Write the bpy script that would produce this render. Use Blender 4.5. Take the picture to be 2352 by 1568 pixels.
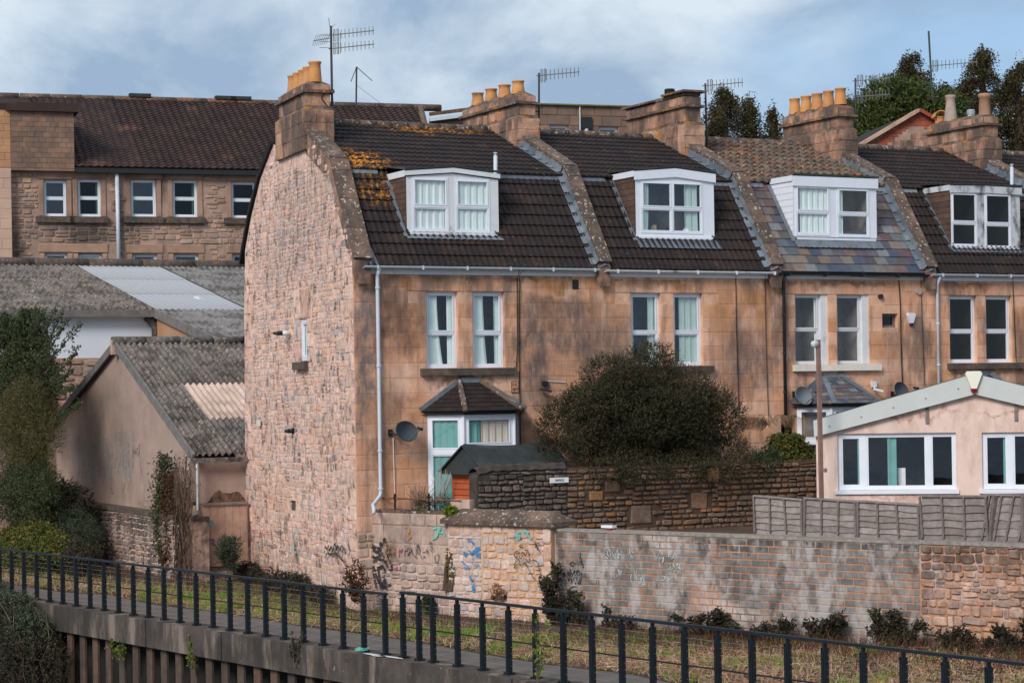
import bpy, math, random
import numpy as np
from mathutils import Matrix, Vector, geometry
random.seed(7)
SC=bpy.context.scene
for o in list(bpy.data.objects): bpy.data.objects.remove(o)
# ---------------------------------------------------------------- camera
FPX=4900.; V0=900.; ROLL=.016                      # focal length, horizon row and roll measured on the photo (2352 px wide)
TH=math.atan(FPX/9574.)
CF=np.array([math.sin(TH),math.cos(TH),0.]); CR=np.array([math.cos(TH),-math.sin(TH),0.]); CU=np.array([0,0,1.])
CAM=-45.*CF-((815-1176)/FPX*45.)*CR+np.array([0,0,4.5])
cd=bpy.data.cameras.new('camera'); co=bpy.data.objects.new('camera',cd); SC.collection.objects.link(co)
cr,sr=math.cos(ROLL),math.sin(ROLL)
xc=cr*CR-sr*CU; yc=sr*CR+cr*CU; zc=-CF
co.matrix_world=Matrix([[xc[i],yc[i],zc[i],CAM[i]] for i in range(3)]+[[0,0,0,1]])
cd.sensor_fit='HORIZONTAL'; cd.sensor_width=36.; cd.lens=FPX/2352*36.; cd.shift_y=(V0-784)/2352; cd.clip_start=.5; cd.clip_end=3000
SC.camera=co
# ---------------------------------------------------------------- sky and sun
SUN=Vector((-.80,-.52,.66)).normalized()
w=bpy.data.worlds.new('World'); SC.world=w; w.use_nodes=True; wt=w.node_tree; wt.nodes.clear()
def wn(t,**k):
    n=wt.nodes.new(t)
    for a,b in k.items(): setattr(n,a,b)
    return n
sky=wn('ShaderNodeTexSky',sky_type='NISHITA',sun_disc=False,sun_elevation=math.asin(SUN.z),sun_rotation=math.atan2(SUN.x,SUN.y)%(2*math.pi),air_density=1.2,dust_density=.6,ozone_density=2.)
tc=wn('ShaderNodeTexCoord'); mp=wn('ShaderNodeMapping'); mp.inputs['Scale'].default_value=(1,1,1.7); mp.inputs['Location'].default_value=(1.3,.55,.31)
wt.links.new(tc.outputs['Generated'],mp.inputs['Vector'])
def wnoise(sc,det,rough=.5,dist=0.):
    n=wn('ShaderNodeTexNoise'); n.inputs['Scale'].default_value=sc; n.inputs['Detail'].default_value=det; n.inputs['Roughness'].default_value=rough; n.inputs['Distortion'].default_value=dist
    wt.links.new(mp.outputs[0],n.inputs['Vector']); return n
def wramp(src,stops):
    r=wn('ShaderNodeValToRGB'); el=r.color_ramp.elements; el[0].position,el[0].color=stops[0]; el[1].position,el[1].color=stops[-1]
    for p,c in stops[1:-1]: e=el.new(p); e.color=c
    wt.links.new(src,r.inputs[0]); return r
def wmix(f,a,b):
    m=wn('ShaderNodeMix',data_type='RGBA'); 
    for s,i in ((f,0),(a,6),(b,7)):
        if hasattr(s,'is_linked') or hasattr(s,'links'): wt.links.new(s,m.inputs[i])
        else: m.inputs[i].default_value=s
    return m.outputs[2]
g=lambda v:(v,v,v,1)
big=wramp(wnoise(4.2,5,.5,.35).outputs[0],[(.32,g(0)),(.50,g(1))])
fine=wramp(wnoise(8.,6,.55,.3).outputs[0],[(.38,g(0)),(.60,g(1))])
blue=wmix(.78,sky.outputs[0],(2.2,3.5,5.4,1))
cloud=wmix(fine.outputs[0],(2.3,3.15,4.3,1),(4.9,5.6,6.2,1))
skyc=wmix(big.outputs[0],blue,cloud)
bg=wn('ShaderNodeBackground'); bg.inputs['Strength'].default_value=.076; wo=wn('ShaderNodeOutputWorld')
wt.links.new(skyc,bg.inputs['Color']); wt.links.new(bg.outputs[0],wo.inputs[0])
sl=bpy.data.lights.new('sun','SUN'); sl.energy=1.5; sl.angle=math.radians(20); sl.color=(1,.94,.87)
so=bpy.data.objects.new('sun',sl); SC.collection.objects.link(so); so.rotation_euler=(-SUN).to_track_quat('-Z','Y').to_euler(); so.location=(-20,-20,30)
SC.view_settings.view_transform='Standard'; SC.view_settings.look='None'; SC.view_settings.exposure=0.95; SC.view_settings.gamma=1; SC.view_settings.use_curve_mapping=False
SC.render.engine='CYCLES'
# ---------------------------------------------------------------- measuring helpers
def ray(u,v):
    a=u-1176;b=v-V0
    return CF+((a*cr-b*sr)/FPX)*CR-((a*sr+b*cr)/FPX)*CU
def onX(u,v,X): d=ray(u,v); return CAM+(X-CAM[0])/d[0]*d
def onY(u,v,Y): d=ray(u,v); return CAM+(Y-CAM[1])/d[1]*d
def onZ(u,v,Z): d=ray(u,v); return CAM+(Z-CAM[2])/d[2]*d
def atD(u,v,D): return CAM+D*ray(u,v)             # at forward distance D
class Frame:                                      # a vertical wall plane: s to the right seen from outside, d outwards
    def __init__(s,o,ex):
        s.o=np.array([o[0],o[1],0.]); e=np.array([ex[0],ex[1],0.]); s.ex=e/np.linalg.norm(e); s.n=np.array([s.ex[1],-s.ex[0],0.])
    def W(s,a,z,d=0.): return s.o+s.ex*a+s.n*d+np.array([0,0,z])
    def px(s,u,v,d=0.):
        r=ray(u,v); p0=s.o+s.n*d; t=((p0-CAM)@s.n)/(r@s.n); p=CAM+t*r
        return ((p-s.o)@s.ex,p[2])
FAC=Frame((0,0),(1,0)); GAB=Frame((0,0),(-.1,-1.))
LW=Frame((.26,.26),(.3995,-.917))                 # line of the walls along the path
# ---------------------------------------------------------------- mesh helpers
COL=SC.collection
class MB:
    def __init__(s): s.v=[];s.f=[];s.m=[]
    def add(s,vs,fs,mi=0):
        o=len(s.v); s.v+=[(float(p[0]),float(p[1]),float(p[2])) for p in vs]; s.f+=[tuple(i+o for i in f) for f in fs]; s.m+=[mi]*len(fs); return s
    def hexa(s,p,mi=0): return s.add(p,[(0,3,2,1),(4,5,6,7),(0,1,5,4),(1,2,6,5),(2,3,7,6),(3,0,4,7)],mi)
    def box(s,F,a0,a1,z0,z1,d0,d1,mi=0):          # d0<d1
        return s.add([F.W(a0,z0,d1),F.W(a1,z0,d1),F.W(a1,z1,d1),F.W(a0,z1,d1),F.W(a0,z0,d0),F.W(a1,z0,d0),F.W(a1,z1,d0),F.W(a0,z1,d0)],[(0,1,2,3),(5,4,7,6),(4,0,3,7),(1,5,6,2),(3,2,6,7),(4,5,1,0)],mi)
    def xyz(s,x0,x1,y0,y1,z0,z1,mi=0): return s.box(Frame((0,0),(1,0)),x0,x1,z0,z1,-y1,-y0,mi)
    def bar(s,a,b,w,h=None,mi=0,up=(0,0,1)):      # rectangular bar from a to b
        h=h or w; a=Vector(a);b=Vector(b); d=(b-a).normalized(); up=Vector(up)
        if abs(d.dot(up))>.98: up=Vector((0,1,0))
        x=d.cross(up).normalized(); y=x.cross(d).normalized(); x*=w/2;y*=h/2
        return s.add([a-x-y,a+x-y,a+x+y,a-x+y,b-x-y,b+x-y,b+x+y,b-x+y],[(0,1,2,3),(7,6,5,4),(0,4,5,1),(1,5,6,2),(2,6,7,3),(3,7,4,0)],mi)
    def tube(s,pts,r,n=6,mi=0,cap=True):
        pts=[Vector(p) for p in pts]; rs=r if isinstance(r,(list,tuple)) else [r]*len(pts); vs=[];fs=[]
        prev=None
        for i,p in enumerate(pts):
            d=(pts[min(i+1,len(pts)-1)]-pts[max(i-1,0)]).normalized()
            x=(prev-d*prev.dot(d)) if prev is not None else d.orthogonal()
            if x.length<1e-5: x=d.orthogonal()
            x.normalize(); prev=x; y=d.cross(x)
            for k in range(n): a=2*math.pi*k/n; vs.append(p+(x*math.cos(a)+y*math.sin(a))*rs[i])
        for i in range(len(pts)-1):
            for k in range(n): fs.append((i*n+k,i*n+(k+1)%n,(i+1)*n+(k+1)%n,(i+1)*n+k))
        if cap: fs.append(tuple(range(n))[::-1]); fs.append(tuple(range((len(pts)-1)*n,len(pts)*n)))
        return s.add(vs,fs,mi)
    def lathe(s,c,prof,n=16,mi=0,sx=1.,ax=None):  # prof [(r,z)]
        vs=[];fs=[]
        for r,z in prof:
            for k in range(n):
                a=2*math.pi*k/n; vs.append((c[0]+math.cos(a)*r,c[1]+math.sin(a)*r,c[2]+z))
        for i in range(len(prof)-1):
            for k in range(n): fs.append((i*n+k,i*n+(k+1)%n,(i+1)*n+(k+1)%n,(i+1)*n+k))
        return s.add(vs,fs,mi)
    def poly(s,outer,holes,F,d0,d1=None,mi=0,rev=None):
        """flat wall face at depth d0 with holes; side faces back to d1 along outline, reveals along holes to d0-rev"""
        if not holes:
            ar=sum(outer[i][0]*outer[(i+1)%len(outer)][1]-outer[(i+1)%len(outer)][0]*outer[i][1] for i in range(len(outer))); o2=outer if ar>0 else outer[::-1]; s.add([F.W(*p,d0) for p in o2],[tuple(range(len(o2)))],mi)
        else:
            xs=sorted({min(p[0] for p in outer),max(p[0] for p in outer)}|{q[0] for h in holes for q in h}); zs_=sorted({min(p[1] for p in outer),max(p[1] for p in outer)}|{q[1] for h in holes for q in h})
            ar=sum(outer[i][0]*outer[(i+1)%len(outer)][1]-outer[(i+1)%len(outer)][0]*outer[i][1] for i in range(len(outer))); o2=outer if ar>0 else outer[::-1]
            hb=[(min(q[0] for q in h),max(q[0] for q in h),min(q[1] for q in h),max(q[1] for q in h)) for h in holes]
            for x0,x1 in zip(xs,xs[1:]):
                for z0,z1 in zip(zs_,zs_[1:]):
                    cx,cz=(x0+x1)/2,(z0+z1)/2
                    if x1-x0<1e-5 or z1-z0<1e-5 or any(h[0]<cx<h[1] and h[2]<cz<h[3] for h in hb): continue
                    P_=o2
                    for ax,lim,sg in ((0,x0,1),(0,x1,-1),(1,z0,1),(1,z1,-1)):
                        Q=[]
                        for i in range(len(P_)):
                            p,q=P_[i-1],P_[i]; a_=(p[ax]-lim)*sg; b_=(q[ax]-lim)*sg
                            if (a_>=0)!=(b_>=0): t=a_/(a_-b_); Q.append((p[0]+(q[0]-p[0])*t,p[1]+(q[1]-p[1])*t))
                            if b_>=0: Q.append(q)
                        P_=Q
                        if not P_: break
                    if len(P_)>2: s.add([F.W(*p,d0) for p in P_],[tuple(range(len(P_)))],mi)
        if d1 is not None:
            m=len(outer); ar=sum(outer[i][0]*outer[(i+1)%m][1]-outer[(i+1)%m][0]*outer[i][1] for i in range(m)); oo=outer if ar>0 else outer[::-1]
            for i in range(m):
                p,q=oo[i],oo[(i+1)%m]; s.add([F.W(*p,d0),F.W(*q,d0),F.W(*q,d1),F.W(*p,d1)],[(0,3,2,1)],mi)
        if rev:
            for h in holes:
                m=len(h)
                for i in range(m):
                    p,q=h[i],h[(i+1)%m]; s.add([F.W(*p,d0),F.W(*q,d0),F.W(*q,d0-rev),F.W(*p,d0-rev)],[(0,1,2,3)],mi)
        return s
    def build(s,name,mats,parent=None,smooth=False,kind=None,label=None):
        me=bpy.data.meshes.new(name); me.from_pydata(s.v,[],s.f); me.update()
        if not isinstance(mats,(list,tuple)): mats=[mats]
        for m in mats: me.materials.append(m)
        if len(mats)>1: me.polygons.foreach_set('material_index',s.m)
        if smooth: me.polygons.foreach_set('use_smooth',[True]*len(me.polygons))
        o=bpy.data.objects.new(name,me); COL.objects.link(o)
        if parent is not None: attach(o,parent)
        if kind: o['kind']=kind
        if label: o['label']=label
        return o
WL={}
def attach(o,parent):
    o.parent=parent
    if parent.name in WL: o.matrix_parent_inverse=Matrix.Translation(-Vector(WL[parent.name]))
def thing(name,label,cat,loc,group=None):
    o=bpy.data.objects.new(name,None); COL.objects.link(o); o.empty_display_size=.2
    o.location=Vector([float(c) for c in loc]); WL[o.name]=o.location.copy(); o['label']=label; o['category']=cat
    if group: o['group']=group
    return o
def tag(o,label,cat,group=None):
    o['label']=label; o['category']=cat
    if group: o['group']=group
    return o
# templates of pieces: unit size, x to the right, y up, z outwards
def t_rubble(seed):
    r=random.Random(seed); n=8; vs=[];fs=[]
    base=[(-.5,-.32),(-.36,-.5),(.34,-.5),(.5,-.36),(.5,.3),(.36,.5),(-.32,.5),(-.5,.34)]
    pts=[(x+r.uniform(-.09,.09)*(abs(x)<.49),y+r.uniform(-.1,.1)*(abs(y)<.49)) for x,y in base]
    pts=[(x*r.uniform(.9,1),y*r.uniform(.88,1)) for x,y in pts]
    for z,k in ((0,1.),(.62,1.),(1.,.8)):
        for x,y in pts: vs.append((x*k,y*k,z+(r.uniform(-.12,.12) if z==1 else 0)))
    for j in range(2):
        for i in range(n): a=j*n+i;b=j*n+(i+1)%n; fs.append((a,b,b+n,a+n))
    fs.append(tuple(range(2*n,3*n))); return vs,fs
def t_block(ch=.03,ay=.06,jit=0.,seed=0):
    r=random.Random(seed); c=[(-.5,-.5),(.5,-.5),(.5,.5),(-.5,.5)]; c=[(x+r.uniform(-jit,jit),y+r.uniform(-jit,jit)) for x,y in c]; vs=[(x,y,0) for x,y in c]+[(x,y,.7) for x,y in c]+[(x-math.copysign(ch,x),y-math.copysign(ay,y),1) for x,y in c]
    fs=[(i+4*j,(i+1)%4+4*j,(i+1)%4+4*j+4,i+4*j+4) for j in range(2) for i in range(4)]+[(8,9,10,11)]; return vs,fs
def t_tile(waves,n,amp,seed=0):                   # roof tile: y up the slope, lower edge raised
    vs=[];fs=[]
    for j,(y,zz) in enumerate(((0,.0),(0,1.),(1.12,.15))):
        for i in range(n+1):
            x=i/n; wv=(.5+.5*math.cos(2*math.pi*waves*x))*amp if waves else 0
            vs.append((x,y-(.03*wv if j<2 else 0),(zz if j!=1 else .62)+ (wv if j else wv*.5)))
    m=n+1
    for j in range(2):
        for i in range(n): a=j*m+i; fs.append((a,a+1,a+1+m,a+m))
    return vs,fs
TPL={'rubble':[t_rubble(i) for i in range(9)],'block':[t_block()],'brick':[t_block(.02,.05)],'rough':[t_block(.05,.09,.035,i) for i in range(5)],
     'tile':[t_tile(2,10,.6)],'slate':[t_tile(0,1,0)],'pan':[t_tile(1,6,1.3)]}
MESH={}
def pieces(parent,name,mat,places,tpl,limit=300,smooth=False):
    """places: (4x4 array, size). The largest `limit` become objects sharing mesh data, the rest one joined 'stuff' part"""
    tl=TPL[tpl]; rnd=random.Random(len(places)); places=sorted(places,key=lambda p:-p[1]); key0=(tpl,mat.name)
    for M,_ in places[:limit]:
        k=rnd.randrange(len(tl)); key=key0+(k,)
        if key not in MESH:
            me=bpy.data.meshes.new(name); me.from_pydata(tl[k][0],[],tl[k][1]); me.materials.append(mat); me.update()
            if smooth: me.polygons.foreach_set('use_smooth',[True]*len(me.polygons))
            MESH[key]=me
        o=bpy.data.objects.new(name,MESH[key]); COL.objects.link(o); attach(o,parent); o.matrix_basis=Matrix(M.tolist())
    rest=places[limit:]
    if rest:
        V=[];Fs=[];off=0
        for M,_ in rest:
            vs,fs=tl[rnd.randrange(len(tl))]; a=np.c_[np.array(vs),np.ones(len(vs))]@M.T; V.append(a[:,:3]); Fs+=[tuple(i+off for i in f) for f in fs]; off+=len(vs)
        me=bpy.data.meshes.new(name); me.from_pydata(np.concatenate(V).tolist(),[],Fs); me.materials.append(mat); me.update()
        if smooth: me.polygons.foreach_set('use_smooth',[True]*len(me.polygons))
        o=bpy.data.objects.new('small_'+name if not name.startswith('small') else name,me); COL.objects.link(o); attach(o,parent); o['kind']='stuff'
def pm(F,a,z,w,h,dep,d=0.,rot=0.,tilt=0.):        # placement on a wall frame
    X=F.ex*w; Y=np.array([0,0,h]); N=F.n*dep
    if rot: c,s=math.cos(rot),math.sin(rot); X,Y=(F.ex*c+np.array([0,0,s]))*w,(np.array([0,0,c])-F.ex*s)*h
    M=np.eye(4); M[:3,0]=X;M[:3,1]=Y;M[:3,2]=N; M[:3,3]=F.W(a,z,d); return (M,w*h)
def pip(p,poly):
    x,y=p; c=False; n=len(poly)
    for i in range(n):
        x1,y1=poly[i];x2,y2=poly[(i+1)%n]
        if (y1>y)!=(y2>y) and x<(x2-x1)*(y-y1)/(y2-y1)+x1: c=not c
    return c
def rect(a0,a1,z0,z1): return [(a0,z0),(a1,z0),(a1,z1),(a0,z1)]
def inr(p,r,m=0.): return r[0]-m<p[0]<r[1]+m and r[2]-m<p[1]<r[3]+m
def rubble(F,poly,holes,hr,wr,gap=.012,dep=(.02,.05),d=0.,seed=1,jit=.25,skip=0.,rot=.04,gx=None,seg=1.3):
    """random rubble laid in short stretches with their own course heights; hr/wr = (min,max) or functions of z"""
    r=random.Random(seed); a0=min(p[0] for p in poly);a1=max(p[0] for p in poly);z0=min(p[1] for p in poly);z1=max(p[1] for p in poly); out=[]; gx=gx or gap
    sa=a0
    while sa<a1-.02:
        sb=sa+seg*r.uniform(.6,1.4)
        if a1-sb<seg*.4: sb=a1
        z=z0+r.uniform(-.06,0)
        while z<z1-.02:
            h=r.uniform(*(hr(z) if callable(hr) else hr)); h=min(h,z1-z); a=sa+(r.uniform(-.12,.0) if sa>a0 else 0)
            end=sb+(r.uniform(-.05,.05) if sb<a1 else 0)
            while a<end-.02:
                ww=wr(z) if callable(wr) else wr; wd=r.uniform(*ww)*(1.6 if r.random()<.08 else 1)
                if end-a-wd<ww[0]*.6: wd=end-a
                parts=[(z,h)] if r.random()<.85 or h<.12 else [(z,h*.5),(z+h*.5,h*.5)]
                for zz,h2 in parts:
                    hh=h2*(1 if r.random()<.7 else r.uniform(.75,.95)); c=(a+wd/2,max(z0,zz)+h2/2+(r.uniform(-jit,jit)*.12*h2))
                    if all(pip(q,poly) for q in ((c[0]-wd*.36,c[1]-hh*.36),(c[0]+wd*.36,c[1]+hh*.36),(c[0]-wd*.36,c[1]+hh*.36),(c[0]+wd*.36,c[1]-hh*.36))) and not any(c[0]+wd/2>q[0]+.01 and c[0]-wd/2<q[1]-.01 and c[1]+hh/2>q[2]+.01 and c[1]-hh/2<q[3]-.01 for q in holes) and r.random()>=skip:
                        out.append(pm(F,c[0],c[1],wd-gx*r.uniform(.7,1.3),hh-gap*r.uniform(.7,1.3),r.uniform(*dep),d,rot=r.uniform(-rot,rot)))
                a+=wd
            z+=h
        sa=sb
    return out
def ashlar(F,a0,a1,z0,z1,holes,bh,bw,gap=.008,dep=(.012,.02),d=0.,seed=1,poly=None):
    r=random.Random(seed); out=[]; n=max(1,round((z1-z0)/bh)); hs=(z1-z0)/n
    for i in range(n):
        z=z0+i*hs; segs=[(a0,a1)]
        for q in holes:
            if z+hs>q[2]+.03 and z<q[3]-.03:
                ns=[]
                for s,e in segs:
                    if q[1]<=s or q[0]>=e: ns.append((s,e))
                    else:
                        if q[0]>s: ns.append((s,q[0]))
                        if q[1]<e: ns.append((q[1],e))
                segs=ns
        for s,e in segs:
            L=e-s; k=max(1,round(L/bw)); cuts=sorted([s]+[s+L*(j+(.5 if i%2 else 0)*(k>1)+r.uniform(-.16,.16))/k for j in range(1,k)]+[e])
            for c0,c1 in zip(cuts,cuts[1:]):
                if c1-c0<.04: continue
                zz0,zz1=z,z+hs
                for q in holes:
                    if q[0]<(c0+c1)/2<q[1]:
                        if zz0<q[3]<zz1: zz0=q[3]
                        if zz0<q[2]<zz1: zz1=q[2]
                if zz1-zz0<.03: continue
                if poly and not pip(((c0+c1)/2,(zz0+zz1)/2),poly): continue
                out.append(pm(F,(c0+c1)/2,(zz0+zz1)/2,c1-c0-gap,zz1-zz0-gap,r.uniform(*dep),d))
    return out
# ---------------------------------------------------------------- materials
class NT:
    def __init__(s,name):
        s.m=bpy.data.materials.new(name); s.m.use_nodes=True; s.t=s.m.node_tree; s.t.nodes.clear()
        s.out=s.t.nodes.new('ShaderNodeOutputMaterial'); s.geo=s.t.nodes.new('ShaderNodeNewGeometry'); s.pos=s.geo.outputs['Position']
    def n(s,t,**k):
        x=s.t.nodes.new(t)
        for a,b in k.items(): setattr(x,a,b)
        return x
    def _in(s,sock,v):
        if isinstance(v,bpy.types.NodeSocket): s.t.links.new(v,sock)
        else: sock.default_value=v
    def vm(s,op,a,b): x=s.n('ShaderNodeVectorMath',operation=op); s._in(x.inputs[0],a); s._in(x.inputs[1],b); return x.outputs[1 if op=='LENGTH' else 0]
    def ma(s,op,a,b=0.,clamp=False): x=s.n('ShaderNodeMath',operation=op,use_clamp=clamp); s._in(x.inputs[0],a); s._in(x.inputs[1],b); return x.outputs[0]
    def noise(s,sc,det=4.,vec=None,rough=.55,st=None):
        v=vec or s.pos
        if st: v=s.vm('MULTIPLY',v,st)
        x=s.n('ShaderNodeTexNoise'); s._in(x.inputs['Vector'],v); x.inputs['Scale'].default_value=sc; x.inputs['Detail'].default_value=det; x.inputs['Roughness'].default_value=rough; return x
    def mr(s,v,a,b,c=0.,d=1.): x=s.n('ShaderNodeMapRange'); s._in(x.inputs[0],v); s._in(x.inputs[1],a);s._in(x.inputs[2],b);s._in(x.inputs[3],c);s._in(x.inputs[4],d); return x.outputs[0]
    def ramp(s,v,cols,const=False):
        x=s.n('ShaderNodeValToRGB'); e=x.color_ramp.elements; n=len(cols)
        if const: x.color_ramp.interpolation='CONSTANT'
        while len(e)<n: e.new(.5)
        for i,c in enumerate(cols): e[i].position=i/(n if const else max(1,n-1)); e[i].color=(*c,1)
        s._in(x.inputs[0],v); return x.outputs[0]
    def mix(s,f,a,b,mode='MIX'):
        x=s.n('ShaderNodeMix',data_type='RGBA',blend_type=mode)
        for i,v in ((0,f),(6,a),(7,b)): s._in(x.inputs[i],v if isinstance(v,(bpy.types.NodeSocket,float,int)) or len(v)==4 else (*v,1))
        return x.outputs[2]
    def rnd(s):
        oi=s.n('ShaderNodeObjectInfo'); return s.ma('FRACT',s.ma('ADD',oi.outputs['Random'],s.geo.outputs['Random Per Island']))
def surf(name,pal,rough=.9,var=.25,ns=4.,soot=None,blobs=(),specks=(),bump=(30.,.35,.01),rand=True,const=False,metal=0.,spec=.3,patch=None,brk=(7,.36,.6,.45)):
    N=NT(name); r=N.rnd() if rand else N.noise(.9,5).outputs[0]
    if not rand: r=N.mr(r,.3,.7)
    col=N.ramp(r,pal,const) if len(pal)>1 else (*pal[0],1)
    n1=N.noise(ns,6,rough=.65).outputs[0]; k=N.mr(n1,.3,.7,1-var,1+var)
    cx=N.n('ShaderNodeCombineXYZ')
    for i in range(3): N._in(cx.inputs[i],k)
    col=N.vm('MULTIPLY',col if isinstance(col,bpy.types.NodeSocket) else tuple(col[:3]),cx.outputs[0])
    if patch:                                     # (colour,scale,lo,hi,amount)
        c,sc,lo,hi,am=patch; col=N.mix(N.mr(N.noise(sc,5).outputs[0],lo,hi,0,am),col,c)
    if soot:                                      # (colour,scale,zstretch,lo,hi,amount)
        for c,sc,zs,lo,hi,am in (soot if isinstance(soot,list) else [soot]):
            col=N.mix(N.mr(N.noise(sc,7,rough=.62,st=(1,1,zs)).outputs[0],lo,hi,0,am),col,c)
    if blobs:
        wob=N.vm('MULTIPLY',N.vm('SUBTRACT',N.noise(2.2,5).outputs[1],(.5,.5,.5)),(1.1,1.1,1.1)); P=N.vm('ADD',N.pos,wob); br=N.mr(N.noise(brk[0],6,rough=.7,st=(1,1,.35)).outputs[0],brk[1],brk[2])
        for c,rad,am,cc in blobs:
            v=N.vm('DIVIDE',N.vm('SUBTRACT',P,tuple(float(q) for q in c)),rad); L=N.vm('LENGTH',v,(0,0,0)); f=N.mr(L,.4,1.08,am,0.); f=N.ma('MULTIPLY',f,N.ma('ADD',N.ma('MULTIPLY',br,1-brk[3]),brk[3])); col=N.mix(f,col,cc)
    for c,sc,th,am in specks: col=N.mix(N.mr(N.noise(sc,3).outputs[0],th,th+.03,0,am),col,c)
    b=N.n('ShaderNodeBsdfPrincipled'); N._in(b.inputs['Base Color'],col); b.inputs['Roughness'].default_value=rough; b.inputs['Metallic'].default_value=metal; b.inputs['Specular IOR Level'].default_value=spec
    if bump: bm=N.n('ShaderNodeBump'); bm.inputs['Strength'].default_value=bump[1]; bm.inputs['Distance'].default_value=bump[2]; N._in(bm.inputs['Height'],N.noise(bump[0],6,rough=.7).outputs[0]); N._in(b.inputs['Normal'],bm.outputs[0])
    N.t.links.new(b.outputs[0],N.out.inputs[0]); return N.m
def leafmat(name,pal,trans=.25,rough=.6):
    N=NT(name); col=N.ramp(N.rnd(),pal); col=N.mix(N.mr(N.noise(1.3,3).outputs[0],.35,.65,0,.55),col,tuple(q*.55 for q in pal[0]))
    d=N.n('ShaderNodeBsdfPrincipled'); N._in(d.inputs['Base Color'],col); d.inputs['Roughness'].default_value=rough; d.inputs['Specular IOR Level'].default_value=.25
    t=N.n('ShaderNodeBsdfTranslucent'); N._in(t.inputs[0],col); m=N.n('ShaderNodeMixShader'); m.inputs[0].default_value=trans
    N.t.links.new(d.outputs[0],m.inputs[1]);N.t.links.new(t.outputs[0],m.inputs[2]);N.t.links.new(m.outputs[0],N.out.inputs[0]); return N.m
def glass(name,tint=(1,1,1),refl=.06):
    N=NT(name); t=N.n('ShaderNodeBsdfTransparent'); t.inputs[0].default_value=(*tint,1); gl=N.n('ShaderNodeBsdfGlossy'); gl.inputs['Roughness'].default_value=.02; gl.inputs[0].default_value=(.9,.95,1,1)
    bm=N.n('ShaderNodeBump'); bm.inputs['Strength'].default_value=.12; bm.inputs['Distance'].default_value=.02; N._in(bm.inputs['Height'],N.noise(2.5,2).outputs[0]); N._in(gl.inputs['Normal'],bm.outputs[0])
    m=N.n('ShaderNodeMixShader'); fr=N.n('ShaderNodeLayerWeight'); fr.inputs[0].default_value=.5; N._in(m.inputs[0],N.ma('ADD',N.ma('POWER',fr.outputs['Facing'],5.),refl,True))
    N.t.links.new(t.outputs[0],m.inputs[1]);N.t.links.new(gl.outputs[0],m.inputs[2]);N.t.links.new(m.outputs[0],N.out.inputs[0]); return N.m
# ---------------------------------------------------------------- materials of the place
def P(u,v,F=FAC,d=0.): a,z=F.px(u,v,d); return tuple(F.W(a,z,d))
SOOT=(.055,.046,.042); DK=(.09,.065,.05)
M_gable=surf('gable_rubble',[(.64,.40,.315),(.76,.53,.435),(.58,.355,.275),(.54,.43,.385),(.72,.48,.385),(.47,.41,.39),(.70,.40,.28),(.74,.52,.43),(.66,.42,.33),(.34,.27,.25)],var=.32,ns=7,soot=(SOOT,3.2,.7,.52,.64,.8),bump=(38,.45,.012),
  brk=(5,.42,.58,.2),blobs=[(P(700,500,GAB),(1.4,3.4,1.6),.62,(.20,.165,.15)),(P(640,600,GAB),(1.2,2.4,1.0),.5,(.24,.19,.17)),(P(640,1130,GAB),(1.,2.6,.7),.45,(.60,.32,.18)),(P(750,1010,GAB),(1.,2.,.6),.35,(.60,.33,.19)),(P(600,1290,GAB),(1.,4.,.5),.55,(.26,.20,.17)),(P(760,1330,GAB),(1.,2.5,.5),.5,(.28,.22,.19))])
M_gmortar=surf('gable_mortar',[(.64,.42,.33),(.72,.50,.40)],var=.3,rand=False,ns=8,soot=(SOOT,2.8,.7,.52,.66,.75),bump=(60,.6,.01))
FB=[(P(1072,872),(1.15,.5,.10),.95,(.07,.05,.04)),(P(2250,860),(1.1,.5,.10),.85,(.09,.06,.045)),(P(1915,872),(1.2,.5,.09),.7,(.16,.09,.05)),(P(870,640),(.5,.5,.16),.7,(.15,.09,.06)),(P(1290,700),(1.6,.5,.28),.85,(.20,.11,.06)),(P(1440,760),(.5,.5,1.0),.6,(.16,.12,.10)),(P(905,720),(.35,.5,.5),.9,(.12,.075,.055)),(P(1190,950),(.25,.5,.9),.8,(.12,.10,.095)),(P(1500,650),(1.5,.5,.16),.8,(.22,.11,.05)),(P(1660,700),(.4,.5,.9),.6,(.30,.15,.06)),(P(1950,645),(1.6,.5,.13),.8,(.14,.08,.05)),(P(2230,650),(1.2,.5,.12),.75,(.15,.085,.055)),(P(835,800),(.26,.6,3.0),.95,(.14,.12,.115)),(P(925,760),(.48,.5,.85),.92,(.17,.09,.058)),(P(905,960),(.5,.5,1.2),.8,(.19,.11,.075)),(P(960,1010),(.6,.5,.6),.6,(.15,.11,.10)),  # leading blobs paint the shade under the sills, with soot, into the stone
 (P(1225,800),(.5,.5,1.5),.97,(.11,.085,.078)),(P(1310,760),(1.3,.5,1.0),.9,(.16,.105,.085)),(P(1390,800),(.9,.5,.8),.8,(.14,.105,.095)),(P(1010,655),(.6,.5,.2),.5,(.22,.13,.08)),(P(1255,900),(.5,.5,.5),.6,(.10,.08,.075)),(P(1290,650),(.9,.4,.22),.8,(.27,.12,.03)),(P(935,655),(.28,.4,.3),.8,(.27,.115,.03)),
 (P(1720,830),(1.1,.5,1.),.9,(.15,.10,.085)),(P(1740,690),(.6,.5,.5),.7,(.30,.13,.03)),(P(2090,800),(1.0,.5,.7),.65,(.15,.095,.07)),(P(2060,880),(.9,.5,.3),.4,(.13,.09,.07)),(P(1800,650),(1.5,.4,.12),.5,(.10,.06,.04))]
EAV=[(P(u,628),(1.3,.35,.11),.75,(.12,.06,.03)) for u in (1010,1200,1450,1700,1900,2080,2290)]
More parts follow.
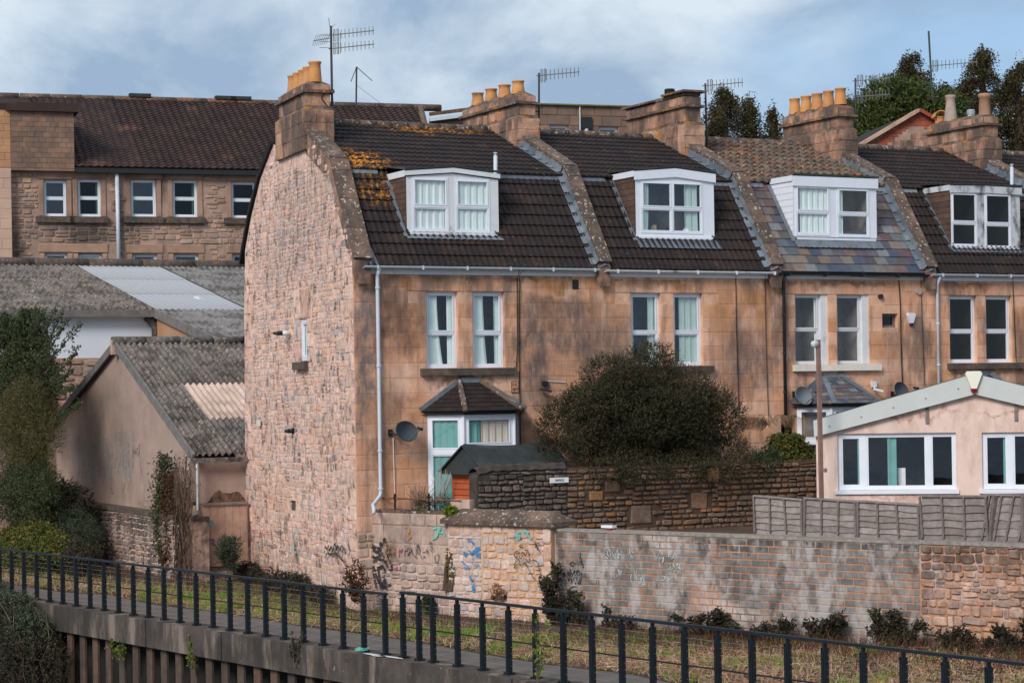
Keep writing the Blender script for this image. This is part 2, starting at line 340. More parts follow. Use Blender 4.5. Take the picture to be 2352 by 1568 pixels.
M_ashlar=surf('ashlar_facade',[(.68,.355,.215),(.74,.40,.25),(.64,.32,.19),(.72,.43,.295),(.70,.34,.19),(.62,.345,.235),(.76,.45,.31),(.66,.38,.26)],var=.16,ns=2.2,patch=((.44,.18,.055),.9,.5,.62,.5),soot=[((.74,.52,.42),1.1,.5,.54,.64,.5),((.13,.095,.085),1.3,.30,.50,.62,.75),((.30,.17,.12),4.5,.14,.53,.62,.55)],blobs=FB+EAV,bump=(25,.35,.01),specks=[((.6,.5,.42),42,.74,.5)])
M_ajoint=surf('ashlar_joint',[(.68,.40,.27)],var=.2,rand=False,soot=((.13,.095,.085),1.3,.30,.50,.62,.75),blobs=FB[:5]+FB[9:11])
M_chim=surf('chimney_stone',[(.48,.265,.175),(.42,.22,.14),(.54,.31,.21),(.38,.235,.17)],var=.35,ns=5,soot=[((.085,.062,.052),1.7,.4,.42,.56,.9),((.20,.13,.10),5.,.3,.5,.62,.5)],patch=((.42,.17,.03),2.1,.58,.66,.75),specks=[((.55,.52,.46),24,.68,.6)],bump=(22,.8,.02))
M_chimdark=surf('chimney_cap_stone',[(.19,.125,.09),(.15,.10,.075)],rand=False,var=.5,ns=5,soot=(SOOT,3,.6,.45,.6,.8),patch=((.42,.17,.02),2.6,.53,.62,.7),specks=[((.5,.48,.43),20,.66,.7)],bump=(18,.9,.02))
M_coping=surf('coping_stone',[(.105,.07,.053),(.14,.092,.068),(.085,.062,.05)],var=.4,ns=6,patch=((.28,.17,.12),1.6,.57,.67,.5),specks=[((.5,.48,.45),11,.61,.75),((.45,.2,.05),7,.67,.6)],bump=(20,.8,.02))
M_parapet=surf('parapet_side_stone',[(.30,.17,.12)],rand=False,var=.4,ns=4,soot=(SOOT,2,.6,.45,.6,.7),bump=(20,.6,.02))
TB=[(P(815,370,FAC,-1.9),(1.0,1.3,.5),1.,(.68,.25,.012)),(P(880,440,FAC,-1.1),(.9,.9,.35),.62,(.5,.19,.02)),(P(960,298,FAC,-4.6),(1.2,.6,.16),.7,(.6,.24,.015)),(P(1060,300,FAC,-4.6),(.9,.5,.12),.5,(.6,.24,.015))]
TP=[(.021,.012,.011),(.027,.015,.013),(.017,.0115,.011),(.036,.020,.016),(.022,.013,.0115)]
TSP=[((.38,.36,.33),17,.71,.75),((.40,.38,.35),33,.745,.6)]
M_tile=surf('brown_concrete_tile',TP,var=.4,ns=5,rough=.8,specks=TSP,soot=((.014,.011,.011),1.1,.8,.42,.62,.55),bump=(60,.5,.008))
M_tile1=surf('brown_tile_with_lichen',TP,var=.4,ns=5,rough=.8,specks=TSP,blobs=TB,brk=(11,.49,.55,.0),soot=((.014,.011,.011),1.1,.8,.42,.62,.55),bump=(60,.5,.008))
M_tileold=surf('weathered_clay_tile',[(.12,.07,.045),(.17,.085,.05),(.10,.07,.052),(.17,.115,.08),(.085,.06,.046),(.22,.085,.045),(.15,.115,.09),(.09,.065,.05)],var=.45,ns=8,soot=((.07,.055,.045),1.6,1,.45,.62,.7),specks=[((.5,.47,.42),15,.64,.7),((.5,.2,.03),9,.68,.7)],bump=(40,.8,.01))
M_slate=surf('slate',[(.075,.07,.075),(.14,.11,.095),(.055,.07,.11),(.12,.07,.07),(.21,.16,.125),(.10,.12,.135),(.065,.045,.065),(.20,.21,.21),(.09,.075,.07)],var=.2,ns=7,rough=.55,specks=[((.45,.42,.38),16,.72,.6)],bump=(40,.3,.006))
M_tileinst=surf('plain_brown_tile',[(.038,.021,.018),(.046,.025,.021),(.033,.0195,.018),(.058,.032,.026),(.041,.023,.0195)],var=.3,ns=.8,rough=.8,patch=((.17,.08,.055),.55,.6,.66,.5),specks=[((.45,.2,.04),2.1,.72,.8)],bump=(30,.4,.01))
M_hang=surf('tile_hanging',[(.085,.05,.038),(.11,.062,.045),(.07,.043,.034)],var=.3,rough=.8,bump=(50,.4,.006))
M_lead=surf('lead_flashing',[(.13,.15,.175),(.18,.205,.23),(.10,.12,.145)],var=.3,ns=6,rough=.5,bump=(12,.5,.01))
M_upvc=surf('white_plastic',[(.72,.74,.80)],var=.04,rand=False,rough=.35,spec=.5,bump=None,soot=((.35,.35,.34),3,.3,.62,.8,.3))
M_paint=surf('white_painted_timber',[(.66,.67,.68)],var=.06,rand=False,rough=.5,soot=((.12,.12,.11),2.4,.4,.6,.72,.8),bump=(30,.2,.004))
M_paintdirty=surf('stained_white_paint',[(.55,.56,.58)],var=.1,rand=False,rough=.6,soot=((.06,.06,.058),3.2,.5,.47,.62,.85),bump=(30,.2,.004))
M_cream=surf('cream_paint',[(.72,.66,.58)],var=.1,rand=False,rough=.6,soot=((.3,.26,.22),3,.5,.55,.75,.6))
M_gut=surf('grey_plastic_gutter',[(.52,.57,.63)],var=.08,rand=False,rough=.4,spec=.5,bump=None,soot=((.2,.2,.19),2,.6,.55,.75,.5))
M_black=surf('black_plastic',[(.02,.021,.023)],var=.1,rand=False,rough=.45,bump=None)
M_cable=surf('cable_rubber',[(.012,.012,.012)],var=.1,rand=False,rough=.7,bump=None)
M_felt=surf('roof_felt',[(.034,.040,.040)],var=.3,rand=False,rough=.85,bump=(50,.5,.005),patch=((.09,.11,.105),1.5,.55,.68,.5))
M_glass=glass('window_glass'); M_glassd=glass('dark_window_glass',(.5,.52,.5),.03); M_glassr=glass('reflecting_glass',(.8,.84,.82),.08)
M_in=surf('room_interior',[(.17,.145,.13)],var=.3,rand=False,bump=None); M_in2=surf('dim_interior',[(.05,.05,.052)],var=.3,rand=False,bump=None)
M_curt=surf('pale_green_curtain',[(.62,.74,.71)],var=.05,rand=False,rough=.9,bump=None); M_curtw=surf('white_net_curtain',[(.66,.75,.73)],var=.06,rand=False,rough=.9,bump=None)
M_curtt=surf('teal_curtain',[(.14,.33,.31)],var=.12,rand=False,rough=.9,bump=None); M_curtc=surf('cream_curtain',[(.58,.51,.44)],var=.06,rand=False,bump=None)
M_sill=surf('sooty_sill_stone',[(.12,.085,.065)],var=.5,rand=False,ns=6,soot=(SOOT,3,.5,.4,.6,.7),specks=[((.5,.46,.42),16,.66,.6)],bump=(25,.7,.015))
M_pot=surf('clay_pot',[(.60,.26,.085),(.54,.25,.10),(.62,.29,.11)],var=.14,ns=4,rough=.75,soot=((.16,.10,.07),2.4,.6,.54,.72,.7),bump=(30,.3,.006))
M_potg=surf('grey_buff_pot',[(.42,.33,.27)],var=.2,rand=False,ns=5,patch=((.42,.19,.05),2.2,.56,.62,.8)); M_metal=surf('galvanised_metal',[(.38,.38,.38)],var=.15,rand=False,rough=.45,metal=.6,bump=None)
M_mast=surf('dark_mast',[(.045,.042,.045)],var=.3,rand=False,rough=.5,bump=None,ns=15); M_alu=surf('dull_aluminium',[(.17,.17,.155)],var=.2,rand=False,rough=.55,metal=.3,bump=None)
M_inst=surf('brown_squared_rubble',[(.38,.245,.18),(.50,.33,.25),(.33,.22,.17),(.42,.26,.19),(.28,.215,.185),(.54,.375,.29),(.46,.27,.17),(.36,.27,.225)],var=.3,ns=1.2,soot=((.055,.045,.04),.42,.5,.45,.6,.85),bump=(10,.6,.03))
M_instj=surf('brown_rubble_mortar',[(.36,.24,.185)],var=.3,rand=False,ns=1.5,soot=((.055,.045,.04),.42,.5,.5,.66,.75))
M_instd=surf('dressed_window_stone',[(.38,.235,.165),(.34,.215,.155)],var=.2,ns=2,soot=((.08,.06,.05),.5,.5,.5,.68,.7)); M_hangst=surf('stone_hung_tiles',[(.22,.135,.095),(.26,.155,.105),(.18,.12,.09),(.30,.165,.10)],var=.25,ns=1.5,soot=((.08,.065,.06),.5,.6,.48,.66,.5))
M_pale=surf('pale_pink_ashlar',[(.52,.34,.26),(.55,.37,.28)],var=.12,ns=1,bump=(8,.3,.02)); M_orst=surf('orange_ashlar',[(.48,.25,.13),(.42,.22,.12)],var=.2,ns=1,bump=(8,.3,.02))
M_peb=surf('pebbledash',[(.40,.285,.235)],var=.16,rand=False,ns=1.5,soot=((.22,.155,.125),1.3,.4,.55,.7,.4),specks=[((.55,.47,.42),26,.66,.6),((.15,.11,.09),30,.68,.6)],bump=(55,.9,.012))
M_asb=surf('weathered_cement_sheet',[(.17,.14,.125),(.20,.165,.145),(.15,.13,.12)],var=.55,ns=9,soot=[((.04,.035,.03),1.6,1,.47,.6,.75),((.03,.026,.024),7.,1,.53,.62,.7)],specks=[((.42,.38,.34),9,.64,.6),((.05,.045,.04),7,.66,.7)],bump=(25,.8,.01))
M_asbp=surf('pale_cement_sheet',[(.20,.185,.178),(.235,.22,.21)],var=.45,ns=6,soot=[((.05,.046,.043),1.5,1,.47,.6,.75),((.04,.036,.033),6.,1,.54,.62,.6)],specks=[((.07,.06,.055),5,.67,.7)],bump=(25,.8,.01))
M_clear=surf('clear_plastic_sheet',[(.38,.375,.385)],var=.05,rand=False,rough=.4,bump=None); M_fibre=surf('faded_fibreglass_sheet',[(.56,.42,.35)],var=.35,rand=False,ns=2,bump=None)
M_white=surf('white_render',[(.70,.73,.79)],var=.04,rand=False,ns=.6,bump=(20,.1,.005)); M_tan=surf('tan_render',[(.38,.22,.13)],var=.15,rand=False,ns=1)
M_grst=surf('grey_barge_board',[(.17,.155,.145)],var=.3,rand=False,ns=4)
M_dr=surf('sooty_garden_rubble',[(.105,.082,.068),(.075,.063,.056),(.155,.112,.088),(.13,.10,.08),(.21,.15,.12),(.065,.057,.052)],var=.4,ns=8,specks=[((.4,.36,.32),20,.68,.5)],bump=(30,.8,.02))
M_drm=surf('dark_mortar',[(.055,.043,.036)],var=.4,rand=False,ns=6)
M_br=surf('brown_garden_rubble',[(.20,.115,.07),(.14,.10,.08),(.27,.135,.065),(.17,.125,.10),(.23,.15,.105),(.115,.092,.08),(.31,.15,.06)],var=.35,ns=7,bump=(30,.8,.02)); M_brm=surf('brown_mortar',[(.085,.053,.035)],var=.3,rand=False,ns=6)
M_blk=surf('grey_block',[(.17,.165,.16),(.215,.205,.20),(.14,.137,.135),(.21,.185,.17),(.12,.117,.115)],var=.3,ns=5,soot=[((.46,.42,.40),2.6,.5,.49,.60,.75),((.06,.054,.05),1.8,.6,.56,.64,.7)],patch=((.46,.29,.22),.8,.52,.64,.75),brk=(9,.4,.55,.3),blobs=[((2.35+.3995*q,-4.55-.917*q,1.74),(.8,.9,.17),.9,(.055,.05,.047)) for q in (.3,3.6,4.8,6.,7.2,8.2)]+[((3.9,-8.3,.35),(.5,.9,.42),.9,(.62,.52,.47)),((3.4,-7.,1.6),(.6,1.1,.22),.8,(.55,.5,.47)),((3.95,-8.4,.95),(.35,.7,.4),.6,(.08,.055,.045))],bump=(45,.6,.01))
M_om=surf('orange_mortar',[(.44,.215,.12)],var=.25,rand=False,ns=5,soot=[((.12,.1,.09),1.5,.5,.5,.66,.75),((.46,.41,.38),2.6,.5,.49,.60,.75),((.05,.045,.042),1.8,.6,.55,.64,.8)]); M_blkcap=surf('cement_coping',[(.27,.235,.21)],var=.35,rand=False,ns=9,bump=(30,.8,.01))
M_or=surf('orange_path_rubble',[(.42,.23,.155),(.54,.30,.20),(.34,.22,.17),(.58,.36,.26),(.27,.20,.175),(.44,.30,.24),(.62,.41,.31)],var=.35,ns=8,soot=(SOOT,1.4,.7,.5,.64,.7),blobs=[((6.0,-12.6,1.65),(1.6,2.2,.42),.9,(.09,.06,.045))],specks=[((.5,.45,.4),22,.68,.5)],bump=(30,.8,.02))
M_pier=surf('cream_pier_rubble',[(.58,.40,.33),(.66,.49,.41),(.52,.38,.33),(.46,.38,.35),(.62,.42,.33),(.56,.35,.26)],var=.28,ns=8,soot=((.14,.12,.11),2.,.6,.58,.7,.6),bump=(30,.8,.02)); M_pm=surf('grey_white_mortar',[(.50,.42,.38)],var=.3,rand=False,ns=7); M_pmo=surf('ochre_mortar',[(.56,.33,.19)],var=.25,rand=False,ns=5)
M_low=surf('pinkish_wall_stone',[(.46,.31,.25),(.52,.37,.30),(.40,.285,.235),(.56,.39,.31)],var=.28,ns=5,soot=((.12,.095,.08),1.5,.25,.5,.68,.7),specks=[((.55,.48,.43),24,.69,.5)],bump=(30,.6,.015))
M_wood=surf('weathered_grey_timber',[(.24,.20,.185),(.30,.255,.235),(.20,.17,.16),(.27,.22,.195)],var=.25,ns=9,soot=((.12,.09,.075),2,1,.5,.68,.5),bump=(30,.5,.008)); M_woodf=surf('fence_batten',[(.17,.14,.13)],var=.3,rand=False,ns=8)
M_red=surf('red_stained_boards',[(.48,.10,.035),(.42,.085,.03),(.52,.13,.045)],var=.25,ns=6,soot=((.2,.06,.03),3,1,.5,.66,.5),bump=(30,.4,.006)); M_redp=surf('peeling_red_paint',[(.55,.35,.3)],var=.2,rand=False,patch=((.30,.02,.02),7,.47,.52,.95))
M_ret=surf('sooty_retaining_stone',[(.40,.28,.225),(.46,.33,.27),(.33,.25,.21),(.28,.24,.22)],var=.3,ns=6,soot=[((.07,.06,.055),1.7,.3,.44,.58,.85)],blobs=[((-.9,13.,1.35),(.8,6.,.45),.9,(.06,.052,.048))],bump=(30,.6,.015))
M_board=surf('faded_pink_boards',[(.48,.30,.22),(.52,.33,.24)],var=.2,ns=4,soot=((.2,.15,.12),2.2,.15,.52,.66,.7))
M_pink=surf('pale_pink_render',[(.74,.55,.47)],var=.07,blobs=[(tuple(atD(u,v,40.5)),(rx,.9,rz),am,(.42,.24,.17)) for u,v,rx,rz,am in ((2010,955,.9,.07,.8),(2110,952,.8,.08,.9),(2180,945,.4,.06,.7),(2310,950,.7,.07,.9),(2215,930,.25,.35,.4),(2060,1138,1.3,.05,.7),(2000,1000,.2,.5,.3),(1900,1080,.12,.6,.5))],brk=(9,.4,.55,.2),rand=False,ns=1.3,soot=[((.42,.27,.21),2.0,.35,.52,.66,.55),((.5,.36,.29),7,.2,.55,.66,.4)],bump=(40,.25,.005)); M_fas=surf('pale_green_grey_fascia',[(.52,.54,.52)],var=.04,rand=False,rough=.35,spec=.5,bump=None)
M_rail=surf('dark_blue_grey_railing',[(.009,.013,.017)],var=.2,rand=False,rough=.5,spec=.3,bump=None); M_wire=surf('stainless_wire',[(.3,.3,.29)],var=.1,rand=False,rough=.4,metal=.6,bump=None)
M_path=surf('worn_tarmac',[(.155,.125,.108)],var=.16,rand=False,ns=1.5,rough=.95,soot=((.10,.085,.075),.9,1,.5,.7,.6),specks=[((.2,.17,.15),26,.62,.5)],bump=(60,.5,.006))
M_conc=surf('stained_concrete',[(.075,.060,.051)],var=.4,rand=False,ns=2.5,soot=[((.25,.19,.155),2.2,.2,.52,.64,.8),((.035,.03,.028),1.6,.3,.48,.6,.85)],specks=[((.45,.42,.38),14,.7,.6)],bump=(30,.7,.01))
M_pile=surf('rusty_brown_pile',[(.10,.062,.047),(.08,.056,.045),(.125,.072,.05)],var=.35,ns=4,soot=((.04,.035,.033),1.3,.2,.5,.66,.7)); M_piled=surf('dark_pile_web',[(.018,.016,.015)],var=.4,rand=False)
M_pot2=surf('brown_clay_pot',[(.40,.22,.145)],var=.2,rand=False,ns=5)
M_soil=surf('soil',[(.085,.05,.033)],var=.4,rand=False,ns=1.5); M_water=surf('river_water',[(.02,.022,.02)],var=.3,rand=False,ns=.3,rough=.08,spec=.5,bump=(3,.3,.03))
M_rust=surf('rusty_iron',[(.17,.07,.04)],var=.4,rand=False,ns=12); M_dish=surf('dark_dish_metal',[(.055,.065,.075)],var=.1,rand=False,rough=.5,bump=None); M_dishg=surf('grey_dish_metal',[(.17,.19,.20)],var=.1,rand=False,rough=.5,bump=None)
M_post=surf('pinkish_brown_post',[(.24,.14,.12)],var=.2,rand=False,ns=6); M_cab=surf('alarm_box_plastic',[(.78,.74,.62)],var=.03,rand=False,rough=.35,bump=None); M_dred=surf('red_lens',[(.25,.01,.02)],var=.05,rand=False,rough=.3,bump=None); M_bluel=surf('dark_blue_lens',[(.015,.015,.07)],var=.05,rand=False,rough=.3,bump=None)
M_terr=surf('terracotta_plate',[(.52,.27,.15)],var=.1,rand=False); M_sign=surf('white_enamel_sign',[(.75,.75,.76)],var=.03,rand=False,rough=.3,bump=None); M_ink=surf('dark_blue_lettering',[(.02,.02,.06)],var=.03,rand=False,bump=None); M_blackp=surf('black_lettering',[(.012,.012,.012)],var=.05,rand=False,bump=None)
def spray(n,c,lo=.36,hi=.45):
    m=surf('spray_'+n,[c],var=.25,rand=False,ns=8,bump=None,rough=.8); t=m.node_tree; o=[x for x in t.nodes if x.type=='OUTPUT_MATERIAL'][0]; b=o.inputs[0].links[0].from_node
    ge=t.nodes.new('ShaderNodeNewGeometry'); nz=t.nodes.new('ShaderNodeTexNoise'); nz.inputs['Scale'].default_value=14; nz.inputs['Detail'].default_value=4; t.links.new(ge.outputs['Position'],nz.inputs['Vector']); mr=t.nodes.new('ShaderNodeMapRange'); mr.inputs[1].default_value=lo; mr.inputs[2].default_value=hi; mr.inputs[4].default_value=.85
    t.links.new(nz.outputs[0],mr.inputs[0]); tr=t.nodes.new('ShaderNodeBsdfTransparent'); mx=t.nodes.new('ShaderNodeMixShader'); t.links.new(mr.outputs[0],mx.inputs[0]); t.links.new(tr.outputs[0],mx.inputs[1]); t.links.new(b.outputs[0],mx.inputs[2]); t.links.new(mx.outputs[0],o.inputs[0]); return m
S_blk=spray('black',(.03,.03,.035)); S_red=spray('red',(.42,.045,.045)); S_mag=spray('magenta',(.32,.03,.12)); S_teal=spray('teal',(.16,.50,.42)); S_blue=spray('blue',(.03,.22,.50)); S_wht=spray('pale_blue',(.40,.47,.48)); S_or=spray('orange',(.5,.22,.07)); S_pur=spray('purple',(.22,.15,.24)); S_gr=spray('faded_grey',(.20,.16,.14)); S_lgrn=spray('pale_green',(.36,.45,.37))
L_bush=leafmat('bush_leaves',[(.024,.032,.014),(.042,.052,.020),(.060,.044,.027),(.056,.066,.024),(.085,.052,.035),(.034,.043,.018)],.2)
L_ivy=leafmat('ivy_leaves',[(.035,.05,.02),(.065,.09,.032),(.05,.07,.034),(.10,.11,.04),(.07,.06,.03)],.2)
L_tree=leafmat('mixed_shrub_leaves',[(.07,.08,.026),(.13,.125,.04),(.10,.065,.035),(.17,.145,.05),(.09,.095,.035),(.18,.105,.05)],.25)
L_bram=leafmat('bramble_leaves',[(.035,.032,.022),(.075,.045,.03),(.045,.055,.024),(.08,.065,.05),(.055,.04,.03),(.06,.075,.03)],.2)
L_green=leafmat('green_yellow_leaves',[(.07,.11,.025),(.13,.16,.035),(.045,.07,.022),(.28,.23,.04),(.09,.10,.03),(.34,.22,.05)],.3)
L_grey=leafmat('grey_green_leaves',[(.07,.09,.05),(.10,.12,.075),(.05,.065,.035)],.25); L_tip=leafmat('reddish_tip_leaves',[(.12,.07,.048),(.17,.09,.06),(.09,.07,.04),(.13,.13,.06),(.16,.13,.075)],.2); L_red=leafmat('dead_red_leaves',[(.10,.045,.025),(.14,.06,.03),(.05,.04,.02)],.2)
L_cedar=leafmat('cedar_foliage',[(.045,.04,.018),(.085,.045,.022),(.04,.055,.018),(.12,.06,.028),(.07,.08,.028),(.035,.045,.016)],.15); L_dtree=leafmat('far_green_foliage',[(.05,.075,.018),(.08,.105,.026),(.12,.14,.035),(.06,.08,.02)],.2)
L_bark=surf('bark',[(.09,.06,.045)],var=.3,rand=False,ns=6); L_twig=surf('dry_twigs',[(.17,.115,.085),(.12,.085,.065)],var=.2); L_straw=leafmat('dry_grass',[(.60,.33,.19),(.22,.09,.045),(.74,.50,.34),(.30,.13,.06),(.80,.60,.44),(.45,.2,.1)],.2,.8)
L_grass=leafmat('green_grass',[(.20,.32,.03),(.30,.42,.05),(.13,.20,.02),(.34,.42,.09)],.3,.7); L_weed=leafmat('low_green_weeds',[(.16,.25,.025),(.25,.33,.04),(.10,.14,.02),(.25,.24,.06)],.3,.7); L_palm=leafmat('dead_palm_leaves',[(.42,.26,.14),(.34,.2,.11),(.5,.33,.2)],.2,.8)
# ---------------------------------------------------------------- windows
def curtain(F,a0,a1,z0,z1,d,mat,parent,seed=1,amp=.011,slant=0.,bunch=0.):
    """hanging folded cloth; slant gathers the lower edge sideways"""
    r=random.Random(seed); n=max(8,int((a1-a0)/.018)); rows=7; vs=[];fs=[]; ph=[r.uniform(0,6) for _ in range(4)]
    for j in range(rows+1):
        t=j/rows; z=z1+(z0-z1)*t
        for i in range(n+1):
            s=i/n; a=a0+(a1-a0)*s*(1-bunch*t*.4)+slant*t*t*(.3+s); x=s*(a1-a0)*38
            vs.append(F.W(a,z,d+amp*(math.sin(x+ph[0])+.5*math.sin(x*2.1+ph[1]+t*1.2))))
    for j in range(rows):
        for i in range(n): q=j*(n+1)+i; fs.append((q+n+1,q+n+2,q+1,q))
    m=MB(); m.add(vs,fs); return m.build('curtain',mat,parent,smooth=True)
def window(house,F,r,d=-.10,mid=.5,fw=.06,mat=None,gl=None,inner=None,cur=(),seed=1,room=.7,cols=1,label=None,name='window',tw=.055,sash=False):
    """r=(a0,a1,z0,z1) opening; the frame part holds pane, curtain and interior"""
    mat=mat or M_upvc; gl=gl or M_glass; a0,a1,z0,z1=r; m=MB(); w=(a1-a0)/cols
    m.box(F,a0,a1,z0,z0+fw,d-.05,d); m.box(F,a0,a1,z1-fw,z1,d-.05,d)
    for a in (a0,a1-fw): m.box(F,a,a+fw,z0+fw,z1-fw,d-.05,d-.001)
    for c in range(1,cols): m.box(F,a0+w*c-fw*.6,a0+w*c+fw*.6,z0+fw,z1-fw,d-.05,d+.004)
    zm=z0+(z1-z0)*mid if mid else None
    panes=[]
    for c in range(cols):
        l=a0+w*c+(fw if c==0 else fw*.6); q=a0+w*(c+1)-(fw if c==cols-1 else fw*.6)
        if zm:
            m.box(F,l,q,zm-tw/2,zm+tw/2,d-.05,d+.003); pr=[(l,q,z0+fw,zm-tw/2),(l,q,zm+tw/2,z1-fw)]
        else: pr=[(l,q,z0+fw,z1-fw)]
        for k,(p0,p1,y0,y1) in enumerate(pr):     # inner bead of each light, upper light set forward
            e=.028; dd=d+(.012 if k==1 else -.008)
            m.box(F,p0,p1,y0,y0+e,dd-.04,dd);m.box(F,p0,p1,y1-e,y1,dd-.04,dd);m.box(F,p0,p0+e,y0+e,y1-e,dd-.04,dd-.002);m.box(F,p1-e,p1,y0+e,y1-e,dd-.04,dd-.002)
            panes.append((p0+e,p1-e,y0+e,y1-e,dd-.02))
    o=m.build(name,mat,house,label=label)
    for p0,p1,y0,y1,dd in panes:
        q=MB(); q.add([F.W(p0,y0,dd),F.W(p1,y0,dd),F.W(p1,y1,dd),F.W(p0,y1,dd)],[(0,1,2,3)]); q.build('pane',gl,o)
    b=MB(); b.add([F.W(a,z,dd) for dd in (d-.045,d-.05-room) for a,z in ((a0-.0,z0),(a1,z0),(a1,z1),(a0,z1))],[(4,5,6,7),(0,1,5,4),(1,2,6,5),(2,3,7,6),(3,0,4,7)]); b.build('interior',inner or M_in,o)
    for k,c in enumerate(cur):                     # (from,to fractions, material, slant)
        curtain(F,a0+(a1-a0)*c[0],a0+(a1-a0)*c[1],z0+.03,z1-.03,d-.06-.016*k,c[2],o,seed+k,slant=c[3] if len(c)>3 else 0,bunch=c[4] if len(c)>4 else 0)
    return o
# ---------------------------------------------------------------- the terrace
EY,EZ=-.16,7.20; BY,BZ=1.45,9.42; RY,RZ=4.85,10.86; BK=10.0
PX=[0.,6.0,10.6,15.1,19.8,24.6]                   # party wall centres
GX=lambda y:.1*y                                   # the end gable runs slightly askew
HOUSE=[]
HL=[('end of terrace stone house with rubble gable wall and first dormer','orange'),('second terrace house from the left, big bush before its wall, brown tiled dormer cheek','b'),
 ('terrace house with slate lower roof and rusty old clay tiles above','c'),('terrace house with stained white dormer and grey downpipe, behind the pink bungalow','d'),('terrace house cut off by the right edge of the photo','e')]
for i in range(5): HOUSE.append(thing('terraced_house',HL[i][0],'house',(PX[i],0,2),'stone houses of the terrace'))
def wrect(u0,u1,v0,v1,F=FAC,d=0.):                # pixel rectangle to wall rectangle
    a0,z1=F.px(u0,v0,d); a1,_=F.px(u1,v0,d); b0,z0=F.px(u0,v1,d); return (a0,a1,z0,z1)
def face(o): return [(o[0],o[2]),(o[1],o[2]),(o[1],o[3]),(o[0],o[3])]
W1=[(1.68,2.44),(2.79,3.57)]; W2=[(6.77,7.55),(7.89,8.67)]; W3=[(11.22,12.16),(12.42,13.36)]; W4=[(15.78,16.62),(16.90,17.72)]; W5=[(21.2,22.0),(22.3,23.1)]
ZW=(5.04,6.69); HOLES=[[(a,b,*ZW) for a,b in w] for w in (W1,W2,W3,W4,W5)]
BAY=(1.62,3.82,1.7,4.32); GZ=1.6
small=wrect(2026,2062,720,752); HOLES[2].append(small)
HOLES[0].append((BAY[0]+.12,BAY[1]-.12,BAY[2]+.05,3.9))
dark=wrect(1722,1762,958,1010); HOLES[2].append((10.78,11.25,2.6,3.85)) 
for i,h in enumerate(HOUSE):
    a0,a1=PX[i],PX[i+1]; m=MB(); m.poly(rect(a0 if i else .0,a1,GZ-.3,7.10),[rect(*q) for q in HOLES[i]],FAC,0,-.25,rev=.25)
    if i==0: m.poly(rect(0,.5,-.5,1.3),[],FAC,0.,None)
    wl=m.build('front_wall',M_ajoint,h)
    if i==0: pieces(wl,'corner_stone',M_low,rubble(FAC,rect(0.,.42,-.5,GZ-.01),[],(.1,.25),(.12,.3),dep=(.01,.04),seed=77),'rubble')
    pl=[]; hs=HOLES[i]; lint=[]
    lint.append((hs[0][0]-.42,hs[1][1]+.42,6.69,7.0))   # one deep lintel over the pair
    L=lint[0]; mid=(L[0]+L[1])/2
    for q in ((L[0],mid),(mid,L[1])): pl.append(pm(FAC,(q[0]+q[1])/2,6.845,q[1]-q[0]-.01,.30,.014))
    pl+=ashlar(FAC,a0+.004,a1-.004,GZ,7.09,hs+[(L[0],L[1],6.69,7.0)],.325,.62,seed=31+i,gap=.007,dep=(.006,.012))
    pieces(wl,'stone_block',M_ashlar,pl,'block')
# back walls and shared solid body so that no light leaks through
for i,h in enumerate(HOUSE):
    a0,a1=PX[i],PX[i+1]; x=(lambda y:GX(y)+.62) if i==0 else (lambda y:a0)
    m=MB(); e=.04
    prof=[(1.05,GZ),(1.05,8.6),(BY+.1,BZ-.22),(RY,RZ-.12),(6.3,10.3),(9.0,7.6),(9.0,GZ)]
    vs=[(x(y),y,z) for y,z in prof]+[(a1,y,z) for y,z in prof]; n=len(prof)
    m.add(vs,[tuple(range(n)),tuple(range(n,2*n))[::-1]]+[(k,k+n,(k+1)%n+n,(k+1)%n) for k in range(n)]); m.build('inner_wall',M_in2,h)
# windows of the first floor
sl=lambda a,b,h,mat,z=4.90,hh=.14,p=.10: MB().box(FAC,a,b,z,z+hh,-.02,p).build('sill',mat,h)
for k,(a,b) in enumerate(W1): window(HOUSE[0],FAC,(a,b,*ZW),mid=.46,cur=((.04,.44,M_curt,.10 if k==0 else .06),(.76,.98,M_curt)),seed=5+k)
for k,(a,b) in enumerate(W2): window(HOUSE[1],FAC,(a,b,*ZW),mid=.46,cur=((.66,.98,M_curt,-.03),(.0,.2,M_curtw)) if k==0 else ((.3,.98,M_curt,.0),),seed=9+k,gl=M_glassr)
for k,(a,b) in enumerate(W3): window(HOUSE[2],FAC,(a,b-.18,*ZW),mid=.5,mat=M_paint,fw=.05,tw=.035,inner=M_in,gl=M_glass,cur=((.86,1.,M_curtw),) if k==0 else (),seed=15+k); MB().box(FAC,b-.18,b,ZW[0],ZW[1],-.16,-.03).build('window_box',M_paint,HOUSE[2])
for k,(a,b) in enumerate(W4): window(HOUSE[3],FAC,(a,b,*ZW),mid=.47,inner=M_in2,gl=M_glassd,seed=21)
for k,(a,b) in enumerate(W5): window(HOUSE[4],FAC,(a,b,*ZW),mid=.47,inner=M_in2,gl=M_glassd,seed=25)
for h,(a,b),mt in ((HOUSE[0],(1.52,3.80),M_sill),(HOUSE[1],(6.6,8.9),M_sill),(HOUSE[2],(11.13,13.63),M_cream),(HOUSE[3],(15.68,18.05),M_sill),(HOUSE[4],(21.,23.3),M_sill)):
    sl(a,b,h,mt,4.88,.15,.12)
window(HOUSE[2],FAC,small,d=-.12,mid=0,fw=.03,mat=M_woodf,inner=M_in2,gl=M_glassd)
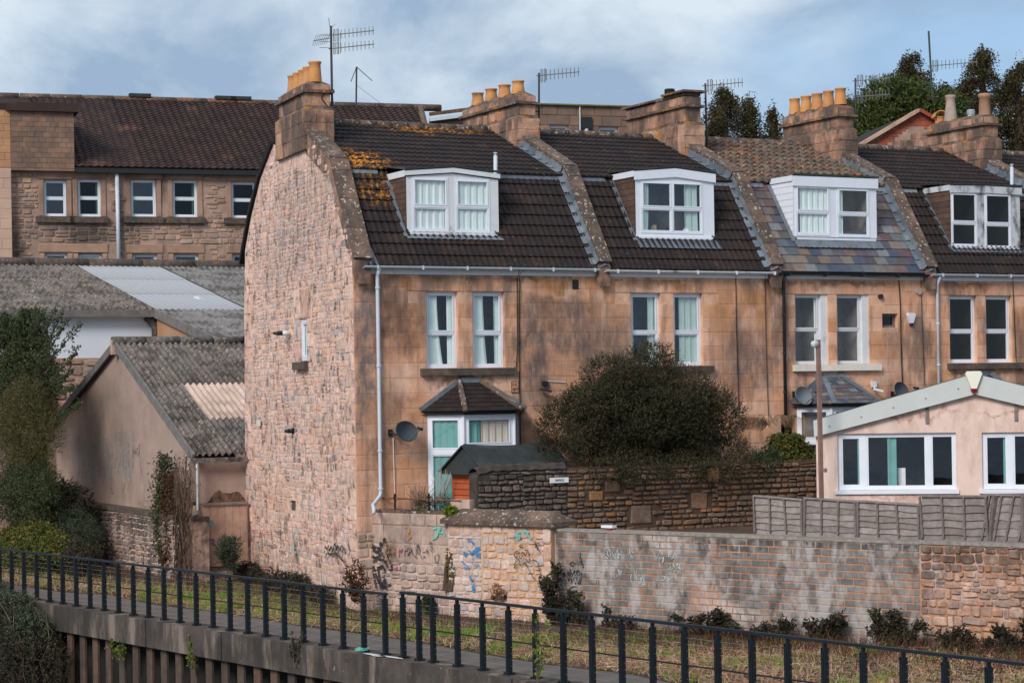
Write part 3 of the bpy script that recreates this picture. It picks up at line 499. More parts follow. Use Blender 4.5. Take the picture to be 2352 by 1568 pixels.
# ---------------------------------------------------------------- bay windows
a=np.array
def slopeplace(A,B,C,D,rows,tw,seed,thick=.022,lap=1.0,jit=.0,skipf=None,size=None,stag=True,xjit=0.):
    """tiles on the quad A(bottom left) B(bottom right) C(top right) D(top left)"""
    r=random.Random(seed); A,B,C,D=[a(q) if not isinstance(q,np.ndarray) else q for q in (A,B,C,D)]; out=[]
    ref=B-A if np.linalg.norm(B-A)>1e-3 else C-D; X=ref/np.linalg.norm(ref)
    nrm=np.cross(X,(D+C)/2-(A+B)/2); nrm/=np.linalg.norm(nrm); Y=np.cross(nrm,X); up=((D-A)@Y+(C-B)@Y)/2; hh=up/rows
    for j in range(rows):
        t0_=j/rows; L=A+(D-A)*t0_; R=B+(C-B)*t0_; t1_=(j+1)/rows; L1=A+(D-A)*t1_;R1=B+(C-B)*t1_
        l=min((L-A)@X,(L1-A)@X) if False else ((L-A)@X+(L1-A)@X)/2; q=((R-A)@X+(R1-A)@X)/2; off=(tw*.5 if (j%2 and stag) else 0)
        n0=math.floor((l+off)/tw); x=n0*tw-off
        while x<q-.02:
            xa,xb=max(x,l),min(x+tw,q)
            if xb-xa>.03:
                p=A+X*xa+Y*(j*hh)
                if not skipf or not skipf(A+X*(xa+xb)/2+Y*((j+.5)*hh)):
                    M=np.eye(4); w_=(xb-xa)-xjit; M[:3,0]=X*w_; M[:3,1]=Y*hh*lap+nrm*(-.25*thick if thick<.05 else -.5*thick)+nrm*r.uniform(-jit,jit)*.4; M[:3,2]=nrm*thick; M[:3,3]=p+nrm*(.012+r.uniform(0,jit))+Y*r.uniform(-jit,jit)*.6
                    out.append((M,w_*hh*(1+ .001*(-p[1]))))
            x+=tw
    return out
def bay(h,dx,wins,tmat,tpl,hip,seed):
    """canted bay with a little hipped roof"""
    yb=-.60; X=a([dx,0,0]); p0,p1,p2,p3=[(q[0]+dx,q[1]) for q in ((1.66,-.01),(2.24,yb),(3.46,yb),(3.86,-.01))]
    Ln=lambda p,q:math.hypot(q[0]-p[0],q[1]-p[1])
    for (p,q),(mid,cur,gl,fw) in zip(((p0,p1),(p1,p2),(p2,p3)),wins): window(h,Frame(p,(q[0]-p[0],q[1]-p[1])),(.012,Ln(p,q)-.012,1.75,4.03),d=0,mid=mid,fw=fw,tw=.12,gl=gl,cur=cur,room=.12,name='bay_window',seed=seed+int(mid*50))
    for p in (p1,p2): MB().tube([(p[0],p[1],1.75),(p[0],p[1],4.04)],.035,8).build('bay_corner_post',M_upvc,h)
    m=MB()
    for p,q in ((p0,p1),(p1,p2),(p2,p3)): Fq=Frame(p,(q[0]-p[0],q[1]-p[1])); m.box(Fq,-.02,Ln(p,q)+.02,4.035,4.095,-.1,.06)
    m.build('bay_fascia',M_black,h); MB().box(Frame(p1,(1,0)),.42,.78,3.955,3.98,.01,.03).build('trickle_vent',M_upvc,h)
    ez=4.10; tz=4.72; c0=a([1.50,-.0,ez])+X;c1=a([2.22,-.76,ez])+X;c2=a([3.58,-.76,ez])+X;c3=a([4.02,-.0,ez])+X; t0=a([2.44,-.02,tz])+X;t1=a([2.94,-.02,tz])+X; dn_=a([0,0,-.05])
    m=MB(); m.add([c0,c1,c2,c3,t0,t1],[(0,1,4),(1,2,5,4),(2,3,5)]); m.add([c0+dn_,c1+dn_,c2+dn_,c3+dn_],[(3,2,1,0)]); br=m.build('bay_roof',tmat,h)
    pl=slopeplace(c0,c1,t0,t0,7,.18,3)+slopeplace(c1,c2,t1,t0,7,.2,4)+slopeplace(c2,c3,t1,t1,7,.18,5)
    pieces(br,'tile',tmat,pl,'slate')
    for p,q in ((c1,t0),(c2,t1)):
        if hip: MB().tube([p+a([0,-.01,.015]),(p+q)/2+a([0,0,.03]),q+a([0,0,.04])],.062,8).build('hip_tile',M_coping,br,smooth=True)
        else: MB().bar(p+a([0,-.01,.02]),q+a([0,-.01,.03]),.12,.03).build('hip_lead',M_lead,br)
    for p,q in ((c0,t0),(t0,t1),(t1,c3)): MB().bar(p+a([0,-.01,.05]),q+a([0,-.01,.05]),.05,.10).build('lead_strip',M_lead,br)
bay(HOUSE[0],0,[(.655,((.04,.99,M_curtt),),M_glass,.085),(.70,((.02,.34,M_curtt),(.36,.9,M_curtc)),M_glass,.09),(.68,(),M_glassd,.08)],M_tile,'slate',True,40)
bay(HOUSE[2],9.55,[(.655,(),M_glass,.085),(.70,((.1,.5,M_curtw),),M_glass,.09),(.68,(),M_glassd,.08)],M_slate,'slate',False,44)
bay(HOUSE[3],14.05,[(.655,(),M_glass,.085),(.70,(),M_glass,.09),(.68,(),M_glassd,.08)],M_tile,'slate',False,46)
# ---------------------------------------------------------------- roofs
lineL=lambda i:(lambda y:(GX(y)+.27 if i==0 else PX[i]+.20)); lineR=lambda i:PX[i+1]-.2
DORM={0:(1.44,3.66,7.98,9.32),1:(7.17,9.28,8.0,9.5),2:(11.54,13.96,8.06,9.54),3:(16.15,18.33,7.92,9.44),4:(24.36,24.42,8.,9.45)}
TM=[(M_tile1,M_tile1),(M_tile,M_tile),(M_slate,M_tileold),(M_tile,M_tile),(M_tile,M_tile)]
def slopey(z): return EY+(z-EZ)*(BY-EY)/(BZ-EZ)
for i,h in enumerate(HOUSE):
    if i==4: xr=24.4
    else: xr=lineR(i)
    L=lineL(i); D=DORM[i]
    yd=slopey(D[2]); lo=MB(); lo.add([(L(EY)-.2,EY,EZ),(xr+.2,EY,EZ),(xr+.2,yd,D[2]),(L(yd)-.2,yd,D[2])],[(0,1,2,3)]); lo.add([(L(yd)-.2,yd,D[2]),(D[0]+.05,yd,D[2]),(D[0]+.05,BY,BZ),(L(BY)-.2,BY,BZ)],[(0,1,2,3)]); lo.add([(D[1]-.05,yd,D[2]),(xr+.2,yd,D[2]),(xr+.2,BY,BZ),(D[1]-.05,BY,BZ)],[(0,1,2,3)]); lo=lo.build('lower_roof',TM[i][0],h)
    hi=MB(); hi.add([(L(BY)-.2,BY,BZ+.02),(xr+.2,BY,BZ+.02),(xr+.2,RY,RZ),(L(RY)-.2,RY,RZ)],[(0,1,2,3)]); hi.add([(L(RY)-.2,RY,RZ),(xr+.2,RY,RZ),(xr+.2,6.3,10.42),(L(6.3)-.2,6.3,10.42),(xr+.2,9.1,7.7),(L(9.1)-.2,9.1,7.7)],[(0,1,2,3),(3,2,4,5)]); hi=hi.build('upper_roof',TM[i][1],h)
    sk=lambda p:(D[0]+.05<p[0]<D[1]-.05 and p[2]>D[2]+.05)
    # cheek cuts the slope along a line
    if i==2: pl=slopeplace((L(EY),EY,EZ),(xr,EY,EZ),(xr,BY,BZ),(L(BY),BY,BZ),11,.33,50,.036,1.,.004,sk,xjit=.006); pieces(lo,'slate',M_slate,pl,'slate')
    else: pl=slopeplace((L(EY),EY,EZ),(xr,EY,EZ),(xr,BY,BZ),(L(BY),BY,BZ),9,.30,51+i,.05,1.,.003,sk,stag=False); pieces(lo,'tile',TM[i][0],pl,'tile',smooth=False)
    if i==2: pl=slopeplace((L(BY),BY-.08,BZ+.0),(xr,BY-.08,BZ+.0),(xr,RY,RZ),(L(RY),RY,RZ),10,.23,60,.06,1.,.010,stag=False); pieces(hi,'clay_tile',M_tileold,pl,'pan')
    else: pl=slopeplace((L(BY),BY-.1,BZ-.01),(xr,BY-.1,BZ-.01),(xr,RY,RZ),(L(RY),RY,RZ),11,.30,61+i,.045,1.,.004,stag=False); pieces(hi,'tile',TM[i][1],pl,'tile',limit=250)
    # ridge tiles
    x=L(RY)+(.25 if i==0 else .0)
    while x<xr:
        x2=min(x+.42,xr+.1); m=MB(); m.tube([(x,RY,RZ+.0),(x2-.012,RY,RZ+.0)],.115,8); m.build('ridge_tile',M_coping,hi,smooth=True); x=x2
    # lead strip at the break of slope
    for s0,s1 in ((L(BY),D[0]-.25),(D[1]+.05,xr)):
        if s1>s0: 
            n=int((s1-s0)/.05); vs=[]
            for k in range(n+1): s_=s0+(s1-s0)*k/n; wv=.008*math.cos(k*2.1); vs+= [(s_,BY-.14,BZ-.10+wv),(s_,BY-.06,BZ+.02)]
            m=MB(); m.add(vs,[(2*k,2*k+2,2*k+3,2*k+1) for k in range(n)]); m.build('lead_strip',M_lead,h)
# ---------------------------------------------------------------- copings on the party walls and gable
def coping(h,xf,w,prof,front=True,stones=7,lead=True,leadside=-1):
    """xf(y): centre line; prof [(y,z)]"""
    pts=[a([xf(y),y,z]) for y,z in prof]; tot=[0]
    for p,q in zip(pts,pts[1:]): tot.append(tot[-1]+np.linalg.norm(q-p))
    body=MB()
    for (y0,z0),(y1,z1) in zip(prof,prof[1:]):
        body.add([(xf(y0)-w/2+.03,y0,z0-.5),(xf(y0)+w/2-.03,y0,z0-.5),(xf(y0)+w/2-.03,y0,z0),(xf(y0)-w/2+.03,y0,z0),(xf(y1)-w/2+.03,y1,z1-.5),(xf(y1)+w/2-.03,y1,z1-.5),(xf(y1)+w/2-.03,y1,z1),(xf(y1)-w/2+.03,y1,z1)],[(0,1,2,3),(0,3,7,4),(1,5,6,2),(4,7,6,5)])
    b=body.build('parapet',M_parapet,h)
    def at(t):
        for k in range(len(pts)-1):
            if t<=tot[k+1]+1e-6: return pts[k]+(pts[k+1]-pts[k])*((t-tot[k])/(tot[k+1]-tot[k]))
        return pts[-1]
    n=stones; cuts=sorted(set([tot[-1]*k/n for k in range(n+1)]+tot[1:-1])); cuts=[c for k,c in enumerate(cuts) if k==0 or c-cuts[k-1]>.12 or c==cuts[-1]]
    for k,(c,d_) in enumerate(zip(cuts,cuts[1:])):
        p,q=at(c+.006),at(d_-.006); nn=np.cross(a([1,0,0]),q-p); nn/=np.linalg.norm(nn)
        if nn[2]<0: nn=-nn
        m=MB(); m.bar(p+nn*.04,q+nn*.04,w,.075,up=tuple(nn)); m.build('coping_stone',M_coping,b)
    return b
CP=[(-.17,7.33),(1.38,9.62),(3.35,10.50)]
def cpx(c): return lambda y:c
for i in range(1,5):
    b=coping(HOUSE[i-1],cpx(PX[i]),.36,CP,stones=8)
    # stepped lead flashing on the left side of the parapet
    x=PX[i]-.20; P0=[(EY+.05,EZ+.08),(BY,BZ+.06),(4.9,RZ+.06)]
    for (y0,z0),(y1,z1),n in ((P0[0],P0[1],9),(P0[1],P0[2],11)):
        for k in range(n):
            f=k/n; g_=(k+1)/n; ya,za,yb_,zb=y0+(y1-y0)*f,z0+(z1-z0)*f,y0+(y1-y0)*g_,z0+(z1-z0)*g_
            nx=(-(z1-z0),(y1-y0)); ln=math.hypot(*nx); nx=(nx[0]/ln,nx[1]/ln); th=.03
            m=MB(); m.add([(x-.12,ya+nx[0]*.045,za+nx[1]*.045),(x,ya+nx[0]*.07,za+nx[1]*.07),(x,yb_+nx[0]*.03,zb+nx[1]*.03),(x-.12,yb_+nx[0]*.02,zb+nx[1]*.02),(x+.012,ya+nx[0]*.20,za+nx[1]*.20),(x+.012,yb_+nx[0]*.17,zb+nx[1]*.17),(x-.12,ya,za),(x,ya,za)],[(0,1,2,3),(1,4,5,2),(6,7,1,0)]); m.build('lead_step',M_lead,b)
    # lead foot of the valley by the eave
    m=MB(); m.add([(PX[i]-.17,-.17,7.22),(PX[i]+.2,-.17,7.22),(PX[i]+.16,.02,7.52),(PX[i]-.12,.0,7.48),(PX[i]+.02,-.22,7.3)],[(0,4,3),(4,1,2,3)]); m.build('lead_foot',M_lead,b)
    MB().xyz(PX[i]-.14,PX[i]+.14,.0,.3,7.0,7.62).build('kneeler',M_parapet,HOUSE[i-1])
# end gable: coping from the measured outline
gpts=[(798,566),(765.5,455.6),(745,375),(731.6,351),(698,302)]
gp=[GAB.px(*q) for q in gpts]; GP=[(-s*.995,z) for s,z in gp]
GP=[(-.17,7.33),(1.46,9.60),(2.3,9.98),(3.4,10.45)]
b=coping(HOUSE[0],lambda y:GX(y)+.17,.42,[(y,z) for y,z in GP],stones=6)
m=MB(); m.add([(.30,-.2,7.22),(.52,-.2,7.22),(.42,.0,7.62),(.30,.0,7.55)],[(0,1,2,3)]); m.build('lead_foot',M_lead,b)
# gable wall with its rubble
ol=[(822,1420),(808,604)]; ol+=[(798.4,566),(765.5,455.6),(745,375),(731.6,351),(699,303)]; ol+=[(697,275),(640,275),(635,335),(627,331),(599,408),(577,498),(563,574),(562,700),(566,1200),(553,1430)]
GO=[GAB.px(*q) for q in ol]; GO[0]=(0.,-.5); GO[1]=(0.,7.45); GO[2:7]=[(-.05,7.6),(-.75,8.6),(-1.46,9.56),(-2.3,9.94),(-3.4,10.42)]
GO[-3]=(GO[-3][0],GO[-3][1]); gw=[wrect(689,706,733,832,GAB)]
go=[(wr[0],wr[1],wr[2],wr[3]) for wr in gw]; W=go[0]
nich=wrect(665,679,1148,1171,GAB)
m=MB(); m.poly(GO,[rect(*W),rect(*nich)],GAB,0,None,rev=.2); gwall=m.build('gable_wall',M_gmortar,HOUSE[0])
MB().box(GAB,nich[0],nich[1],nich[2],nich[3],-.19,-.05).build('blocked_vent',M_sill,HOUSE[0])
quo=[];r=random.Random(4)
z=-.5;k=0
while z<7.4:
    hh=r.uniform(.28,.40); w_=(.62 if k%2 else .28)+r.uniform(-.05,.08); quo.append((-w_,0.,z,z+hh)); z+=hh;k+=1
z=.3;k=0; sb=lambda z:np.interp(z,[0,1.5,6.5,7.75],[GO[-1][0],GO[-2][0],GO[-3][0],GO[-4][0]])
while z<7.6:
    hh=r.uniform(.30,.44); w_=(.60 if k%2 else .30)+r.uniform(-.05,.08); s0=sb(z+hh/2); quo.append((s0+.01,s0+w_,z,z+hh)); z+=hh;k+=1
lt=[(W[0]-.42,W[1]+.28,W[3]+.01,W[3]+.68)]                         # tall lintel stones over the small window
jam=[(W[0]-.42,W[0]-.01,W[2]+(W[3]-W[2])*q,W[2]+(W[3]-W[2])*(q+.49)) for q in (0,.5)]+[(W[1]+.01,W[1]+.33+.1*(k%2),W[2]+(W[3]-W[2])*k/3,W[2]+(W[3]-W[2])*(k+.97)/3) for k in range(3)]
pl=[pm(GAB,(q[0]+q[1])/2,(q[2]+q[3])/2,q[1]-q[0]-.012,q[3]-q[2]-.012,r.uniform(.02,.03)) for q in quo]
L=lt[0]; pl+=[pm(GAB,L[0]+(L[1]-L[0])*(f0+f1)/2,(L[2]+L[3])/2,(L[1]-L[0])*(f1-f0)-.01,L[3]-L[2],.025) for f0,f1 in ((0,.38),(.38,.8),(.8,1))]
pl+=[pm(GAB,(q[0]+q[1])/2,(q[2]+q[3])/2,q[1]-q[0],q[3]-q[2]-.01,.025) for q in jam]
pieces(gwall,'dressed_stone',M_gable,pl,'block')
hf=lambda z:(.10,.22) if z<4.4 else ((.07,.16) if z<8 else (.08,.19))
wf=lambda z:(.18,.46) if z<4.4 else (.14,.38)
CHB=(GAB.px(640,300)[0],GAB.px(699,300)[0],9.75,12)
pl=rubble(GAB,GO,quo+[W,nich,L]+jam+[CHB],hf,wf,gap=.012,gx=.04,dep=(.004,.014),seed=11,rot=.10,seg=1.0,jit=.6)
pieces(gwall,'rubble_stone',M_gable,pl,'rubble')
window(HOUSE[0],GAB,(W[0]+.02,W[1]-.02,W[2]+.03,W[3]),d=-.025,mid=0,fw=.10,gl=M_glass,inner=M_in,cur=((0,1,M_curt),),room=.4)
MB().box(GAB,W[0]-.28,W[1]+.05,W[2]-.17,W[2]-.0,-.02,.13).build('sill',M_sill,HOUSE[0])
# rear verge of the gable (dark barge along the back slope) and its gutter end
bp=[GAB.px(*q) for q in ((629,328),(600,402),(577,492),(562,574),(557,606))]
m=MB()
for p,q in zip(bp,bp[1:]): m.bar(GAB.W(p[0]-.05,p[1]+.02,.0),GAB.W(q[0]-.05,q[1]+.02,.0),.16,.10,up=(-.1,-1,.3))
m.build('rear_barge_board',M_cable,HOUSE[0])
# ---------------------------------------------------------------- gutters, fascias and downpipes
def gut(h,x0,x1,z,mat,y=-.20,r_=.055):
    m=MB(); n=7; vs=[]
    for x in (x0,x1):
        for k in range(n): t=math.pi*k/(n-1); vs.append((x,y-math.cos(t)*r_*-1*-1,z-math.sin(t)*r_))
        for k in range(n): t=math.pi*(n-1-k)/(n-1); vs.append((x,y-math.cos(t)*r_*.8,z-math.sin(t)*r_*.8))
    k2=2*n; m.add(vs,[(k,(k+1)%k2,(k+1)%k2+k2,k+k2) for k in range(k2)]+[tuple(range(k2))[::-1],tuple(range(k2,2*k2))]); g_=m.build('gutter',mat,h)
    x=x0+.3
    while x<x1: MB().xyz(x,x+.03,y-.065,y+.1,z-.07,z+.01).build('gutter_bracket',mat,g_); x+=1.05
gut(HOUSE[0],.16,5.85,7.21,M_gut); gut(HOUSE[1],6.0,10.55,7.19,M_paint); gut(HOUSE[2],10.62,15.0,7.18,M_black); gut(HOUSE[3],15.1,19.7,7.20,M_gut); gut(HOUSE[4],19.75,24.5,7.2,M_gut)
for i,mt in enumerate((M_paint,M_upvc,M_paint,M_upvc,M_upvc)): MB().box(FAC,PX[i]+(.25 if i==0 else .005),PX[i+1]-.005,7.045,7.17,.015,.04).build('fascia_board',mt,HOUSE[i])
def pipe(h,pts,mat,r_=.036,clips=()):
    o=MB().tube(pts,r_,10).build('downpipe',mat,h,smooth=True)
    for c in clips: MB().tube([(c[0],c[1],c[2]-.02),(c[0],c[1],c[2]+.02)],r_*1.35,10).build('pipe_clip',mat,o)
x=.52
pipe(HOUSE[0],[(x,-.2,7.16),(x,-.1,7.02),(x,-.09,6.9),(x,-.09,2.42),(x-.03,-.10,2.34),(x-.30,-.35,2.17),(.16,-.55,2.09),(.14,-.57,2.0)],M_gut,.042,[(x,-.09,z) for z in (6.75,5.1,3.3,2.5)])
x=10.86; pipe(HOUSE[2],[(x,-.18,7.14),(x,-.08,6.95),(x,-.08,1.8)],M_black,.04,[(x,-.08,z) for z in (6.2,5.3,4.4,3.3)])
x=15.36; pipe(HOUSE[3],[(x,-.18,7.14),(x,-.08,6.95),(x,-.08,2.)],M_gut,.036,[(x,-.08,z) for z in (6.,5.0,4.4,3.3)])
# ---------------------------------------------------------------- dormers
def dormer(i,u,wins,style,crown=.10,cheek=.25):
    """u: front x0,x1,z0,z1; wins [(u0,u1,v0,v1)] pixel rectangles on the front plane"""
    h=HOUSE[i]; x0,x1,z0,z1=DORM[i]; yf=slopey(z0)-.02; F=Frame((0,yf),(1,0)); white=style.get('mat',M_upvc)
    zt=z1-.14; holes=[]
    for q in wins: holes.append(wrect(*q,F) if len(q)==4 else q)
    m=MB(); m.poly([(x0,z0),(x1,z0),(x1,zt),((x0+x1)/2,zt+crown),(x0,zt)],[rect(*q) for q in holes],F,0,-.08,rev=.06); d=m.build('dormer',white,h)
    for k,q in enumerate(holes): 
        o=style['wins'][k]; w_=window(h,F,q,d=.012,mid=o.get('mid',.48),fw=.045,tw=.05,gl=o.get('gl',M_glass),inner=o.get('in',M_in),cur=o.get('cur',()),cols=o.get('cols',1),seed=70+i*5+k,room=.5,name='dormer_window',mat=o.get('mat'))
    # fascia with a slight crown
    xm=(x0+x1)/2; ft=style.get('ft',.16); m=MB(); vs=[]
    for x,zz in ((x0-.03,z1-.02),(xm,z1-.02+crown),(x1+.03,z1-.02)): vs+=[(x,yf-.05,zz-ft),(x,yf-.05,zz),(x,yf+.0,zz),(x,yf+.0,zz-ft)]
    m.add(vs,[(0,4,5,1),(4,8,9,5),(1,5,6,2),(5,9,10,6),(0,3,7,4),(4,7,11,8),(0,1,2,3),(8,11,10,9)]); m.build('dormer_fascia',style.get('fmat',white),d)
    yb_=BY+.1
    m=MB(); z1b=BZ+.13
    m.add([(x0-.05,yf-.06,z1),(xm,yf-.06,z1+crown),(x1+.05,yf-.06,z1),(x1+.05,yb_+.35,z1b),(xm,yb_+.35,z1b+crown*.4),(x0-.05,yb_+.35,z1b)],[(0,1,4,5),(1,2,3,4)])
    m.add([(x0-.05,yf-.065,z1-.005),(xm,yf-.065,z1+crown-.005),(x1+.05,yf-.065,z1-.005),(x1+.05,yf-.065,z1+.045),(xm,yf-.065,z1+crown+.045),(x0-.05,yf-.065,z1+.045)],[(0,1,4,5),(1,2,3,4)])
    m.build('dormer_roof',style.get('roof',M_felt),d)
    # cheeks (side walls) hung with tiles or boards
    for sx,sg in ((x0,-1),(x1,1)):
        m=MB(); m.add([(sx+.002*sg,yf,z0),(sx+.002*sg,yf,z1),(sx+.002*sg,BY+.05,z1),(sx+.002*sg,BY,BZ)],[(0,3,2,1) if sg<0 else (0,1,2,3)]); ck=m.build('dormer_cheek',style.get('cm',M_hang),d)
        n=style.get('rows',9); Fc=Frame((sx,yf),(0,-1)) if sg<0 else Frame((sx,yf),(0,1)); pl=[]
        for k in range(n):
            za=z0+(z1-.1-z0)*k/n; zb=z0+(z1-.1-z0)*(k+1)/n; L_=slopey(za)-yf+.02
            tw=style.get('tw',.26); nn=max(1,round(L_/tw)) if style.get('tw',.26)<1 else 1
            for j in range(nn):
                s0=L_*j/nn; s1=L_*(j+1)/nn
                cc=-(s0+s1)/2 if sg<0 else (s0+s1)/2; M,_=pm(Fc,cc,(za+zb)/2,(s1-s0)-.004,(zb-za)+.01,.022,0); M[:3,3]-=M[:3,1]*.5; M[:3,3]-=M[:3,0]*.5; pl.append((M,1.))
        pieces(ck,'cheek_board' if style.get('tw',.26)>1 else 'cheek_tile',style.get('cm',M_hang),pl,'slate')
    # white edge strip along the cheek top, lead apron below the front
    m=MB(); m.add([(x0-.04,yf-.02,z1-.14),(x0-.04,yf-.02,z1-.005),(x0-.04,BY+.0,z1-.005),(x0-.04,BY-.10,z1-.14)],[(0,3,2,1)]); m.add([(x0-.0,yf-.02,z1-.14),(x0-.0,BY-.1,z1-.14),(x0-.04,BY-.1,z1-.14),(x0-.04,yf-.02,z1-.14)],[(0,1,2,3)]); m.build('cheek_fascia',style.get('fmat',white),d)
    MB().box(F,x0+.06,x1-.06,z0-.05,z0+.0,-.02,.05).build('dormer_sill',white,d)
    m=MB(); n=int((x1-x0)/.075); vs=[]
    for k in range(n+1):
        x=x0-.05+(x1-x0+.1)*k/n; wv=.006*(1 if k%2 else -1); yy=slopey(z0-.05)-.05; y2=slopey(z0-style.get('apron',.14))-.085; vs+=[(x,yf-.03,z0-.045),(x,y2,z0-style.get('apron',.14)+wv)]
    m.add(vs,[(2*k,2*k+1,2*k+3,2*k+2) for k in range(n)]); m.build('lead_apron',M_lead,d)
    m=MB(); P_=[(slopey(z0-.1)-.04,z0-.12),(slopey(z1-.15)-.05,z1-.18)]
    for sx in (x0-.07,): m.bar((sx,P_[0][0],P_[0][1]+.02),(sx,P_[1][0],P_[1][1]+.02),.09,.03,up=(0,-.8,.6))
    m.build('cheek_flashing',M_lead,d)
    return d
F0=Frame((0,slopey(7.98)-.02),(1,0))
dormer(0,None,[(945,1029,405,531),(1044,1124,409,534)],dict(mat=M_paint,wins=[dict(mid=.46,cur=((.02,.95,M_curtw),),gl=M_glass),dict(mid=.48,cur=((.03,.97,M_curtw),))],rows=10,ft=.10,roof=M_felt))
dormer(1,None,[(1470,1613,413,535)],dict(mat=M_upvc,fmat=M_upvc,wins=[dict(mid=.48,cols=2,cur=((.01,.15,M_curt,-.02),(.72,.93,M_curt,.02)),mat=M_upvc,gl=M_glassr)],rows=10,ft=.20,apron=.27))
dormer(2,None,[(1826,1905,424,540),(1921,1996,430,544)],dict(mat=M_upvc,wins=[dict(mid=.47,cur=((.15,.95,M_curtw),),**{'in':M_in}),dict(mid=.47,cur=((.0,.22,M_curtw),))],rows=9,tw=9,cm=M_upvc,ft=.24,apron=.24,),crown=.0)
dormer(3,None,[(2183,2243,440,566),(2260,2321,443,570)],dict(mat=M_paintdirty,fmat=M_paintdirty,wins=[dict(mid=.44,**{'in':M_in2},gl=M_glassd,mat=M_upvc),dict(mid=.44,**{'in':M_in2},gl=M_glassd,mat=M_upvc)],rows=10,ft=.18),crown=.02)
dormer(4,None,[(21.4,22.2,8.1,9.2),(22.4,23.2,8.1,9.2)],dict(mat=M_upvc,wins=[dict(gl=M_glassd),dict(gl=M_glassd)],rows=9),crown=.02) if False else None
# the little things on DORM 0: boiler flue pipe, and the one by dormer four
for (u,v0,v1),h in (((1138,358,402),HOUSE[0]),((2324,384,428),HOUSE[3])):
    yy=slopey(9.3)-.25; p0=onY(u,v0,yy); p1=onY(u,v1+60,yy); m=MB(); m.tube([p1,p0],.045,10); m.tube([p0,p0+a([0,0,.05])],.03,8); m.tube([p0+a([0,0,.05]),p0+a([0,0,.075])],.047,10); m.build('flue_pipe',M_gut,h,smooth=True)
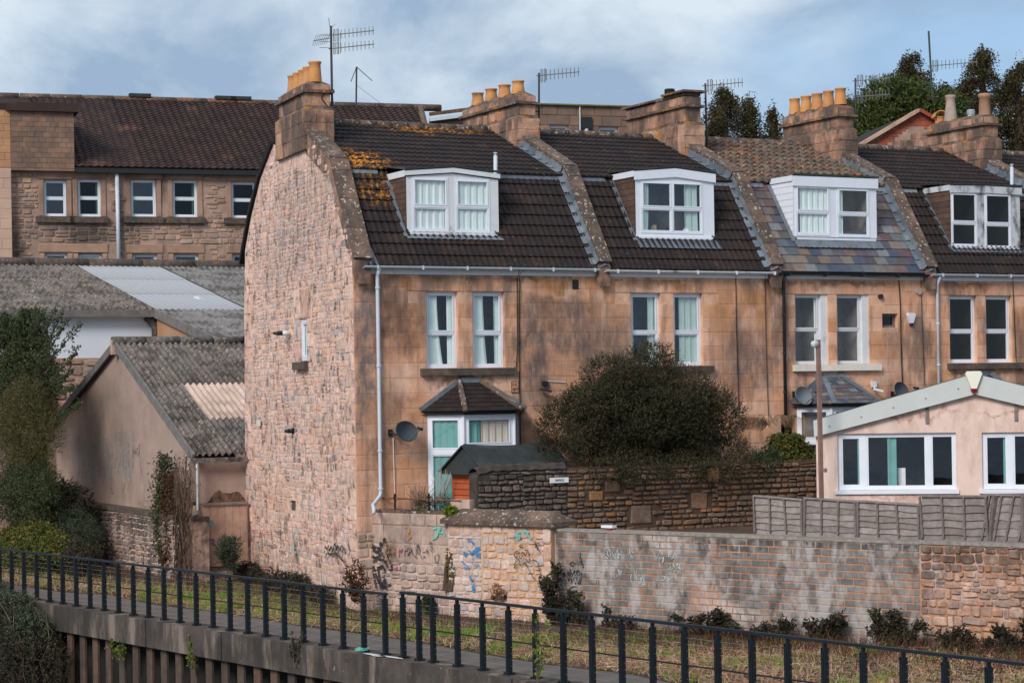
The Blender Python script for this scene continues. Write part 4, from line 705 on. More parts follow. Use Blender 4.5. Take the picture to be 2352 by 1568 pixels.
# ---------------------------------------------------------------- chimneys
def chimney(h,F,s0,s1,w,zb,zs,zc,zt,zcap,pots,name='chimney',style=0,crown=.14,seed=1):
    """F side frame; s0..s1 the long side, w thickness inwards; zb foot, zs shoulder, zc cornice, zt top, zcap crown"""
    G=Frame(tuple(F.W(s1,0,0)[:2]),tuple((-F.n)[:2])) ; c=MB(); e=.07; w2=w
    c.box(F,s0-e,s1+e,zb,zs,-w-e,e); c.box(F,s0,s1,zs,zc,-w,0.)
    # sloping shoulder
    for A_,B_ in (((s0-e,s1+e,e,-w-e),(s0,s1,0.,-w)),):
        b=[F.W(A_[0],zs,A_[2]),F.W(A_[1],zs,A_[2]),F.W(A_[1],zs,A_[3]),F.W(A_[0],zs,A_[3])]; t=[F.W(B_[0]-.0,zs+.07,B_[2]+.0),F.W(B_[1],zs+.07,B_[2]),F.W(B_[1],zs+.07,B_[3]),F.W(B_[0],zs+.07,B_[3])]
        c.add(b+t,[(0,1,5,4),(1,2,6,5),(2,3,7,6),(3,0,4,7)])
    ch=c.build(name,M_chimdark,h); m=MB()
    # cornice, upper course and the mortar crown
    m.box(F,s0-.09,s1+.09,zc,zc+.06,-w-.09,.09); m.build('cornice',M_chimdark,ch)
    m=MB(); m.box(F,s0-.01,s1+.01,zc+.06,zt,-w-.01,.01)
    b=[F.W(q[0],zt,q[1]) for q in ((s0-.01,.01),(s1+.01,.01),(s1+.01,-w-.01),(s0-.01,-w-.01))]; k=min(.2,w*.35); t=[F.W(q[0],zt+crown,q[1]) for q in ((s0+k*1.4,-k),(s1-k*1.4,-k),(s1-k*1.4,-w+k),(s0+k*1.4,-w+k))]
    m.add(b+t,[(0,1,5,4),(1,2,6,5),(2,3,7,6),(3,0,4,7),(4,5,6,7)]); m.build('chimney_crown',M_chimdark,ch)
    pl=[]
    for FF,a0,a1,off in ((F,s0,s1,0),(G,0.,w,0)):
        g0,g1=(a0-e,a1+e); pl+=ashlar(FF,g0,g1,zb,zs-.01,[],.30,.46,d=e,seed=seed,dep=(.01,.03)) ; pl+=ashlar(FF,a0,a1,zs+.07,zc-.005,[],.24,.44,d=0,seed=seed+1,dep=(.006,.016)); pl+=ashlar(FF,a0,a1,zc+.065,zt,[],.3,.5,d=.01,seed=seed+2,dep=(.006,.016))
    pieces(ch,'stone_block',M_chim,pl,'rough')
    for (t,z0,hh,r0,r1,mt,kind) in pots:
        p=F.W(s0+(s1-s0)*t,z0,-w/2); m=MB()
        if kind==0: m.lathe(p,[(r0*.98,0),(r0,.02),(r1*.93,hh*.62),(r1*.90,hh*.88),(r1*1.03,hh*.92),(r1*1.05,hh*.98),(r1,hh),(r1*.8,hh),(r1*.75,hh*.6),(0,hh*.6)],18)
        elif kind==1: m.lathe(p,[(r0,0),(r1,hh*.8),(r1*1.12,hh*.82),(r1*1.12,hh*.97),(r1,hh),(r1*.8,hh),(r1*.75,hh*.6),(0,hh*.6)],18)
        elif kind==2:                              # ribbed flue terminal
            pr=[(r0,0),(r0,hh*.35)]
            for k in range(4): z=hh*(.38+.13*k); pr+=[(r0*1.25,z),(r0*1.25,z+hh*.07),(r0,z+hh*.08),(r0,z+hh*.12)]
            m.lathe(p,pr+[(r0*1.2,hh*.92),(r0*1.1,hh),(0,hh*1.05)],14)
        elif kind==3:                              # short pot with a half round hood
            m.lathe(p,[(r0,0),(r0,hh*.5),(r0*1.1,hh*.52),(r0*1.1,hh*.62),(r0*.8,hh*.62),(0,hh*.5)],16)
            vs=[]
            for sx in (-.2,.2):
                for rr in (r0*1.45,r0*1.25):
                    for k in range(9): t2=math.pi*k/8; vs.append(p+CR*math.cos(t2)*rr+CF*sx+a([0,0,hh*.55+math.sin(t2)*rr]))
            m.add(vs,[(k,k+1,k+19,k+18) for k in range(8)]+[(k+9,k+10,k+28,k+27) for k in range(8)]+[(k,k+9,k+10,k+1) for k in range(8)]+[(k+18,k+19,k+28,k+27) for k in range(8)])
        m.build('flue_terminal' if kind==2 else 'chimney_pot',mt,ch,smooth=kind<2)
    return ch,G
def zs(F,u,vs_,d=0): return [F.px(u,v,d)[1] for v in vs_]
s0,s1=GAB.px(641,240)[0],GAB.px(703,240)[0]
zf=zs(GAB,704,(300,250,212,206,192))
POT=lambda t,z,hh,r0=.125,r1=.115,mt=None,k=0:(t,z,hh,r0,r1,mt or M_pot,k)
zt=zf[4]
chimney(HOUSE[0],GAB,s0,s1,.56,GAB.px(704,345)[1],zf[1],zf[2],zt,0,[POT(t,zt+.07,.42 if k<4 else .47,.14 if k<3 else .155,.125 if k<3 else .145) for k,t in enumerate((.10,.30,.50,.70,.91))],seed=3)
SF=lambda x:Frame((x,0),(0,-1))
def chim(i,X,u0,u1,v0,vv,w,pots,seed,crown=.14):
    F=SF(X); s0=F.px(u0,v0)[0]; s1=F.px(u1,v0)[0]; z=zs(F,u1,vv); return chimney(HOUSE[i],F,s0,s1,w,z[0]-.6,z[1],z[2],z[3],0,pots(z[3]+.09,s1-s0),seed=seed,crown=crown),F,s0,s1,z
c2=chim(1,5.78,1063,1190,250,(345,271,239,219),.46,lambda z,L:[POT(t,z,.32,.17,.15) for t in (.13,.38,.62,.86)],21)
c3=chim(2,10.38,1440,1574,250,(312,285,246,221),.44,lambda z,L:[POT(.62,z+.06,.18,.11,.11,M_black,2)],31,crown=.02)
c4=chim(3,14.88,1798,1926,250,(340,298,268,246),.46,lambda z,L:[POT(t,z-.0,.43,.165,.145) for t in (.09,.30,.50,.70,.91)],41)
c5=chim(4,19.58,2130,2259,280,(360,320,288,268),.48,lambda z,L:[POT(.10,z-.05,.36,.13,.13,M_pot,3),POT(.30,z-.02,.72,.19,.14,M_potg,0),POT(.66,z,.20,.09,.09,M_gut,2),POT(.90,z-.02,.58,.155,.145,M_pot2,1)],51,crown=.12)
# thin slabs over the third chimney
F=c3[1];m=MB(); m.box(F,c3[2]-.14,c3[2]+(c3[3]-c3[2])*.52,c3[4][3]+.025,c3[4][3]+.075,-.52,.10); m.box(F,c3[2]+(c3[3]-c3[2])*.66,c3[3]+.12,c3[4][3]+.10,c3[4][3]+.15,-.56,.12); m.box(F,c3[2]+(c3[3]-c3[2])*.50,c3[3]-.02,c3[4][3]+.02,c3[4][3]+.10,-.46,.02); m.build('capping_slab',M_chimdark,c3[0][0])
# terracotta air bricks of the second chimney
for k,t in enumerate((.40,.65)):
    F=c2[1]; s=c2[2]+(c2[3]-c2[2])*t; z=(c2[4][2]-.19); m=MB(); m.box(F,s,s+.2,z-.11,z+.11,.017,.03)
    for j in range(6): m.box(F,s+.015,s+.185,z-.095+j*.034,z-.08+j*.034,.03,.04)
    m.build('air_brick',M_terr,c2[0][0])
F=c2[1]; MB().tube([F.W(c2[2]-.03,c2[4][2]-.34,.03),F.W(c2[3]+.03,c2[4][2]-.34,.03)],.012,5).build('strap_wire',M_alu,c2[0][0])
# ---------------------------------------------------------------- television aerials
BD=CR*math.cos(.48)-CF*math.sin(.48)
def yagi(m,base,dir_,L,n,el,refl=True,first=.2):
    dir_=a(dir_)/np.linalg.norm(dir_); up=a([0,0,1.]); m.tube([base-dir_*.08,base+dir_*L],.012,5)
    for k in range(n):
        t=first+(L-first-.02)*k/(n-1); e=el*(1.05-.12*k/n); p=base+dir_*t; m.tube([p-up*e/2,p+up*e/2],.0075,4)
    if refl:
        for t,hh in ((.07,el*1.45),(.16,el*1.5)):
            p=base+dir_*t
            for o_ in (-.018,.018): m.tube([p+dir_*o_-up*hh*.45,p+dir_*o_+up*hh*.4],.009,4)
            m.tube([p-dir_*.018-up*hh*.45,p+dir_*.018-up*hh*.45],.009,4); m.tube([p-dir_*.018+up*hh*.4,p+dir_*.018+up*hh*.4],.009,4)
def aerial(label,foot,top,booms,r_=.022,extra=None,stay=None):
    t=thing('tv_aerial',label,'aerial',foot,'television aerials on the chimneys'); m=MB(); m.tube([foot,top],r_,7); 
    if stay: 
        for p,q in stay: m.bar(p,q,.035)
    m.build('mast',M_mast,t)
    for (z,L,n,el,d_) in booms: m=MB(); yagi(m,a(foot)+(a(top)-a(foot))*z,d_ if d_ is not None else BD,L,n,el); m.build('aerial_array',M_alu,t)
    if extra: extra(t)
    return t
def atY(u,v,Y): return onY(u,v,Y)
Yc=4.0; f=atY(763,243,3.5); tp=atY(760,60,3.5)
def ex1(t):
    m=MB(); c=atY(757,88,3.5); dd=a([-.75,.5,-.12]); 
    m.tube([c,c+dd*.42],.012,5)
    for k in range(8): p=c+dd*(.04+.05*k); q=a([.12,.16,.17]); m.tube([p-q*.9,p+q*.9],.0065,4)
    for v_ in (82,97,111): 
        p=atY(760,v_,3.5); m.tube([p-CR*.26+a([0,0,.02]),p+CR*.03],.008,4)
    for k in range(5): p=atY(766+4*k,98,3.5); m.tube([p+a([0,0,.22]),p-a([0,0,.26])],.006,4)
    m.tube([atY(760,80,3.5),atY(755,42,3.5)],.008,4); m.tube([atY(758,68,3.5),atY(770,56,3.5)],.006,4); m.build('reflector_array',M_alu,t)
    m=MB(); p=f; m.bar(atY(750,207,3.4),atY(766,207,3.5),.03); m.bar(atY(738,224,3.3),atY(752,207,3.3),.03); m.bar(atY(738,226,3.3),atY(752,246,3.3),.03); m.bar(atY(748,243,3.4),atY(768,243,3.5),.03); m.bar(atY(756,207,3.45),atY(756,243,3.45),.03); m.build('wall_bracket',M_mast,t)
aerial('tall twin aerial with spiky arrays on the gable end chimney',f,tp,[],.028,ex1)
t=bpy.data.objects['tv_aerial']; 
for v_ in (81,112):
    m=MB(); yagi(m,atY(762,v_,3.5),BD,1.12,9,.20,first=.25); m.build('aerial_array',M_alu,t)
def simple(u,v0,v1,Y,label,vb,L,n=9,el=.24,n2=None,lean=0):
    f=atY(u,v0,Y); tp=atY(u+lean,v1,Y); bo=[((vv-v0)/(v1-v0),L,n,el,None) for vv in vb]; aerial(label,f,tp,bo,.026,stay=[(f+a([-.18,0,.35]),f+a([.03,0,.35])),(f+a([-.18,0,.05]),f+a([.03,0,.05]))])
simple(1238,290,168,3.6,'single short aerial on the chimney with four yellow pots',(174,),1.07)
simple(1624,345,192,3.6,'aerial on a pale stained mast beside the flat capped chimney',(197,),1.0,lean=-4)
simple(1965,300,180,3.6,'aerial with two arrays one above the other beside five yellow pots',(186,223),.92)
f=atY(2142,232,3.4); simple(2142,232,72,3.4,'dark leaning pole with an aerial halfway up beside the grey pot',(152,),1.25,n=11,lean=-9)
# guyed mast on the far roof
t=thing('guyed_mast','thin mast with guy wires on the brown roof behind the terrace','mast',atD(818,248,85)); m=MB(); m.tube([atD(818,248,85),atD(819,154,85)],.035,6)
m.build('mast',M_mast,t); m=MB(); m.tube([atD(819,154,85),atD(855,186,85)],.02,4); m.tube([atD(819,154,85),atD(806,188,85)],.02,4); m.tube([atD(819,196,85),atD(884,245,85)],.010,4); m.build('guy_wire',M_alu,t)
# ---------------------------------------------------------------- dishes, boxes, cables on the walls
def dish(label,c,nrm,rx,rz,mat,arm=.42,wallp=None,lnb=None):
    nrm=a(nrm)/np.linalg.norm(nrm); X=np.cross(a([0,0,1.]),nrm); X/=np.linalg.norm(X); Y=np.cross(nrm,X); t=thing('satellite_dish',label,'satellite dish',wallp,'satellite dishes on the terrace'); m=MB(); vs=[c-nrm*.10];fs=[]; N_=28
    for j in range(1,6):
        rr=j/5
        for k in range(N_): th=2*math.pi*k/N_; vs.append(c-nrm*.10*(1-rr*rr)+X*math.cos(th)*rx*rr+Y*math.sin(th)*rz*rr)
    for k in range(N_): fs.append((0,1+k,1+(k+1)%N_))
    for j in range(4):
        for k in range(N_): q=1+j*N_+k; q2=1+j*N_+(k+1)%N_; fs.append((q,q+N_,q2+N_,q2))
    m.add(vs,fs); m.build('reflector',mat,t,smooth=True)
    ring=MB(); ring.tube([c+X*math.cos(2*math.pi*k/28)*rx+Y*math.sin(2*math.pi*k/28)*rz for k in range(29)],.008,5,cap=False); ring.build('rim',mat,t)
    m=MB(); q=c-Y*rz*.92+nrm*.02; e=c+nrm*arm-Y*rz*.75+Y*.08; m.tube([q-nrm*.05,e],.014,6); m.build('feed_arm',M_alu,t); m=MB(); m.tube([e-nrm*.07+Y*.05,e+nrm*.05-Y*.02],[.028,.035],8); m.build('receiver_head',M_black,t)
    m=MB(); m.tube([c-nrm*.12,c-nrm*.2-Y*.05,a(wallp)],.022,6); m.bar(a(wallp)-a([0,0,.07]),a(wallp)+a([0,0,.07]),.09,.03); m.build('wall_bracket',M_black,t)
    return t
dn=(.32,-1,.34)
dish('dark grey satellite dish left of the bay window',onY(934,990,-.42),dn,.30,.225,M_dish,wallp=onY(896,993,-.03))
dish('light grey satellite dish by the black downpipe, behind the lamp pole',onY(1846,908,-.45),dn,.30,.22,M_dishg,wallp=onY(1824,905,-.03))
dish('dark dish half hidden behind the sloping pale fascia',onY(2071,897,-.4),dn,.28,.22,M_dish,wallp=onY(2050,905,-.03))
def cable(label,pts,r_=.009,mat=None,name='cable',cat='cable',grp='cables on the house walls'):
    m=MB(); m.tube([a(p) for p in pts],r_,5); o=m.build(name,mat or M_cable); tag(o,label,cat,grp); return o
fy=lambda u,v:onY(u,v,-.035)
cable('white cable hanging from the dark dish to the ground',[fy(903,1005),fy(905,1080),fy(907,1150)],.009,M_paint)
cable('black double cable looped at the gutter beside the first pair of windows',[fy(1205,612),fy(1193,618),fy(1188,640),fy(1189,800),fy(1186,842),fy(1178,846)],.011)
cable('thin black cable down the joint between the first two houses',[fy(1206,618),fy(1194,628),fy(1193,740),fy(1194,900),fy(1196,1040)],.010)
cable('black cable dropping beside the second pair of windows',[fy(1690,628),fy(1692,760),fy(1698,960)],.010)
cable('thin dark cable left of the black downpipe',[fy(1757,626),fy(1760,800),fy(1766,980)],.008)
cable('knotted black cable right of the square vent window',[fy(2064,630),fy(2068,700),fy(2070,800),fy(2073,880)],.013)
cable('thin cable left of the grey right hand downpipe',[fy(2115,628),fy(2118,740),fy(2124,885)],.007)
cable('black cable beside the rightmost pair of windows',[fy(2326,636),fy(2330,740),fy(2334,830)],.010)
cable('long thin telephone wire slung under the gutters',[fy(1200,622),fy(1400,632),fy(1700,634),fy(2120,636)],.006)
cable('thin wire along the second and third gutters',[onY(1420,604,-.3),onY(1700,618,-.28),onY(2060,640,-.1)],.005)
# flues on the gable, camera lamps, alarm boxes
def flue(label,u,v,L,coll,F=GAB):
    s,z=F.px(u,v); p=F.W(s,z,0); t=thing('boiler_flue',label,'flue',p,'boiler flues on the gable'); d_=F.n
    MB().tube([p,p+d_*L*.55],.055,12).build('flue_tube',coll,t,smooth=True); m=MB(); m.tube([p+d_*L*.5,p+d_*L*.72,p+d_*L],[.058,.05,.03],12); m.build('flue_cowl',M_black,t,smooth=True); MB().tube([p,p+d_*.02],.085,12).build('wall_plate',M_black if coll is M_black else M_gmortar,t)
flue('white boiler flue with black cowl left of the narrow gable window',668,765,.42,M_paint); flue('short black boiler flue low on the gable',675,989,.22,M_black)
s,z=GAB.px(600,971); m=MB(); m.box(GAB,s-.05,s+.05,z-.08,z+.08,.06,.11); m.box(GAB,s+.08,s+.16,z-.07,z+.09,.06,.09); m.box(GAB,s-.01,s+.12,z-.02,z+.03,.05,.08); o=m.build('junction_box',M_cream); tag(o,'small cream junction boxes on the rubble gable','junction box')
s,z=GAB.px(624,381); m=MB(); m.tube([GAB.W(s-.1,z,.05),GAB.W(s+.12,z,.05)],.02,6); m.build('pipe_stub',M_paint,HOUSE[0])
def sign(name,F,r,d,mat,label,cat,lines,size,inkmat,border=False,sx=1.):
    t=thing(name,label,cat,F.W((r[0]+r[1])/2,r[2],d)); MB().box(F,*r,d,d+.015).build('plate',mat,t)
    if border:
        m=MB(); e=.008
        for q in ((r[0],r[1],r[2],r[2]+e),(r[0],r[1],r[3]-e,r[3]),(r[0],r[0]+e,r[2]+e,r[3]-e),(r[1]-e,r[1],r[2]+e,r[3]-e)): m.box(F,*q,d+.015,d+.02)
        m.build('border',inkmat,t)
    for k,(txt,zz,hh) in enumerate(lines):
        c=bpy.data.curves.new('lettering','FONT'); c.align_x='CENTER'; c.align_y='CENTER'; c.extrude=.002; x_=0
        c.body=txt; c.size=hh; o=bpy.data.objects.new('tmp',c); COL.objects.link(o); dg=bpy.context.evaluated_depsgraph_get(); me=bpy.data.meshes.new_from_object(o.evaluated_get(dg)); bpy.data.objects.remove(o)
        me.materials.clear(); me.materials.append(inkmat); q=bpy.data.objects.new('lettering',me); COL.objects.link(q); attach(q,t); p=F.W((r[0]+r[1])/2,zz,d+.02); M=Matrix([[F.ex[j]*sx,0,F.n[j],p[j]] for j in range(3)]+[[0,0,0,1]]); M[2][1]=1.; q.matrix_basis=M
    return t
r=wrect(1173,1190,875,901); sign('wall_plaque',FAC,r,.012,M_terr,'small orange plaque with black letters on the wall right of the tiled bay roof','plaque',[('F. C.',r[3]-.08,.085),('18.FT',r[2]+.065,.085)],0,M_blackp,True,.75)
def alarm(label,p,F,w_,hh,mat,low):
    t=thing('alarm_box',label,'alarm box',F.W(p[0],p[1],.0)); s,z=p; m=MB(); o=[(-.5,.35),(-.4,.5),(.4,.5),(.5,.35),(.14,-.5),(-.14,-.5)]; n=6
    vs=[F.W(s+x*w_,z+y*hh,0.) for x,y in o]+[F.W(s+x*w_*.9,z+y*hh*.92,.07) for x,y in o]; m.add(vs,[(k,(k+1)%n,(k+1)%n+n,k+n) for k in range(n)]+[tuple(range(n,2*n))]); m.build('cover',mat,t)
    m=MB(); m.lathe(F.W(s,z-hh*.52,.035),[(.0,-.03),(w_*.16,-.025),(w_*.2,.02),(w_*.2,.04)],10); m.build('strobe_lens',low,t)
p=FAC.px(2091,732); alarm('small white triangular alarm box between the square vent and the grey downpipe',p,FAC,.26,.28,M_paint,M_bluel)
# camera, floodlight and vents
t=thing('security_camera','white security camera pointing down below its junction box','camera',onY(2007,900,-.05)); c=onY(2007,882,-.03); MB().xyz(c[0]-.07,c[0]+.07,-.07,-.01,c[2]-.07,c[2]+.07).build('junction_box',M_paint,t); q=onY(2010,896,-.12); m=MB(); m.tube([c,q],.015,6); m.tube([q+a([-.05,0,.03]),q+a([.16,-.1,-.04])],.035,8); m.build('camera_body',M_paint,t)
t=thing('floodlight','black floodlight on the wall left of the big bush','floodlight',onY(1250,885,-.05)); c=onY(1251,880,-.05); MB().xyz(c[0]-.06,c[0]+.06,-.10,-.02,c[2]-.04,c[2]+.05).build('housing',M_black,t); q=onY(1250,896,-.12); m=MB(); m.bar(q+a([-.1,0,.03]),q+a([.14,-.08,-.03]),.08,.05); m.build('lamp_head',M_black,t); m=MB(); m.tube([onY(1251,878,-.06),onY(1256,875,-.03),onY(1300,878,-.03)],.009,5); m.build('white_flex',M_paint,t)
r=wrect(1314,1328,643,664); m=MB(); m.box(FAC,*r,.0,.02)
for k in range(5): m.box(FAC,r[0]+.02,r[1]-.02,r[2]+.03+k*.04,r[2]+.05+k*.04,.02,.03)
m.build('vent_grille',M_black,HOUSE[1])
for (u,v,rr,mt) in ((2022,681,.06,M_black),(2109,668,.09,M_potg)):
    p=onY(u,v,-.02); MB().tube([p+a([0,.1,0]),p+a([0,-.05,0])],rr,12).build('round_vent',mt,HOUSE[2])

# toiletries standing on the sill of the second dormer
Fd=Frame((0,slopey(8.0)-.02),(1,0)); zb_=Fd.px(1500,531)[1]+.0; rr=random.Random(4)
for k,(u,hh,ww,mt,lb) in enumerate(((1483,.11,.03,M_upvc,'small white bottle at the left end of the dormer window sill'),(1497,.13,.035,M_curtt,'tall teal bottle on the dormer window sill'),(1503,.15,.07,M_terr,'orange carton on the dormer window sill'),(1532,.13,.07,M_bluel,'dark blue pot on the dormer window sill'),(1541,.11,.05,M_curtt,'teal jar beside the dark blue pot on the sill'),(1575,.10,.16,M_curtw,'crumpled white cloth on the right half of the dormer sill'),(1596,.17,.03,M_upvc,'thin white tube by the right curtain in the dormer'))):
    s_,_=Fd.px(u,531,-.1); c_=Fd.W(s_,zb_-.0,-.085); m=MB()
    if k in (2,): m.box(Fd,s_-ww/2,s_+ww/2,zb_,zb_+hh,-.11,-.06)
    elif k==5: m.lathe(c_,[(ww*.6,0),(ww*.55,hh*.4),(ww*.35,hh*.8),(ww*.2,hh),(0,hh*.9)],9)
    else: m.lathe(c_,[(0,0),(ww/2,0),(ww/2,hh*.7),(ww/4,hh*.78),(ww/4,hh),(0,hh)],8)
    tag(m.build('toiletry',mt),lb,'toiletry','things on the second dormer sill')
# ---------------------------------------------------------------- ground
def sheet(name,pts,z,mat,kind='structure',label=None):
    m=MB(); m.add([(p[0],p[1],z) for p in pts],[tuple(range(len(pts)))]); 
    o=m.build(name,mat); o['kind']=kind
    if sum(pts[i][0]*pts[(i+1)%len(pts)][1]-pts[(i+1)%len(pts)][0]*pts[i][1] for i in range(len(pts)))<0: o.data.flip_normals()
    return o
q0=onZ(2,1366,0); q1=onZ(1230,1561,0); RD=(q1-q0)/np.linalg.norm(q1-q0)     # the railing runs along this line
RL=Frame((q0[0],q0[1]),(RD[0],RD[1]))                                       # n points to the river
def RP(s,off,z=0.): return RL.W(s,z,off)
sheet('ground',[RP(-900,-.3),RP(500,-.3),RP(500,-900),RP(-900,-900)],-.05,M_soil)
sheet('river_water',[RP(-900,.3),RP(500,.3),RP(500,60),RP(-900,60)],-3.6,M_water)
r=random.Random(2)
E_in=[(131,1357),(253,1366),(362,1388),(456,1399),(578,1416),(696,1437),(879,1460),(1031,1486),(1152,1507),(1262,1525),(1449,1546),(1541,1566)]
ins=[onZ(u,v,0) for u,v in E_in]
left=[RP(-60,-1.9),RP(-6,-1.9)]+[p for p in ins]; end=ins[-1]
sl_=[( (p-RL.o)@RL.ex, (p-RL.o)@RL.n) for p in left]; sl_+=[(sl_[-1][0]+k,sl_[-1][1]+.02*k) for k in (3,8,20)]
sheet('path',[RP(s,.0) for s in (-60,40)]+[RP(s,o) for s,o in sl_[::-1]],-.006+.0,M_path)
# quay: concrete edge beam, steel piles below
qw=thing('quay_wall','concrete topped steel pile wall holding the path above the river','retaining wall',RP(10,.4,-3))
m=MB(); bk=[-12+.0]
s=-32.
beams=[]
while s<38:
    s2=s+3.05; m=MB(); dz=r.uniform(-.01,.01); m.box(RL,s+.012,s2-.012,-.52,.02+dz,-.26,.27+r.uniform(-.01,.01)); m.build('edge_beam',M_conc,qw); s=s2
s=-31.; 
pil=[]
while s<37:
    m=MB(); m.box(RL,s,s+.24,-4.2,-.5,.10,.15); m.build('pile',M_pile,qw); s+=.61
MB().box(RL,-32,38,-4.2,-.5,-.45,-.28).build('pile_web',M_piled,qw)
# ---------------------------------------------------------------- railing
def railing(label,posts,s0,s1,H=1.06):
    t=thing('railing',label,'railing',RP(posts[0],0),'railings along the river path')
    mt=M_rail
    key='post'
    for s in posts:
        if key not in MESH:
            m=MB(); Fz=Frame((0,0),(RL.ex[0],RL.ex[1])); m.box(Fz,-.012,.012,.0,.93,-.045,.045); m.box(Fz,-.034,-.022,.0,.97,-.042,.042); m.box(Fz,.022,.034,.0,.97,-.042,.042); m.box(Fz,-.014,.014,.93,1.04,-.03,.03); m.box(Fz,-.07,.07,.0,.014,-.075,.075)
            for x_,y_ in ((-.05,-.055),(.05,-.055),(-.05,.055),(.05,.055)): m.box(Fz,x_-.01,x_+.01,.014,.04,y_-.01,y_+.01)
            mm=m.build('post',mt); MESH[key]=mm.data; bpy.data.objects.remove(mm)
        o=bpy.data.objects.new('post',MESH[key]); COL.objects.link(o); attach(o,t); o.matrix_basis=Matrix.Translation(Vector(RP(s,.0,.02)))@Matrix.Diagonal((1,1,H/1.06,1))
    m=MB(); m.box(RL,s0,s1,H-.01,H+.03,-.035,.035); m.build('top_rail',mt,t)
    ps=posts
    for p,q in zip(ps,ps[1:]): m=MB(); m.box(RL,p+.03,q-.03,.545,.565,-.028,.0); m.build('mid_rail',mt,t)
    for z in (.16,.26,.36,.46,.66,.76,.86,.95): m=MB(); m.tube([RP(s0,-.01,z),RP(s1,-.01,z)],.0030,4); m.build('wire',M_wire,t)
proj=lambda u,v:(onZ(u,v,.0)-RL.o)@RL.ex
sA=proj(889,1506); sB=proj(926,1513)
pa=[sA-.665*k for k in range(0,62)][::-1]; railing('long left section of dark path railing, ending at the gap',pa,pa[0]-.05,sA+.05)
pb=[sB,proj(961,1519),proj(994,1524)]; x=pb[-1]
while x<33: x+=.695; pb.append(x)
railing('right section of dark path railing, starting just after the gap',pb,sB-.05,pb[-1]+.05,H=1.12)
t=thing('paint_stain','splash of white paint on the beam below the railing gap','paint',RP(sA,.1,.03)); m=MB()
for (c,o_,rx,ry) in ((sA-.10,.16,.34,.07),(sA+.35,.13,.38,.06),(sA+.05,.24,.12,.04)):
    m.add([RP(c+math.cos(k*.52)*rx*(1+.15*math.sin(k*2.3)),o_+math.sin(k*.52)*ry,.034) for k in range(12)],[tuple(range(12))])
o=m.build('paint',M_sign,t); 
if o.data.polygons[0].normal.z<0: o.data.flip_normals()
m=MB(); pp=[]; r=random.Random(5); c=proj(868,1497)
for k in range(40): pp.append(RP(c-.12+r.uniform(-.12,.12),.02+r.uniform(-.08,.08),.04+r.uniform(0,.05)))
m.tube(pp,.011,5); o=m.build('rope',S_teal); tag(o,'knot of pale blue rope at a railing post foot left of the gap','rope')
# ---------------------------------------------------------------- walls along the path
def wallthing(name,label,F,poly,thick,core,group=None,loc=None,cat='wall'):
    t=thing(name,label,cat,loc if loc is not None else F.W(poly[0][0],0,0),group); m=MB(); m.poly(poly,[],F,0,-thick)
    vs=[F.W(p[0],p[1],-thick) for p in poly]; w_=m.build('wall_core',core,t); return t,w_
pz=lambda u,v:LW.px(u,v)
s_=lambda u,v=1300:LW.px(u,v)[0]
# pieces of wall: low wall, pier, block wall, rubble wall
sP0,sP1=s_(1035),s_(1273); sK1=s_(2115,1350); S_end=sK1+7
zlow=LW.px(900,1172)[1]
t,wc=wallthing('garden_wall','low stone wall between the gable corner and the coped pier, black graffiti','' or LW,rect(-.22,sP0+.05,-.5,zlow-.04),.34,M_pmo if False else M_pm)
HS=rect(-.22,sP0+.03,-.5,.98)
def hq(u0,u1,v0,v1): q=wrect(u0,u1,v0,v1,LW); return q
pl=[]; x=-.2; rr=random.Random(3)
while x<sP0:
    w_=rr.uniform(.3,.5); x2=min(x+w_,sP0+.03); pl.append(pm(LW,(x+x2)/2,zlow-.04-.13,x2-x-.012,.25,.03)); x=x2
pl+=ashlar(LW,-.2,sP0+.02,.98,zlow-.30,[],.40,.55,seed=8,dep=(.015,.03),gap=.014)
pieces(wc,'dressed_stone',M_low,pl,'rough')
pl=rubble(LW,HS,[],(.09,.22),(.12,.34),gap=.02,dep=(.015,.05),seed=17); pieces(wc,'rubble_stone',M_low,pl,'rubble')
x=-.26; rr=random.Random(9)
while x<sP0-.05:
    x2=min(x+rr.uniform(.4,.7),sP0+.0); MB().box(LW,x,x2-.01,zlow-.045,zlow+rr.uniform(.0,.02),-.40,.03).build('coping_stone',M_coping,wc); x=x2
# pier wall with hipped coping
zp=LW.px(1150,1205)[1]; 
t,wc=wallthing('coped_wall','taller wall with hipped stone coping, blue graffiti left, ochre mortar right',LW,rect(sP0,sP1,-.5,zp),.50,M_pm)
for v in (0,): pass
FP=Frame(tuple(LW.W(0,0,.07)[:2]),tuple(LW.ex[:2])); sM=s_(1113)
MB().poly(rect(sP0-.0,sM,-.5,zp),[],LW,.07,0).build('mortar_face',M_pm,wc); MB().poly(rect(sM+.002,sP1+.0,-.5,zp),[],LW,.085,0).build('mortar_face',M_pmo,wc)
pl=rubble(FP,rect(sP0+.01,sM-.01,-.5,zp-.26),[],(.10,.20),(.12,.30),gap=.024,dep=(.01,.028),seed=5,jit=.6,rot=.1,seg=.7)+ashlar(FP,sP0+.01,sM-.01,zp-.25,zp-.02,[],.24,.35,seed=6)
pl+=rubble(FP,rect(sM+.02,sP1-.16,-.5,zp-.01),[],(.12,.24),(.13,.34),gap=.028,dep=(.01,.035),d=.015,seed=7,jit=.6,rot=.1,seg=.8)+ashlar(FP,sP1-.2,sP1+.01,-.5,zp-.01,[],.32,.4,seed=8,d=.015,dep=(.02,.04))
pieces(wc,'rubble_stone',M_pier,pl,'rubble')
